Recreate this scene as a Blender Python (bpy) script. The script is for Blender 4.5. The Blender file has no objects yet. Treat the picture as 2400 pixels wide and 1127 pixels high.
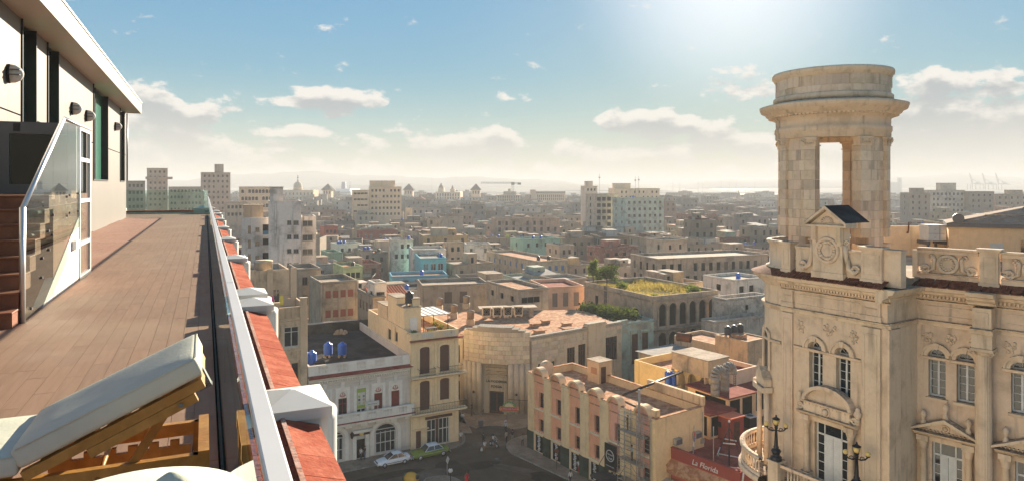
import bpy, bmesh, math, random
from mathutils import Vector, Matrix
# ---------------------------------------------------------------- camera, sky, sun, exposure
S = bpy.context.scene
COL = S.collection
H, FP, HY = 35.0, 1600.0, 435.0          # camera height, focal length in photo pixels, horizon row
SUN_AZ, SUN_EL = math.radians(18), math.radians(17.5)
cam = bpy.data.cameras.new('camera'); camo = bpy.data.objects.new('camera', cam); COL.objects.link(camo)
camo.location = (0, 0, H); camo.rotation_euler = (math.pi/2, 0, 0)
cam.sensor_width = 36; cam.lens = 36*FP/2400; cam.shift_y = (HY-563.5)/2400
cam.clip_start = 0.05; cam.clip_end = 60000
S.camera = camo
S.view_settings.view_transform = 'Standard'; S.view_settings.look = 'None'
S.view_settings.gamma = 1.0; S.view_settings.use_curve_mapping = False
S.view_settings.exposure = 1.75
S.cycles.max_bounces = 6; S.cycles.diffuse_bounces = 3; S.cycles.transparent_max_bounces = 12
S.cycles.volume_bounces = 0; S.cycles.use_denoising = True; S.cycles.caustics_reflective = False; S.cycles.caustics_refractive = False

def nd(nt, t, **kw):
    n = nt.nodes.new(t)
    for k, v in kw.items():
        if k.startswith('_'):
            setattr(n, k[1:], v)
        else:
            key = int(k[1:]) if k[0] == 'i' and k[1:].isdigit() else k.replace('__', ' ')
            s = n.inputs[key]
            if isinstance(v, bpy.types.NodeSocket): nt.links.new(v, s)
            else: s.default_value = v
    return n
def mth(nt, op, a, b=0.0, c=0.0, clamp=False):
    n = nd(nt, 'ShaderNodeMath', _operation=op, i0=a, i1=b, i2=c); n.use_clamp = clamp; return n.outputs[0]
def mixc(nt, f, a, b, blend='MIX'):
    n = nt.nodes.new('ShaderNodeMix'); n.data_type = 'RGBA'; n.blend_type = blend
    for i, v in ((0, f), (6, a), (7, b)):
        if isinstance(v, bpy.types.NodeSocket): nt.links.new(v, n.inputs[i])
        else: n.inputs[i].default_value = v if i == 0 else ((*v, 1) if len(v) == 3 else v)
    return n.outputs[2]
def ramp(nt, f, stops):
    n = nt.nodes.new('ShaderNodeValToRGB'); nt.links.new(f, n.inputs[0]); e = n.color_ramp.elements
    while len(e) < len(stops): e.new(0.5)
    for el, (p, c) in zip(e, stops):
        el.position = p; el.color = (c, c, c, 1) if not isinstance(c, tuple) else (*c, 1)
    return n.outputs[0]
def mapr(nt, v, a, b, c=0.0, d=1.0, smooth=False):
    n = nd(nt, 'ShaderNodeMapRange', i0=v, i1=a, i2=b, i3=c, i4=d)
    if smooth: n.interpolation_type = 'SMOOTHSTEP'
    return n.outputs[0]

W = bpy.data.worlds.new('World'); S.world = W; W.use_nodes = True
SKY_A, SKY_B = 2.45, 0.72
def make_world():
    nt = W.node_tree; nt.nodes.clear()
    sky = nd(nt, 'ShaderNodeTexSky', _sky_type='NISHITA', _sun_disc=False, _sun_elevation=SUN_EL, _sun_rotation=SUN_AZ, _altitude=30, _air_density=1.0, _dust_density=.12, _ozone_density=2.0)
    tc = nt.nodes.new('ShaderNodeTexCoord'); sp = nd(nt, 'ShaderNodeSeparateXYZ', i0=tc.outputs['Generated'])
    x, y, z = sp.outputs
    D = 57.29578
    az = mth(nt, 'MULTIPLY', mth(nt, 'ARCTAN2', x, y), D)        # degrees right of the view axis
    el = mth(nt, 'MULTIPLY', mth(nt, 'ARCSINE', z), D)           # degrees above the horizon
    BL = ((-15.2, 6.9, 4.8, 1.25, .72), (-26.8, 5.9, 5.0, 1.7, .50), (-29, 3.0, 8, 2.0, .30), (11.3, 5.2, 3.8, 1.25, .70), (15.5, 5.0, 4.5, .7, .36), (18.6, 7.8, 3.4, 2.0, .40), (-3.4, 3.6, 5.0, 1.2, .52), (-33.5, 15.2, 3.2, 2.4, .26), (33, 4.9, 7.0, 3.0, .66), (.8, 7.4, 2.0, .6, .30), (18.5, 3.5, 4.5, .9, .42), (-18, 4.4, 3.2, .5, .34), (65, 9, 10, 3, .4), (-75, 9, 11, 3, .4), (110, 12, 12, 3.5, .4), (160, 9, 14, 3, .4), (-120, 12, 14, 4, .4), (-165, 8, 12, 3, .4))
    def cloud(delta, det):
        e = mth(nt, 'ADD', el, delta)
        co = nd(nt, 'ShaderNodeCombineXYZ', i0=mth(nt, 'MULTIPLY', az, .30), i1=mth(nt, 'MULTIPLY', e, .58))
        n1 = nd(nt, 'ShaderNodeTexNoise', _noise_dimensions='2D', Vector=co.outputs[0], Scale=1.0, Detail=det, Roughness=.60).outputs[0]
        bank = mapr(nt, e, 2.2, 6.5, .33, 0.0, True)
        d = mth(nt, 'ADD', mth(nt, 'MULTIPLY', mth(nt, 'SUBTRACT', n1, .5), 1.6), mth(nt, 'SUBTRACT', bank, .25))
        for (a, b, ra, rb, w) in BL:
            u = mth(nt, 'MULTIPLY_ADD', az, 1/ra, -a/ra); v = mth(nt, 'MULTIPLY_ADD', e, 1/rb, -b/rb)
            r2 = mth(nt, 'MULTIPLY_ADD', u, u, mth(nt, 'MULTIPLY', v, v))
            d = mth(nt, 'ADD', d, mapr(nt, r2, 0.0, 1.7, w, 0.0))
        return d
    d0 = cloud(0.0, 6.0); d1 = cloud(.9, 4.0)
    cov = mapr(nt, d0, .0, .22, 0, 1, True)
    below = mth(nt, 'MULTIPLY', mapr(nt, el, -.5, .5, 0, 1), mapr(nt, el, 24, 34, 1, 0))
    cov = mth(nt, "MULTIPLY", mth(nt, "MULTIPLY", cov, below), .93)
    # cloud body grey where there is more cloud above, bright rims at the top
    shade = mapr(nt, d1, -.12, .38, 1.0, 0.0, True)
    dx = mth(nt, 'SUBTRACT', az, 18.0)
    ccol = mixc(nt, shade, (2.5, 2.75, 2.9), (5.6, 5.3, 4.9))
    # veil of haze along the horizon
    veil = mapr(nt, el, 0.0, 10.0, .8, 0.0, True)
    low = mixc(nt, mapr(nt, el, 0, 6.5, 0, 1, True), (4.35, 3.9, 3.2), (3.35, 3.85, 3.75))
    # the broad glare round the sun, held down evenly over the whole sky
    lum = nd(nt, 'ShaderNodeVectorMath', _operation='DOT_PRODUCT', i0=sky.outputs[0], i1=(.25, .5, .25)).outputs['Value']
    skyc = nd(nt, 'ShaderNodeVectorMath', _operation='SCALE', i0=sky.outputs[0], Scale=mth(nt, 'DIVIDE', SKY_A, mth(nt, 'ADD', 1., mth(nt, 'MULTIPLY', lum, SKY_B)))).outputs[0]
    skyc = nd(nt, 'ShaderNodeHueSaturation', Saturation=1.14, Color=nd(nt, 'ShaderNodeVectorMath', _operation='MULTIPLY', i0=skyc, i1=(.80, 1.02, 1.03)).outputs[0]).outputs[0]
    sd = nd(nt, 'ShaderNodeVectorMath', _operation='DOT_PRODUCT', i0=tc.outputs['Generated'], i1=(math.sin(SUN_AZ)*math.cos(SUN_EL), math.cos(SUN_AZ)*math.cos(SUN_EL), math.sin(SUN_EL))).outputs['Value']
    au = mapr(nt, sd, .972, 1.0, 0.0, 1.0); au = mth(nt, 'MULTIPLY', mth(nt, 'MULTIPLY', au, au), 2.8); a2 = mapr(nt, sd, .90, 1.0, 0.0, 1.0); au = mth(nt, 'ADD', au, mth(nt, 'MULTIPLY', mth(nt, 'MULTIPLY', a2, a2), .5))      # aureole round the sun
    skyc = nd(nt, 'ShaderNodeVectorMath', _operation='ADD', i0=skyc, i1=nd(nt, 'ShaderNodeVectorMath', _operation='SCALE', i0=(1.22, 1.0, .9), Scale=au).outputs[0]).outputs[0]
    base = mixc(nt, veil, skyc, low)
    ccol2 = mixc(nt, mapr(nt, el, 0.3, 6.5, .8, 0.0, True), ccol, (4.6, 4.25, 3.7))
    col = mixc(nt, cov, base, ccol2)
    bg = nd(nt, 'ShaderNodeBackground', Color=col, Strength=.05)
    nd(nt, 'ShaderNodeOutputWorld', Surface=bg.outputs[0])
make_world(); W.cycles.sampling_method = 'MANUAL'; W.cycles.sample_map_resolution = 512
sun = bpy.data.lights.new('sun', 'SUN'); suno = bpy.data.objects.new('sun', sun); COL.objects.link(suno)
sun.energy = 5.0; sun.angle = math.radians(.53); sun.color = (1.0, .86, .68)
SUNV = Vector((math.sin(SUN_AZ)*math.cos(SUN_EL), math.cos(SUN_AZ)*math.cos(SUN_EL), math.sin(SUN_EL)))
suno.rotation_euler = SUNV.to_track_quat('Z', 'Y').to_euler()

TS = bpy.data.scenes.new('eval')
def evaluated(o):
    TS.collection.objects.link(o)
    with bpy.context.temp_override(scene=TS, view_layer=TS.view_layers[0]):
        dg = bpy.context.evaluated_depsgraph_get(); me = bpy.data.meshes.new_from_object(o.evaluated_get(dg))
    bpy.data.objects.remove(o); return me
# ---------------------------------------------------------------- helpers
RND = random.Random(7)
def P(px, py, z):            # the point at height z seen at a photo pixel
    Y = FP*(H-z)/(py-HY); return Vector(((px-1200)/FP*Y, Y, z))
def PD(px, py, Y):           # the point at depth Y seen at a photo pixel
    return Vector(((px-1200)/FP*Y, Y, H-(py-HY)/FP*Y))
def proj(v): return (1200+FP*v[0]/v[1], HY+FP*(H-v[2])/v[1])

class MB:
    def __init__(s): s.v = []; s.f = []; s.m = []; s.sm = []; s.M = None
    def pt(s, p):
        p = Vector(p)
        if s.M is not None: p = s.M @ p
        s.v.append(p[:]); return len(s.v)-1
    def face(s, pts, m=0, sm=False):
        s.f.append([s.pt(p) for p in pts]); s.m.append(m); s.sm.append(sm)
    def fi(s, idx, m=0, sm=False): s.f.append(list(idx)); s.m.append(m); s.sm.append(sm)
    def box(s, x0, y0, z0, x1, y1, z1, m=0, skip=''):
        b = [s.pt(p) for p in ((x0,y0,z0),(x1,y0,z0),(x1,y1,z0),(x0,y1,z0),(x0,y0,z1),(x1,y0,z1),(x1,y1,z1),(x0,y1,z1))]
        for k, q in (('b',(0,3,2,1)),('t',(4,5,6,7)),('f',(0,1,5,4)),('r',(1,2,6,5)),('k',(2,3,7,6)),('l',(3,0,4,7))):
            if k not in skip: s.fi([b[i] for i in q], m)
        return s
    def frus(s, x0, y0, x1, y1, z0, z1, ix, iy, m=0):      # box whose top is inset
        b = [s.pt(p) for p in ((x0,y0,z0),(x1,y0,z0),(x1,y1,z0),(x0,y1,z0),(x0+ix,y0+iy,z1),(x1-ix,y0+iy,z1),(x1-ix,y1-iy,z1),(x0+ix,y1-iy,z1))]
        for q in ((0,3,2,1),(4,5,6,7),(0,1,5,4),(1,2,6,5),(2,3,7,6),(3,0,4,7)): s.fi([b[i] for i in q], m)
        return s
    def prism(s, pts, z0, z1, m=0, sm=False):               # polygon in xy pulled up in z
        n = len(pts); a = [s.pt((p[0], p[1], z0)) for p in pts]; b = [s.pt((p[0], p[1], z1)) for p in pts]
        s.fi(a[::-1], m); s.fi(b, m)
        for i in range(n): s.fi((a[i], a[(i+1) % n], b[(i+1) % n], b[i]), m, sm)
        return s
    def prismy(s, pts, y0, y1, m=0, sm=False):              # polygon in xz pulled along y
        n = len(pts); a = [s.pt((p[0], y0, p[1])) for p in pts]; b = [s.pt((p[0], y1, p[1])) for p in pts]
        s.fi(a, m); s.fi(b[::-1], m)
        for i in range(n): s.fi((a[i], b[i], b[(i+1) % n], a[(i+1) % n]), m, sm)
        return s
    def strip(s, A, Bp, m=0, sm=False, close=False):        # quads between two point rows
        a = [s.pt(p) for p in A]; b = [s.pt(p) for p in Bp]; n = len(a)
        for i in range(n if close else n-1): s.fi((a[i], a[(i+1) % n], b[(i+1) % n], b[i]), m, sm)
        return s
    def ring(s, rows, m=0, sm=True, close=True, capa=True, capb=True):
        idx = [[s.pt(p) for p in r] for r in rows]; n = len(idx[0])
        for a, b in zip(idx, idx[1:]):
            for i in range(n if close else n-1): s.fi((a[i], a[(i+1) % n], b[(i+1) % n], b[i]), m, sm)
        if capa: s.fi(idx[0][::-1], m)
        if capb: s.fi(idx[-1], m)
        return s
    def tube(s, p, q, r0, r1=None, n=6, m=0):
        p, q = Vector(p), Vector(q); r1 = r0 if r1 is None else r1; d = (q-p).normalized()
        a = d.orthogonal().normalized(); b = d.cross(a)
        s.ring([[c+(a*math.cos(t)+b*math.sin(t))*r for t in [2*math.pi*i/n for i in range(n)]] for c, r in ((p, r0), (q, r1))], m); return s
    def path(s, pts, r, n=5, m=0):
        pts = [Vector(p) for p in pts]; rows = []
        for i, c in enumerate(pts):
            d = (pts[min(i+1, len(pts)-1)]-pts[max(i-1, 0)]).normalized(); up = Vector((0, 0, 1)) if abs(d.z) < .9 else Vector((0, 1, 0))
            a = d.cross(up).normalized(); b = a.cross(d); rr = r[i] if isinstance(r, (list, tuple)) else r
            rows.append([c+(a*math.cos(t)+b*math.sin(t))*rr for t in [2*math.pi*k/n for k in range(n)]])
        s.ring(rows, m); return s
    def lathe(s, cx, cy, prof, n=16, m=0, sm=True, a0=0.0, a1=None, cap=True):
        full = a1 is None; a1 = 2*math.pi if full else a1; k = n if full else n+1
        an = [a0+(a1-a0)*i/n for i in range(k)]
        s.ring([[(cx+r*math.cos(t), cy+r*math.sin(t), z) for t in an] for r, z in prof], m, sm, full, cap and full, cap and full); return s
    def ball(s, c, r, n=10, k=6, m=0, sz=1.0):
        c = Vector(c)
        s.ring([[(c.x+r*math.sin(t)*math.cos(a), c.y+r*math.sin(t)*math.sin(a), c.z-r*sz*math.cos(t)) for a in [2*math.pi*i/n for i in range(n)]] for t in [math.pi*(j+.02)/(k+.04) for j in range(k+1)]], m); return s
    def mesh(s, name, mats):
        me = bpy.data.meshes.new(name); me.from_pydata(s.v, [], s.f)
        for m in (mats if isinstance(mats, (list, tuple)) else [mats]): me.materials.append(m)
        if any(s.m): me.polygons.foreach_set('material_index', s.m)
        me.polygons.foreach_set('use_smooth', s.sm)
        if isinstance(mats, bpy.types.Material) and 'glass' in mats.name and 'window' not in mats.name:
            b = bmesh.new(); b.from_mesh(me); bmesh.ops.remove_doubles(b, verts=b.verts, dist=1e-4); bmesh.ops.recalc_face_normals(b, faces=b.faces); b.to_mesh(me); b.free()
        me.update(); return me
    def build(s, name, mats, parent=None, color=None, loc=None, rz=None):
        return put(name, s.mesh(name, mats), parent, color, loc, rz)
def put(name, me, parent=None, color=None, loc=None, rz=None):
    o = bpy.data.objects.new(name, me); COL.objects.link(o); o.parent = parent
    if color: o.color = (*color, 1)
    if loc is not None: o.location = loc
    if rz is not None: o.rotation_euler = (0, 0, rz)
    return o
def tag(o, label=None, cat=None, group=None, kind=None):
    if label: o['label'] = label
    if cat: o['category'] = cat
    if group: o['group'] = group
    if kind: o['kind'] = kind
    return o
def thing(name, label, cat, loc=(0, 0, 0), rz=0.0, group=None):
    o = bpy.data.objects.new(name, None); COL.objects.link(o); o.location = loc; o.rotation_euler = (0, 0, rz); o.empty_display_size = .1
    return tag(o, label, cat, group)
KIDS = {}
def clone(o, parent=None):
    c = o.copy(); COL.objects.link(c); c.parent = parent
    for ch in [x for x in o.children]:
        clone(ch, c)
    return c
def rnd(a, b): return RND.uniform(a, b)
def jit(c, a=.06):
    k = 1+rnd(-a, a); return tuple(max(.01, min(.95, v*k*(1+rnd(-a/3, a/3)))) for v in c)

# ---------------------------------------------------------------- materials
def newmat(name):
    m = bpy.data.materials.new(name); m.use_nodes = True; nt = m.node_tree; nt.nodes.clear()
    b = nt.nodes.new('ShaderNodeBsdfPrincipled'); o = nt.nodes.new('ShaderNodeOutputMaterial'); nt.links.new(b.outputs[0], o.inputs[0])
    return m, nt, b
def coords(nt, scale=(1, 1, 1), rand=True):
    tc = nt.nodes.new('ShaderNodeTexCoord'); v = tc.outputs['Object']
    if rand:
        oi = nt.nodes.new('ShaderNodeObjectInfo'); v = nd(nt, 'ShaderNodeVectorMath', _operation='ADD', i0=v, i1=nd(nt, 'ShaderNodeVectorMath', _operation='SCALE', i0=(1, 1.7, 2.3), Scale=mth(nt, 'MULTIPLY', oi.outputs['Random'], 60.)).outputs[0]).outputs[0]
    if scale != (1, 1, 1): v = nd(nt, 'ShaderNodeVectorMath', _operation='MULTIPLY', i0=v, i1=scale).outputs[0]
    return v
def noise(nt, v, sc, det=4., ro=.55, dist=0.): return nd(nt, 'ShaderNodeTexNoise', Vector=v, Scale=sc, Detail=det, Roughness=ro, Distortion=dist).outputs[0]
def bump(nt, b, h, st=.3, d=.02):
    n = nd(nt, 'ShaderNodeBump', Strength=st, Distance=d, Height=h); nt.links.new(n.outputs[0], b.inputs['Normal'])
def M_plain(name, col, rough=.6, metal=0., var=.12, sc=3., objcol=False, bm=0., spec=None):
    m, nt, b = newmat(name); v = coords(nt)
    n = noise(nt, v, sc, 5.)
    c = col
    if objcol: c = nt.nodes.new('ShaderNodeObjectInfo').outputs['Color']
    k = mapr(nt, n, .3, .7, 1-var, 1+var)
    cc = nd(nt, 'ShaderNodeVectorMath', _operation='SCALE', i0=(c if objcol else col), Scale=k).outputs[0]
    nt.links.new(cc, b.inputs['Base Color']); b.inputs['Roughness'].default_value = rough; b.inputs['Metallic'].default_value = metal
    if spec is not None: b.inputs['Specular IOR Level'].default_value = spec
    if bm: bump(nt, b, noise(nt, v, sc*8, 4.), bm, .02)
    return m
def M_plaster(name, dirt=.5, streak=.5, peel=.0, peelcol=(.30, .25, .2), bm=.25, gain=(1.14, 1.02, .90)):
    m, nt, b = newmat(name); v = coords(nt)
    col = nt.nodes.new('ShaderNodeObjectInfo').outputs['Color']
    col = nd(nt, 'ShaderNodeVectorMath', _operation='MINIMUM', i0=nd(nt, 'ShaderNodeVectorMath', _operation='MULTIPLY', i0=col, i1=gain).outputs[0], i1=(.87, .84, .80)).outputs[0]
    n1 = noise(nt, v, .33, 7., .62); n2 = noise(nt, v, 2.6, 6., .6)
    vs = nd(nt, 'ShaderNodeVectorMath', _operation='MULTIPLY', i0=v, i1=(1.6, 1.6, .13)).outputs[0]
    n3 = noise(nt, vs, 1.0, 6., .65)
    st = mapr(nt, n1, .46, .70, 0., dirt, True); c = mixc(nt, st, col, (.17, .135, .10))
    c = mixc(nt, mapr(nt, n3, .52, .78, 0., streak, True), c, (.10, .082, .062))
    c = mixc(nt, mapr(nt, n2, .35, .7, .0, .22), c, (.5, .44, .34), 'MULTIPLY')
    if peel: c = mixc(nt, mapr(nt, noise(nt, v, .8, 9., .68, .3), .60-peel*.2, .66-peel*.2, 0., .6), c, peelcol)
    nt.links.new(c, b.inputs['Base Color']); b.inputs['Roughness'].default_value = .93; b.inputs['Specular IOR Level'].default_value = .2
    if bm: bump(nt, b, mth(nt, 'ADD', noise(nt, v, 6., 5.), mth(nt, 'MULTIPLY', noise(nt, v, 45., 3.), .35)), bm, .03)
    return m
def M_stone(name):
    m, nt, b = newmat(name); v = coords(nt)
    col = nt.nodes.new('ShaderNodeObjectInfo').outputs['Color']
    n1 = noise(nt, v, .6, 7., .6); n2 = noise(nt, v, 5., 6., .65)
    vs = nd(nt, 'ShaderNodeVectorMath', _operation='MULTIPLY', i0=v, i1=(2.2, 2.2, .22)).outputs[0]
    c = mixc(nt, mapr(nt, n1, .46, .72, 0., .42, True), col, (.30, .20, .115))
    c = mixc(nt, mapr(nt, noise(nt, vs, 1., 6.), .52, .76, 0., .5, True), c, (.17, .13, .095))
    up = nd(nt, 'ShaderNodeSeparateXYZ', i0=nt.nodes.new('ShaderNodeNewGeometry').outputs['Normal']).outputs[2]      # soot settled on ledges
    c = mixc(nt, mth(nt, 'MULTIPLY', mapr(nt, up, .55, .9, 0., .8), mapr(nt, n2, .35, .6, .25, 1.)), c, (.10, .085, .07))
    c = mixc(nt, mapr(nt, n2, .3, .7, .0, .2), c, (.55, .46, .36), 'MULTIPLY')
    nt.links.new(c, b.inputs['Base Color']); b.inputs['Roughness'].default_value = .9; b.inputs['Specular IOR Level'].default_value = .2
    bump(nt, b, mth(nt, 'ADD', noise(nt, v, 9., 5.), mth(nt, 'MULTIPLY', noise(nt, v, 60., 3.), .4)), .3, .02)
    return m
def M_two(name, c1, c2, sc=1.0, lo=.42, hi=.6, rough=.9, bm=.3, dist=.4, scale=(1, 1, 1)):
    m, nt, b = newmat(name); v = coords(nt, scale)
    c = mixc(nt, mapr(nt, noise(nt, v, sc, 8., .65, dist), lo, hi, 0, 1, True), c1, c2)
    c = mixc(nt, mapr(nt, noise(nt, v, sc*7, 5., .6), .3, .7, 0, .45), c, (.4, .36, .32), 'MULTIPLY')
    nt.links.new(c, b.inputs['Base Color']); b.inputs['Roughness'].default_value = rough; b.inputs['Specular IOR Level'].default_value = .25 if rough < .8 else .04
    if bm: bump(nt, b, noise(nt, v, sc*12, 5.), bm, .03)
    return m
def M_glass(name, tint=(.90, .965, .94), rough=.0):
    m, nt, b = newmat(name); nt.nodes.remove(b); out = [n for n in nt.nodes][0]
    fr = nd(nt, 'ShaderNodeFresnel', IOR=1.5)
    t = nd(nt, 'ShaderNodeBsdfTransparent', Color=(*tint, 1)); g = nd(nt, 'ShaderNodeBsdfGlossy', Color=(.95, 1, .98, 1), Roughness=rough)
    bf = nt.nodes.new('ShaderNodeNewGeometry').outputs['Backfacing']      # panes reflect once, on the face met first
    mx = nd(nt, 'ShaderNodeMixShader', i0=mth(nt, 'MULTIPLY', fr.outputs[0], mth(nt, 'SUBTRACT', 1.0, bf), clamp=True), i1=t.outputs[0], i2=g.outputs[0]); nt.links.new(mx.outputs[0], out.inputs[0])
    return m
MT = {}
def mats():
    M = MT
    M['plaster'] = M_plaster('plaster_weathered', .62, .75, .0)
    M['plaster_peel'] = M_plaster('plaster_peeling', .65, .75, .38, (.38, .3, .22))
    M['plaster_ruin'] = M_plaster('plaster_ruined', .78, .9, .5, (.33, .26, .19), .4)
    M['plaster_clean'] = M_plaster('plaster_painted', .2, .3, .0, gain=(1.34, 1.17, .98))
    M['stone'] = M_stone('limestone')
    M['rooftile'] = M_two('roof_terracotta', (.42, .19, .10), (.62, .38, .22), 1.2)
    M['roofcem'] = M_two('roof_cement', (.36, .28, .20), (.52, .42, .31), .5)
    M['roofred'] = M_two('roof_red_paint', (.25, .055, .04), (.33, .10, .07), .8)
    M['roofdark'] = M_two('roof_tar', (.035, .036, .038), (.075, .072, .068), .35)
    M['clay'] = M_two('clay_tile', (.42, .13, .07), (.50, .2, .11), 3.)
    M['coping'] = M_two('red_coping_tile', (.34, .082, .045), (.43, .135, .08), 2.5, rough=.85)
    M['oldtile'] = M_two('eroded_tile', (.15, .055, .032), (.27, .115, .065), 3.)
    M['asphalt'] = M_two('asphalt', (.12, .085, .056), (.17, .125, .082), .12, .4, .65, .97, .4)
    M['pave'] = M_two('pavement', (.27, .205, .145), (.36, .28, .2), .4)
    M['kerb'] = M_two('kerb_stone', (.26, .24, .21), (.34, .32, .28), .8)
    M['white'] = M_plain('white_paint', (.60, .575, .52), .65, var=.07)
    M['offwhite'] = M_plain('window_white_paint', (.70, .69, .64), .5, var=.07)
    M['frame'] = M_plain('window_frame_paint', (.5, .5, .5), .6, objcol=True)
    M['alu'] = M_plain('brushed_aluminium', (.62, .62, .63), .38, .7, .05)
    M['railw'] = M_plain('rail_white_powder_coat', (.50, .49, .475), .45, .0, .04)
    M['panel'] = M_plain('metal_wall_panel', (.175, .163, .146), .42, .25, .05, .4)
    M['soffit'] = M_plain('soffit_panel', (.5, .42, .34), .5, .1, .05)
    M['darkgrey'] = M_plain('dark_grey_metal', (.12, .122, .13), .42, .3, .06)
    M['black'] = M_plain('black_metal', (.018, .018, .02), .4, .4, .1)
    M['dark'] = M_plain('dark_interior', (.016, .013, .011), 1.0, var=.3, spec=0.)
    M['pane'] = M_plain('window_glass_dark', (.022, .026, .028), .07, var=.08, spec=.8)
    M['glass'] = M_glass('clear_glass')
    M['glassg'] = M_glass('green_glass', (.84, .93, .89))
    M['wood'] = M_two('teak', (.42, .17, .035), (.58, .27, .07), 2.2, .35, .65, .45, .12, scale=(1, 1, 1))
    M['brownwood'] = M_two('brown_wood', (.085, .035, .018), (.13, .06, .032), 2., rough=.6)
    M['fabric'] = M_plain('cushion_fabric', (.62, .54, .435), .95, var=.06, sc=6, bm=.15)
    M['plank'] = None
    M['step'] = M_two('terracotta_step', (.22, .085, .05), (.29, .12, .07), 1.2, rough=.55, bm=.1)
    M['bluetank'] = M_plain('blue_plastic', (.01, .10, .46), .35, var=.15, sc=2)
    M['blacktank'] = M_plain('black_plastic', (.02, .02, .022), .4, var=.2)
    M['objcol'] = M_plain('painted_surface', (.5, .5, .5), .7, var=.1, objcol=True)
    M['objgloss'] = M_plain('gloss_paint', (.5, .5, .5), .22, var=.04, objcol=True)
    M['cloth'] = M_plain('cloth', (.5, .5, .5), .95, var=.1, objcol=True, sc=8)
    M['skin'] = M_plain('skin', (.30, .17, .10), .6, var=.1)
    M['zinc'] = M_two('corrugated_zinc', (.34, .31, .27), (.44, .40, .34), 1., rough=.9)
    M['rust'] = M_two('rusty_iron', (.20, .075, .035), (.11, .06, .04), 1.4)
    def leafy(name, c):
        m = M_plain(name, c, .6, var=.45, sc=.9); nt = m.node_tree; o = [n for n in nt.nodes if n.type == 'OUTPUT_MATERIAL'][0]; b = [n for n in nt.nodes if n.type == 'BSDF_PRINCIPLED'][0]
        b.inputs['Roughness'].default_value = 1.0; b.inputs['Specular IOR Level'].default_value = .05; t = nd(nt, 'ShaderNodeBsdfTranslucent', Color=(c[0]*2.2, c[1]*2.0, c[2]*1.3, 1)); x = nd(nt, 'ShaderNodeMixShader', i0=.45, i1=b.outputs[0], i2=t.outputs[0]); nt.links.new(x.outputs[0], o.inputs[0]); return m
    M['leaf'] = leafy('leaf', (.12, .16, .035)); M['leaf2'] = leafy('leaf_dark', (.06, .085, .02)); M['drygrass'] = leafy('dry_grass', (.185, .155, .055))
    M['bark'] = M_plain('bark', (.10, .075, .05), .9, var=.3)
    M['globe'] = M_plain('amber_globe', (.80, .56, .17), .3, var=.08)
    m, nt, b = newmat('deck_plank'); v = coords(nt, (1, 1, 1))
    oi = nt.nodes.new('ShaderNodeObjectInfo'); at = nd(nt, 'ShaderNodeAttribute', _attribute_name='tone')
    base = mixc(nt, mapr(nt, noise(nt, nd(nt, 'ShaderNodeVectorMath', _operation='MULTIPLY', i0=v, i1=(14., 1.2, 1.)).outputs[0], 1.6, 5.), .3, .7, 0, 1), (.27, .135, .085), (.33, .175, .115))
    wearv = nt.nodes.new('ShaderNodeNewGeometry').outputs['Position']
    base = mixc(nt, mapr(nt, noise(nt, wearv, .5, 6.), .45, .75, 0, .4, True), base, (.40, .25, .17))
    k = mth(nt, 'ADD', mth(nt, 'MULTIPLY', oi.outputs['Random'], .12), .90)
    base = nd(nt, 'ShaderNodeVectorMath', _operation='SCALE', i0=base, Scale=k).outputs[0]
    nt.links.new(base, b.inputs['Base Color']); b.inputs['Roughness'].default_value = .42
    nt.links.new(mapr(nt, noise(nt, wearv, 1.2, 5.), .3, .7, .62, .8), b.inputs['Roughness']); b.inputs['Specular IOR Level'].default_value = .3
    M['plank'] = m
mats()
# ---------------------------------------------------------------- the hotel roof terrace in front
TH = math.radians(24.2); CT, ST = math.cos(TH), math.sin(TH); FZ = H-1.75
TR = (0, 0, FZ)
def tw(t, s, z=0.0): return Vector((CT*t-ST*s, ST*t+CT*s, FZ+z))
def s_at(px, t):
    k = (px-1200)/FP; return t*(CT-k*ST)/(ST+k*CT)
def z_at(px, py, t):
    s = s_at(px, t); Y = ST*t+CT*s; return s, 1.75-(py-HY)/FP*Y
MR = Matrix(((0, -1, 0, 0), (1, 0, 0, 0), (0, 0, 1, 0), (0, 0, 0, 1)))      # x'=along s, y'=into a wall that faces +t
def on_t(t): return Matrix.Translation((t, 0, 0)) @ MR

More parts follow.
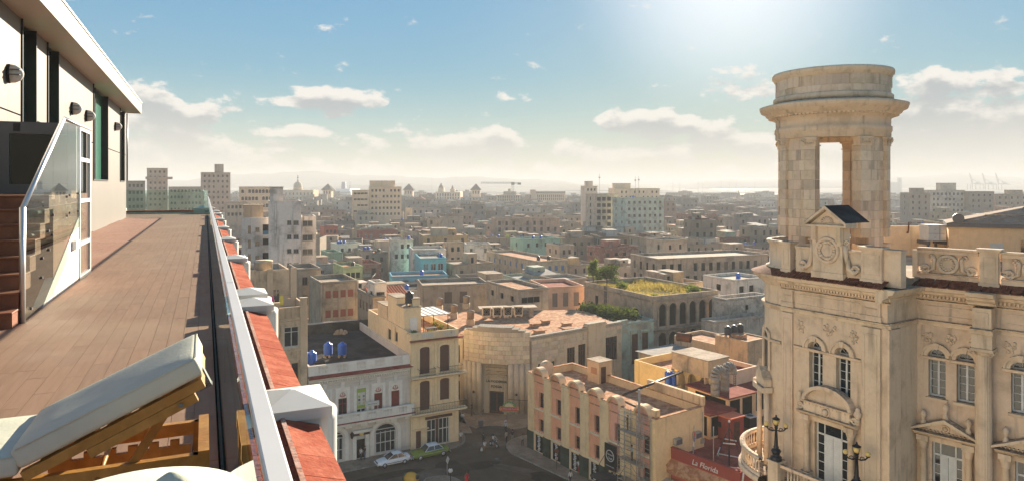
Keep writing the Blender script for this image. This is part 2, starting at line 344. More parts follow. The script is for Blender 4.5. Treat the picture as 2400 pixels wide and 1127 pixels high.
def deck():
    root = tag(thing('terrace_floor', None, None, TR, TH), kind='structure')
    MB().box(-9, -1.5, -.30, .10, 47.5, -.023).build('slab', MT['step'], root)
    w, L = .155, .93; rows = []
    nc = 58
    for c in range(nc):
        x1 = .076-c*w; x0 = x1-w+.0035
        s = .4-rnd(0, L)
        while s < 47:
            e = min(s+L, 47.4)
            if e > .4: rows.append((x0, x1, s+.00175, e-.00175))
            s = e
    def shown(r):
        x = (r[0]+r[1])/2; y = (r[2]+r[3])/2; p = tw(x, y); 
        if p.y < 1: return 0
        q = proj(p)
        if not (-30 < q[0] < 2400 and q[1] < 1180): return 0
        if x < -2.2 and (10.0 < y < 16.5): return 0
        if x < -3.9 and y < 42: return 0
        return 1/(p.y**3)
    rows.sort(key=lambda r: -shown(r))
    full = MB().box(0, 0, -.022, w-.0035, L-.0035, 0).mesh('plank', MT['plank'])
    for i, (x0, x1, y0, y1) in enumerate(rows[:300]):
        o = put('plank', full, root, loc=(x0, y0, rnd(-.0008, .0008)))
        o.scale[1] = (y1-y0)/(L-.0035)
    far = MB()
    for (x0, x1, y0, y1) in rows[300:]:
        if x0 < -4.1 and y1 < 41.5: continue
        far.box(x0, y0, -.022, x1, y1, rnd(-.0008, .0008), skip='b')
    o = far.build('plank_rows', MT['plank'], root); o['kind'] = 'stuff'
    # body of the hotel below the terrace
    b = thing('hotel_building', 'white hotel wall dropping to the street below the terrace parapet', 'building', (0, 0, 0), TH)
    m = MB(); m.box(-9, -4, 0, .60, 46.5, FZ-.305); m.build('wall', MT['white'], b)
    m = MB()
    for k in range(5): m.box(.64, -4, FZ-1.0-.3*k*4, .72, 46.5, FZ-.88-.3*k*4)
    m.build('string_course', MT['white'], b)
deck()

def parapet():
    pr = thing('terrace_parapet', 'low white parapet with red tile coping outside the glass railing', 'parapet', (0, 0, FZ+.07), TH)
    caps = [.6, 5.0, 9.3, 10.25, 15.3, 20.8, 26.6, 33.2, 39.5, 43.6]
    m = MB(); m.box(.25, -3, -.6, .66, 45, .03); m.build('parapet_wall', MT['white'], pr)
    edges = [(a+.27, b-.27) for a, b in zip(caps, caps[1:]) if b-a > 1]
    for a, b in edges:
        n = max(1, round((b-a)/.33)); d = (b-a)/n
        if a > 30: n, d = 1, b-a
        for i in range(n):
            y0 = a+i*d+.003; y1 = a+(i+1)*d-.003; z = rnd(0, .004)
            m = MB(); m.face([(.465, y0, .145+z), (.70, y0, .075+z), (.70, y1, .075+z), (.465, y1, .145+z)]); m.face([(.465, y0, .13), (.70, y0, .05), (.70, y0, .075+z), (.465, y0, .145+z)]); m.face([(.70, y0, .03), (.70, y1, .03), (.70, y1, .075+z), (.70, y0, .075+z)])
            m.face([(.465, y1, .13), (.465, y1, .145+z), (.70, y1, .075+z), (.70, y1, .05)])
            m.build('coping_tile', MT['coping'], pr)
        n2 = n*2; d = (b-a)/n2
        for i in range(n2):
            if a > 30: continue
            y0 = a+i*d+.003; y1 = a+(i+1)*d-.003; z = rnd(0, .004)
            m = MB(); m.face([(.24, y0, .105+z), (.46, y0, .14+z), (.46, y1, .14+z), (.24, y1, .105+z)]); m.face([(.24, y0, .03), (.24, y1, .03), (.24, y1, .105+z), (.24, y0, .105+z)][::-1]); m.face([(.24, y0, .03), (.46, y0, .03), (.46, y0, .14+z), (.24, y0, .105+z)])
            m.build('coping_tile', MT['coping'], pr)
    m = MB()
    for a, b in edges: m.box(.45, a, .03, .478, b, .152)
    m.build('mortar_ridge', M_two('mortar_pink', (.5, .27, .2), (.58, .4, .32), 3.), pr)
    proto = None
    words = ['nearest to the lounger', 'second nearest to the lounger', 'third from the lounger, touching the second', 'fourth from the lounger', 'fifth from the lounger', 'sixth from the lounger', 'seventh from the lounger', 'eighth from the lounger', 'farthest along the railing']
    for i, c in enumerate(caps[1:]):
        if proto is None:
            o = thing('parapet_pier', '', 'pier', (0, 0, 0), TH, 'white capped piers along the terrace parapet')
            m = MB(); m.box(-.20, -.25, -.60, .20, .25, .12)
            m.box(-.225, -.28, .12, .225, .28, .19); m.build('pier_block', MT['white'], o)
            m = MB(); m.frus(-.227, -.282, .227, .282, .1905, .255, .215, .27); m.build('pyramid_cap', MT['white'], o)
            m = MB(); n = 10
            m.ring([[(.20+.10*math.sin(math.pi*k/n), .2*math.cos(math.pi*k/n), z) for k in range(n+1)] for z in (-2.2, .0, .06, .10)], close=False, capa=False); m.build('pilaster', MT['white'], o)
            proto = o
        else: o = clone(proto)
        o.location = tw(.56, c, .07); o['label'] = 'white pier with pyramid cap on the parapet, ' + words[i]
parapet()

def railing():
    g = thing('glass_railing', 'long clear glass railing with flat white top rail along the terrace edge', 'railing', TR, TH)
    bt, tt = .098, .108
    seg = 2.02; s = .6; k = 0
    while s < 43:
        e = min(s+seg, 43.2)
        m = MB(); th = .012
        A = [(bt, s+.006, -.02), (bt, e-.006, -.02), (tt, e-.006, 1.075), (tt, s+.006, 1.075)]
        B2 = [(x+th, y, z) for x, y, z in A]
        m.face(A); m.face(B2[::-1])
        for i in range(4): m.face([A[i], B2[i], B2[(i+1) % 4], A[(i+1) % 4]])
        m.build('glass_pane', MT['glass'], g); s = e
    for a, b in ((-.4, 4.95), (4.955, 11.3), (11.305, 18.0), (18.005, 27), (27.005, 43.2)):
        m = MB().box(.122, a, 1.072, .178, b, 1.102); o = m.build('top_rail', MT['railw'], g)
        bv = o.modifiers.new('b', 'BEVEL'); bv.width = .006; bv.segments = 2
    m = MB().box(.080, -.4, -.03, .088, 43.2, .012).box(.120, -.4, -.03, .128, 43.2, .012); m.build('base_channel', MT['dark'], g)
    # the far end of the terrace, where the railing turns left
    f = thing('end_glass_railing', 'greenish glass railing across the far end of the terrace', 'railing', TR, TH)
    pts = [(.15, 43.2), (-.05, 44.8), (-.9, 46.0), (-3.4, 46.8), (-6.2, 47.0), (-9.0, 47.0)]
    for a, b in zip(pts, pts[1:]):
        d = Vector((b[0]-a[0], b[1]-a[1], 0)).normalized(); n = Vector((-d.y, d.x, 0))*.012
        A = Vector((a[0], a[1], 0))+d*.01; Bq = Vector((b[0], b[1], 0))-d*.01
        m = MB(); q = [A+Vector((0, 0, -.02)), Bq+Vector((0, 0, -.02)), Bq+Vector((0, 0, 1.45)), A+Vector((0, 0, 1.45))]; q2 = [p+n for p in q]
        m.face(q); m.face(q2[::-1])
        for i in range(4): m.face([q[i], q2[i], q2[(i+1) % 4], q[(i+1) % 4]])
        m.build('glass_pane', MT['glassg'], f)
    m = MB(); m.path([(.15, 43.2, 1.09), (.1, 44.0, 1.12), (-.05, 44.8, 1.3), (-.12, 45.2, 1.46)], .03, 6); m.build('top_rail', MT['railw'], f)
    p = thing('end_parapet', 'low white parapet with red coping beyond the far glass railing', 'parapet', TR, TH)
    MB().prism([(.7, 44.9), (-.6, 47.0), (-9.5, 47.9), (-9.5, 48.5), (-.3, 47.7), (1.1, 45.2)], -.6, .10).build('parapet_wall', MT['white'], p)
    MB().prism([(.66, 45.0), (-.6, 47.1), (-9.5, 48.0), (-9.5, 48.3), (-.4, 47.5), (.95, 45.2)], .102, .2).build('coping', MT['coping'], p)
    for i, (x, y, w) in enumerate(((-.05, 46.5, 'right'), (-5.0, 47.7, 'middle'), (-7.5, 47.95, 'left'))):
        o = thing('end_pier', 'pale pier cap seen through the far glass, %s one of three' % w, 'pier', tw(x, y), TH, 'pier caps behind the far railing')
        MB().box(-.6, -.4, -.3, .6, .4, .34).build('pier_block', MT['white'], o); MB().frus(-.62, -.42, .62, .42, .3405, .52, .55, .38).build('pyramid_cap', MT['white'], o)
railing()

def pavilion():
    TWL = -3.88; top = 5.6; s_end = 42.0
    b = thing('rooftop_pavilion', 'beige metal clad rooftop pavilion with deep eaves and narrow dark windows', 'building', TR, TH)
    wins = [(s_at(a, TWL), s_at(c, TWL)) for a, c in ((49, 83), (110, 136), (218, 252), (281, 291))]
    brk = [3.0]
    for a, c in wins: brk += [a, c]
    brk.append(s_end)
    for i in range(0, len(brk), 2):
        a, c = brk[i], brk[i+1]; n = max(1, round((c-a)/1.15)); d = (c-a)/n
        for k in range(n):
            for z0, z1 in ((0, 3.35), (3.36, top+.3)):
                m = MB(); m.M = on_t(TWL); m.box(a+k*d+.004, 0, z0+.02, a+(k+1)*d-.004, .05, z1-.004); m.build('wall_panel', MT['panel'], b)
    m = MB(); m.M = on_t(TWL)
    for (a, c) in wins: m.box(a, .04, 0, c, .08, 1.9)
    m.box(3, .30, 0, s_end, 2.5, top); m.build('core_wall', MT['dark'], b)
    for k, (a, c) in enumerate(wins):
        m = MB(); m.M = on_t(TWL); m.box(a-.02, 0, 0, c+.02, .045, 1.93); m.build('wall_panel', MT['panel'], b)
        m = MB(); m.M = on_t(TWL); w = c-a
        m.box(a, -.03, 1.93, c, .29, 1.99); m.box(a, -.035, 1.99, a+.07, .29, top); m.box(c-.07, -.035, 1.99, c, .29, top)
        m.box(a+w*.30, .08, 1.99, a+w*.30+.06, .2, top)
        wo = m.build('window', MT['black'], b)
        m = MB(); m.M = on_t(TWL); m.box(a+.07, .21, 1.99, c-.07, .23, top); m.build('pane', MT['objgloss'], wo, (.03, .15, .105))
        m = MB(); m.M = on_t(TWL); m.box(a+.075, .14, 2.0, a+w*.3, .15, top); m.build('green_pane', MT['objgloss'], wo, (.07, .28, .2))
    # end wall, eaves, fascia
    m = MB(); m.box(TWL-6, s_end-.05, 0, TWL-.02, s_end, top); m.build('end_wall', MT['panel'], b)
    to = -3.12; ht = 6.15
    m = MB(); m.box(TWL-.1, 2, top, to-.012, s_end-.3, top+.03); m.build('soffit', MT['soffit'], b)
    n = 33; d = (s_end-.3-2)/n
    for k in range(n):
        MB().box(to-.012, 2+k*d+.004, top-.02, to, 2+(k+1)*d-.004, ht).build('fascia_panel', MT['panel'], b)
    MB().box(TWL-7, 2, ht+.001, to+.03, s_end-.28, ht+.05).build('roof', MT['alu'], b)
    m = MB(); m.tube((TWL+.06, s_end-.12, 2.0), (TWL+.06, s_end-.12, top), .04); m.build('downpipe', MT['panel'], b)
    # wall lamps
    proto = None
    for i, (px, py, lb) in enumerate(((17, 173, 'nearest half round wall lamp, left of the first pavilion window'), (167, 255, 'half round wall lamp, left one of the close pair on the pavilion'), (201, 272, 'half round wall lamp, right one of the close pair on the pavilion'), (269, 297, 'farthest half round wall lamp, between the two far pavilion windows'))):
        s, z = z_at(px, py, TWL)
        if proto is None:
            proto = o = thing('wall_lamp', '', 'lamp', (0, 0, 0), TH, 'bulkhead lamps on the pavilion wall')
            MB().lathe(0, 0, [(.001, 0)], 6) if False else None
            m = MB(); m.M = Matrix.Rotation(math.pi/2, 4, 'Y'); m.lathe(0, 0, [(.21, .0), (.21, .04), (.19, .05)], 18); m.build('back_plate', MT['black'], o).scale = (1, .62, 1)
            m = MB(); m.M = Matrix.Rotation(math.pi/2, 4, 'Y'); m.lathe(0, 0, [(.20, .05), (.19, .14), (.14, .23), (.06, .28), (.005, .29)], 18); m.build('diffuser', MT['white'], o).scale = (1, .6, 1)
            m = MB()
            for z2 in (.07, -.04): m.box(.05, -.15, z2, .24, .15, z2+.02)
            m.build('guard', MT['panel'], o)
        else: o = clone(proto)
        o.location = tw(TWL+.01, s, z); o['label'] = lb
pavilion()

def stairs():
    st = thing('terrace_staircase', 'brown tiled steps rising left of the glass balustrade', 'staircase', TR, TH)
    r, tr = .2, .31; s0 = 10.15; L, Rr = -3.85, -2.16
    for k in range(8):
        y = s0+k*tr
        m = MB(); m.box(L, y, 0 if k == 0 else .2*k-.02, Rr, y+tr+.04, .2*(k+1)-.03); m.build('step', MT['step'], st)
        m = MB(); m.box(L, y-.025, .2*(k+1)-.028, Rr+.005, y+tr, .2*(k+1)); o = m.build('tread', MT['step'], st); bv = o.modifiers.new('b', 'BEVEL'); bv.width = .008; bv.segments = 2
    MB().box(L, s0+8*tr, 0, Rr, 16.2, 1.595).build('landing', MT['step'], st)
    T = -2.12
    g = thing('stair_balustrade', 'glass stair balustrade with sloping metal handrail and steel bolts', 'balustrade', TR, TH)
    def gl(pts, name='glass_pane', mat='glass', t=T, th=.012, par=g):
        m = MB(); m.M = on_t(t); m.prismy(pts, 0, th); return m.build(name, MT[mat], par)
    sA, sB, sC, sD = 10.5, 13.28, 14.84, 16.2
    def topz(s): return 1.45+(s-sA)/(sB-sA)*(2.84-1.45) if s < sB else 2.85
    def botz(s): return max(.0, (s-11.75)/(14.84-11.75)*1.14) if s < 13.1 else 1.0
    for a, c in ((10.56, 12.38), (12.39, 13.6), (13.61, 14.82)):
        gl([(a, max(.02, botz(a)-.15)), (c, max(.02, botz(c)-.15) if c < 13.1 else (.5 if c < 14 else 1.0)), (c, topz(c)-.02)] + ([(sB, topz(sB)-.02)] if a < sB < c else []) + [(a, topz(a)-.02)])
    m = MB(); m.M = on_t(T)
    for a, c in (((sA, .0), (sA, 1.47)), ((sA, 1.45), (sB, 2.85)), ((sB, 2.85), (sD, 2.87))):
        m.path([(a[0], .006, a[1]), (c[0], .006, c[1])], .036, 4)
    m.build('handrail', MT['alu'], g)
    for s, z in ((10.9, .12), (11.55, .45), (11.6, .72), (12.05, .8), (12.0, 1.08), (12.3, 1.0), (12.35, 1.3), (13.5, 1.24), (13.5, 1.56), (13.75, 1.28), (13.75, 1.58), (14.6, 1.28), (14.6, 1.6)):
        m = MB(); m.M = on_t(T) @ Matrix.Translation((s, -.03, z)) @ Matrix.Rotation(math.pi/2, 4, 'X'); m.lathe(0, 0, [(.02, -.03), (.02, -.008)], 10); m.build('bolt', MT['darkgrey'], g)
    w = thing('stair_side_wall', 'white triangular stair side wall with a double socket', 'wall', TR, TH)
    m = MB(); m.M = on_t(T-.02); m.prismy([(11.75, 0), (14.84, 0), (14.84, 1.16)], 0, .12); m.build('wall', MT['white'], w)
    m = MB(); m.M = on_t(T-.02); m.box(14.1, -.07, .62, 14.26, 0, .78).box(14.30, -.07, .62, 14.46, 0, .78); m.build('socket_box', MT['alu'], w)
    sc = thing('glazed_screen', 'tall aluminium glazed screen of stacked panes beside the stair wall', 'screen', TR, TH)
    m = MB(); m.M = on_t(T)
    m.box(14.86, 0, 0, 14.93, .09, 2.84); m.box(16.1, 0, 0, 16.2, .09, 2.84)
    zs = [.0, .62, 1.42, 2.2, 2.78]
    for z in zs: m.box(14.93, 0, z, 16.1, .09, z+.075)
    m.build('frame', MT['alu'], sc)
    m = MB(); m.M = on_t(T); m.box(14.93, .12, .02, 16.1, 1.2, 2.8); m.build('inner_dark', MT['dark'], sc)
    for a, c in zip(zs, zs[1:]):
        m = MB(); m.M = on_t(T); m.box(14.93, .04, a+.075, 16.1, .05, c); m.build('pane', MT['glass'], sc)
    # lift gate on the landing
    lg = thing('lift_gate', 'grey framed platform lift gate with window at the top of the steps', 'gate', tw(-3.75, 14.5, 1.6), TH)
    m = MB(); x0, x1 = .0, 1.62
    m.box(.46, 0, 0, .62, .1, 1.27); m.box(x1-.14, 0, 0, x1, .1, 1.27); m.box(.62, 0, 1.06, x1-.14, .1, 1.27); m.box(.62, 0, 0, x1-.14, .1, .17); m.build('frame', MT['darkgrey'], lg)
    m = MB().box(.62, .04, .17, x1-.14, .05, 1.06); m.build('glass_pane', MT['glass'], lg)
    MB().box(.28, .0, 0, .455, .12, 1.27).build('post', MT['darkgrey'], lg)
    MB().box(.30, -.03, 1.0, .42, -.001, 1.22).build('control_panel', MT['offwhite'], lg)
    MB().box(.33, -.04, 1.12, .39, -.0305, 1.18).build('button', MT['alu'], lg)
    MB().box(.68, -.012, 1.1, .78, -.001, 1.24).build('black_sensor', MT['black'], lg)
    MB().box(-.3, .02, 0, .275, .06, 1.27).build('side_panel', MT['dark'], lg)
    MB().box(.0, .0, .95, .22, .018, 1.22).build('notice', MT['white'], lg)
    MB().box(.3, 1.2, 0, x1, 1.25, 1.2).build('back_panel', MT['panel'], lg)
stairs()

def cushion(x0, y0, x1, y1, th, name, parent, nx=10, ny=8):
    m = MB()
    def prof(u): return (1-abs(2*u-1)**7)
    rows = []
    for lvl in (1, -1):
        g = []
        for i in range(nx+1):
            r = []
            for j in range(ny+1):
                u, v = i/nx, j/ny; r.append(m.pt((x0+(x1-x0)*u, y0+(y1-y0)*v, lvl*th/2*(.82+.18*(prof(u)*prof(v))**.6+.02*math.sin(9*u+4*v)*prof(u)*prof(v)))))
            g.append(r)
        rows.append(g)
    for i in range(nx):
        for j in range(ny):
            t, b = rows
            m.fi((t[i][j], t[i+1][j], t[i+1][j+1], t[i][j+1]), 0, True); m.fi((b[i][j], b[i][j+1], b[i+1][j+1], b[i+1][j]), 0, True)
    t, b = rows
    for i in range(nx):
        m.fi((t[i][0], b[i][0], b[i+1][0], t[i+1][0]), 0, True); m.fi((t[i][ny], t[i+1][ny], b[i+1][ny], b[i][ny]), 0, True)
    for j in range(ny):
        m.fi((t[0][j], t[0][j+1], b[0][j+1], b[0][j]), 0, True); m.fi((t[nx][j], b[nx][j], b[nx][j+1], t[nx][j+1]), 0, True)
    o = m.build(name, MT['fabric'], parent)
    c = MB(); zz = th*.36; c.path([(x0+.03, y0-.002, zz), (x1-.03, y0-.002, zz), (x1+.002, y0+.03, zz), (x1+.002, y1-.03, zz), (x1-.03, y1+.002, zz), (x0+.03, y1+.002, zz)], .0035, 5); c.build('seam', MT['fabric'], o)
    bv = o.modifiers.new('b', 'BEVEL'); bv.width = .024; bv.segments = 4; bv.limit_method = 'ANGLE'; bv.angle_limit = math.radians(50); return o
def lounger():
    lo = thing('sun_lounger', 'teak sun lounger with raised cream mattress by the glass railing', 'sun lounger', tw(-.80, 4.03), TH)
    Wd = MT['wood']; wd = .62
    a = math.radians(24.5); Mb = Matrix.Translation((0, 0, .36)) @ Matrix.Rotation(-a, 4, 'Y')
    for y in (0, wd-.05): MB().box(-1.15, y, .235, .82, y+.045, .31).build('side_rail', Wd, lo)
    for x in (-1.1, .74):
        for y in (-.002, wd-.053):
            m = MB(); m.prismy([(x, .31), (x+.075, .31), (x+.065, .0), (x+.01, .0), (x-.012, .16)], y, y+.055); m.build('leg', Wd, lo)
    MB().box(.765, -.01, .311, .82, wd+.01, .33).build('end_bar', Wd, lo)
    MB().box(-1.15, .05, .24, -1.1, wd-.05, .30).build('cross_bar', Wd, lo)
    # rack with notches along the far rail
    m = MB(); m.box(.0, wd-.12, .14, .72, wd-.09, .20)
    for k in range(6): m.box(.06+k*.11, wd-.12, .2, .11+k*.11, wd-.09, .235)
    m.build('rack', Wd, lo)
    for k in range(7):
        MB().box(-1.1+k*.155, .05, .305, -1.0+k*.155, wd-.05, .325).build('slat', Wd, lo)
    bf = MB(); bf.M = Mb; bf.box(-.02, -.03, -.045, .86, .02, .005); bf.box(-.02, wd-.02, -.045, .86, wd+.03, .005); bf.box(.82, .02, -.04, .86, wd-.02, .0)
    b = bf.build('back_frame', Wd, lo)
    m = MB(); m.M = Mb; m.box(.26, -.034, -.095, .80, .016, -.047); m.build('side_strip', Wd, lo)
    for k in range(5):
        m = MB(); m.M = Mb; m.box(.05+k*.16, .02, -.025, .15+k*.16, wd-.02, -.002); m.build('slat', Wd, b)
    for y in (.03, wd-.07):
        m = MB(); m.M = Matrix.Translation((.62, y, .565)) @ Matrix.Rotation(math.radians(-58), 4, 'Y'); m.box(-.36, 0, -.022, .03, .035, .022); m.build('prop', Wd, lo)
    m = MB(); m.tube((.30, .0, .26), (.30, wd, .26), .014); m.build('prop_rod', Wd, lo)
    m = MB(); m.M = Mb @ Matrix.Translation((.72, -.04, -.068)) @ Matrix.Rotation(math.pi/2, 4, 'X'); m.lathe(0, 0, [(.012, -.002), (.012, .004)], 10); m.build('bolt', MT['darkgrey'], lo)
    cu = cushion(-.02, -.03, .88, wd+.03, .13, 'back_cushion', lo); cu.matrix_local = Mb @ Matrix.Translation((0, 0, .072))
    c2 = cushion(-1.18, -.03, -.03, wd+.03, .13, 'seat_cushion', lo); c2.location = (0, 0, .392)
    m = MB(); m.M = Mb; m.box(.86, .2, -.10, .868, .28, .03).box(.80, .2, -.11, .87, .28, -.10); m.build('strap', MT['darkgrey'], lo)
    tb = thing('round_table', 'round white table top at the bottom edge beside the lounger', 'table', (0, 0, FZ), 0)
    c = PD(318, 1085, 2.72); tb.location = (c.x, c.y, FZ)
    MB().lathe(0, 0, [(.02, .43), (.40, .43), (.425, .44), (.43, .452), (.42, .462), (.02, .466)], 48).build('table_top', MT['white'], tb)
    MB().lathe(0, 0, [(.03, .03), (.03, .43)], 14).build('pedestal', MT['alu'], tb); MB().lathe(0, 0, [(.24, 0), (.24, .015), (.05, .03)], 24).build('base', MT['alu'], tb)
    pl = thing('folded_towel', 'white folded towel standing in a peak on the round table', 'towel', (c.x+.11, c.y+.06, FZ+.4675), .5)
    m = MB(); n = 14
    m.ring([[(r*math.cos(q)*1.0, r*math.sin(q)*.7, z) for q in [2*math.pi*i/n for i in range(n)]] for r, z in ((.14, 0), (.12, .03), (.085, .065), (.05, .095), (.018, .115), (.003, .12))]); m.build('towel_cloth', MT['fabric'], pl)
lounger()
# ---------------------------------------------------------------- facade tools
def wall_holes(m, x0, x1, z0, z1, holes, depth=.25, y=0.0, mi=0):
    """a wall face on y with real openings; holes = (x0, x1, z0, z1, arch rise)"""
    hs = [h if len(h) > 4 else (*h, 0.0) for h in holes]
    xs = sorted({x0, x1, *[min(max(h[i], x0), x1) for h in hs for i in (0, 1)]}); zs = sorted({z0, z1, *[min(max(h[i], z0), z1) for h in hs for i in (2, 3)]})
    for a, b in zip(xs, xs[1:]):
        run = None
        for c, d in list(zip(zs, zs[1:]))+[(None, None)]:
            solid = c is not None and not any(h[0] < (a+b)/2 < h[1] and h[2] < (c+d)/2 < h[3] for h in hs)
            if solid: run = (run[0], d) if run else (c, d)
            elif run: m.face([(a, y, run[0]), (b, y, run[0]), (b, y, run[1]), (a, y, run[1])], mi); run = None
    for (a, b, c, d, r) in hs:
        y2 = y+depth; zt = d-r
        m.face([(a, y, c), (a, y, zt), (a, y2, zt), (a, y2, c)], mi); m.face([(b, y, c), (b, y2, c), (b, y2, zt), (b, y, zt)], mi)
        m.face([(a, y, c), (a, y2, c), (b, y2, c), (b, y, c)], mi)
        if r <= 0: m.face([(a, y, d), (b, y, d), (b, y2, d), (a, y2, d)], mi)
        else:
            n = 10; cx = (a+b)/2; w = (b-a)/2
            arc = [(cx-w*math.cos(math.pi*i/n), zt+r*math.sin(math.pi*i/n)) for i in range(n+1)]
            for i in range(n):
                p, q = arc[i], arc[i+1]; cor = (a, d) if i < n/2 else (b, d)
                m.face([(p[0], y, p[1]), (q[0], y, q[1]), (cor[0], y, cor[1])], mi)
                m.face([(p[0], y, p[1]), (p[0], y2, p[1]), (q[0], y2, q[1]), (q[0], y, q[1])], mi)
            m.face([(a, y, d), (cx, y, d), (cx, y, zt+r)], mi) if False else None
def arc_pts(cx, zs, rx, rz, n=12, a0=math.pi, a1=0.0): return [(cx+rx*math.cos(a0+(a1-a0)*i/n), zs+rz*math.sin(a0+(a1-a0)*i/n)) for i in range(n+1)]
def archivolt(m, cx, zs, w, band, y0, y1, rz=None, mi=0, n=14):
    rz = rz or w; A = arc_pts(cx, zs, w, rz, n); B2 = arc_pts(cx, zs, w+band, rz+band, n)
    for i in range(n):
        p, q, r, s = A[i], A[i+1], B2[i+1], B2[i]
        m.face([(p[0], y0, p[1]), (q[0], y0, q[1]), (r[0], y0, r[1]), (s[0], y0, s[1])], mi)
        m.face([(s[0], y0, s[1]), (r[0], y0, r[1]), (r[0], y1, r[1]), (s[0], y1, s[1])], mi)
        m.face([(q[0], y0, q[1]), (p[0], y0, p[1]), (p[0], y1, p[1]), (q[0], y1, q[1])], mi)
def moulding(m, x0, x1, prof, mi=0, back=.05):
    """profile of (outward, z) pulled along x; wall at y=0, outward is -y; ends closed"""
    pts = [(-o, z) for o, z in prof]; pts += [(back, pts[-1][1]), (back, pts[0][1])]
    a = [m.pt((x0, p[0], p[1])) for p in pts]; b = [m.pt((x1, p[0], p[1])) for p in pts]; n = len(pts)
    m.fi(a, mi); m.fi(b[::-1], mi)
    for i in range(n): m.fi((a[i], b[i], b[(i+1) % n], a[(i+1) % n]), mi)
def torus(m, c, R, r, nx=24, nr=8, mi=0, sx=1.0, sz=1.0, flat=1.0):
    """ring standing in the xz plane"""
    rows = []
    for i in range(nx+1):
        t = 2*math.pi*i/nx; rows.append([(c[0]+(R+r*math.cos(u))*math.cos(t)*sx, c[1]+r*flat*math.sin(u), c[2]+(R+r*math.cos(u))*math.sin(t)*sz) for u in [2*math.pi*k/nr for k in range(nr)]])
    m.ring(rows, mi, capa=False, capb=False)
def scroll(m, x, y, z, r, d=1, turns=1.4, th=.05, up=1, mi=0, n=20):
    pts = []
    for i in range(n+1):
        t = i/n; a = turns*2*math.pi*t; rr = r*(1-.82*t); pts.append((x+d*rr*math.cos(a), y, z+up*rr*math.sin(a)))
    m.path(pts, [th*(1-.3*i/n) for i in range(n+1)], 6, mi)
BAL = {}
def baluster_mesh(h, r, mat):
    k = (round(h, 2), round(r, 3), mat)
    if k not in BAL: BAL[k] = MB().lathe(0, 0, [(r*.9, 0), (r*.9, h*.08), (r*.5, h*.12), (r*.95, h*.34), (r*.8, h*.48), (r*.42, h*.7), (r*.5, h*.84), (r*.85, h*.9), (r*.85, h)], 8).mesh('baluster', MT[mat])
    return BAL[k]
def frame_m(o, th): return Matrix.Translation((o[0], o[1], 0)) @ Matrix.Rotation(th, 4, 'Z')
def fx(fm, px, y=0.0):
    """x along a facade frame for a photo column"""
    k = (px-1200)/FP; o = fm @ Vector((0, y, 0)); e = fm.to_3x3() @ Vector((1, 0, 0)); return (k*o.y-o.x)/(e.x-k*e.y)
def fz(fm, px, py, y=0.0):
    x = fx(fm, px, y); p = fm @ Vector((x, y, 0)); return H-(py-HY)/FP*p.y

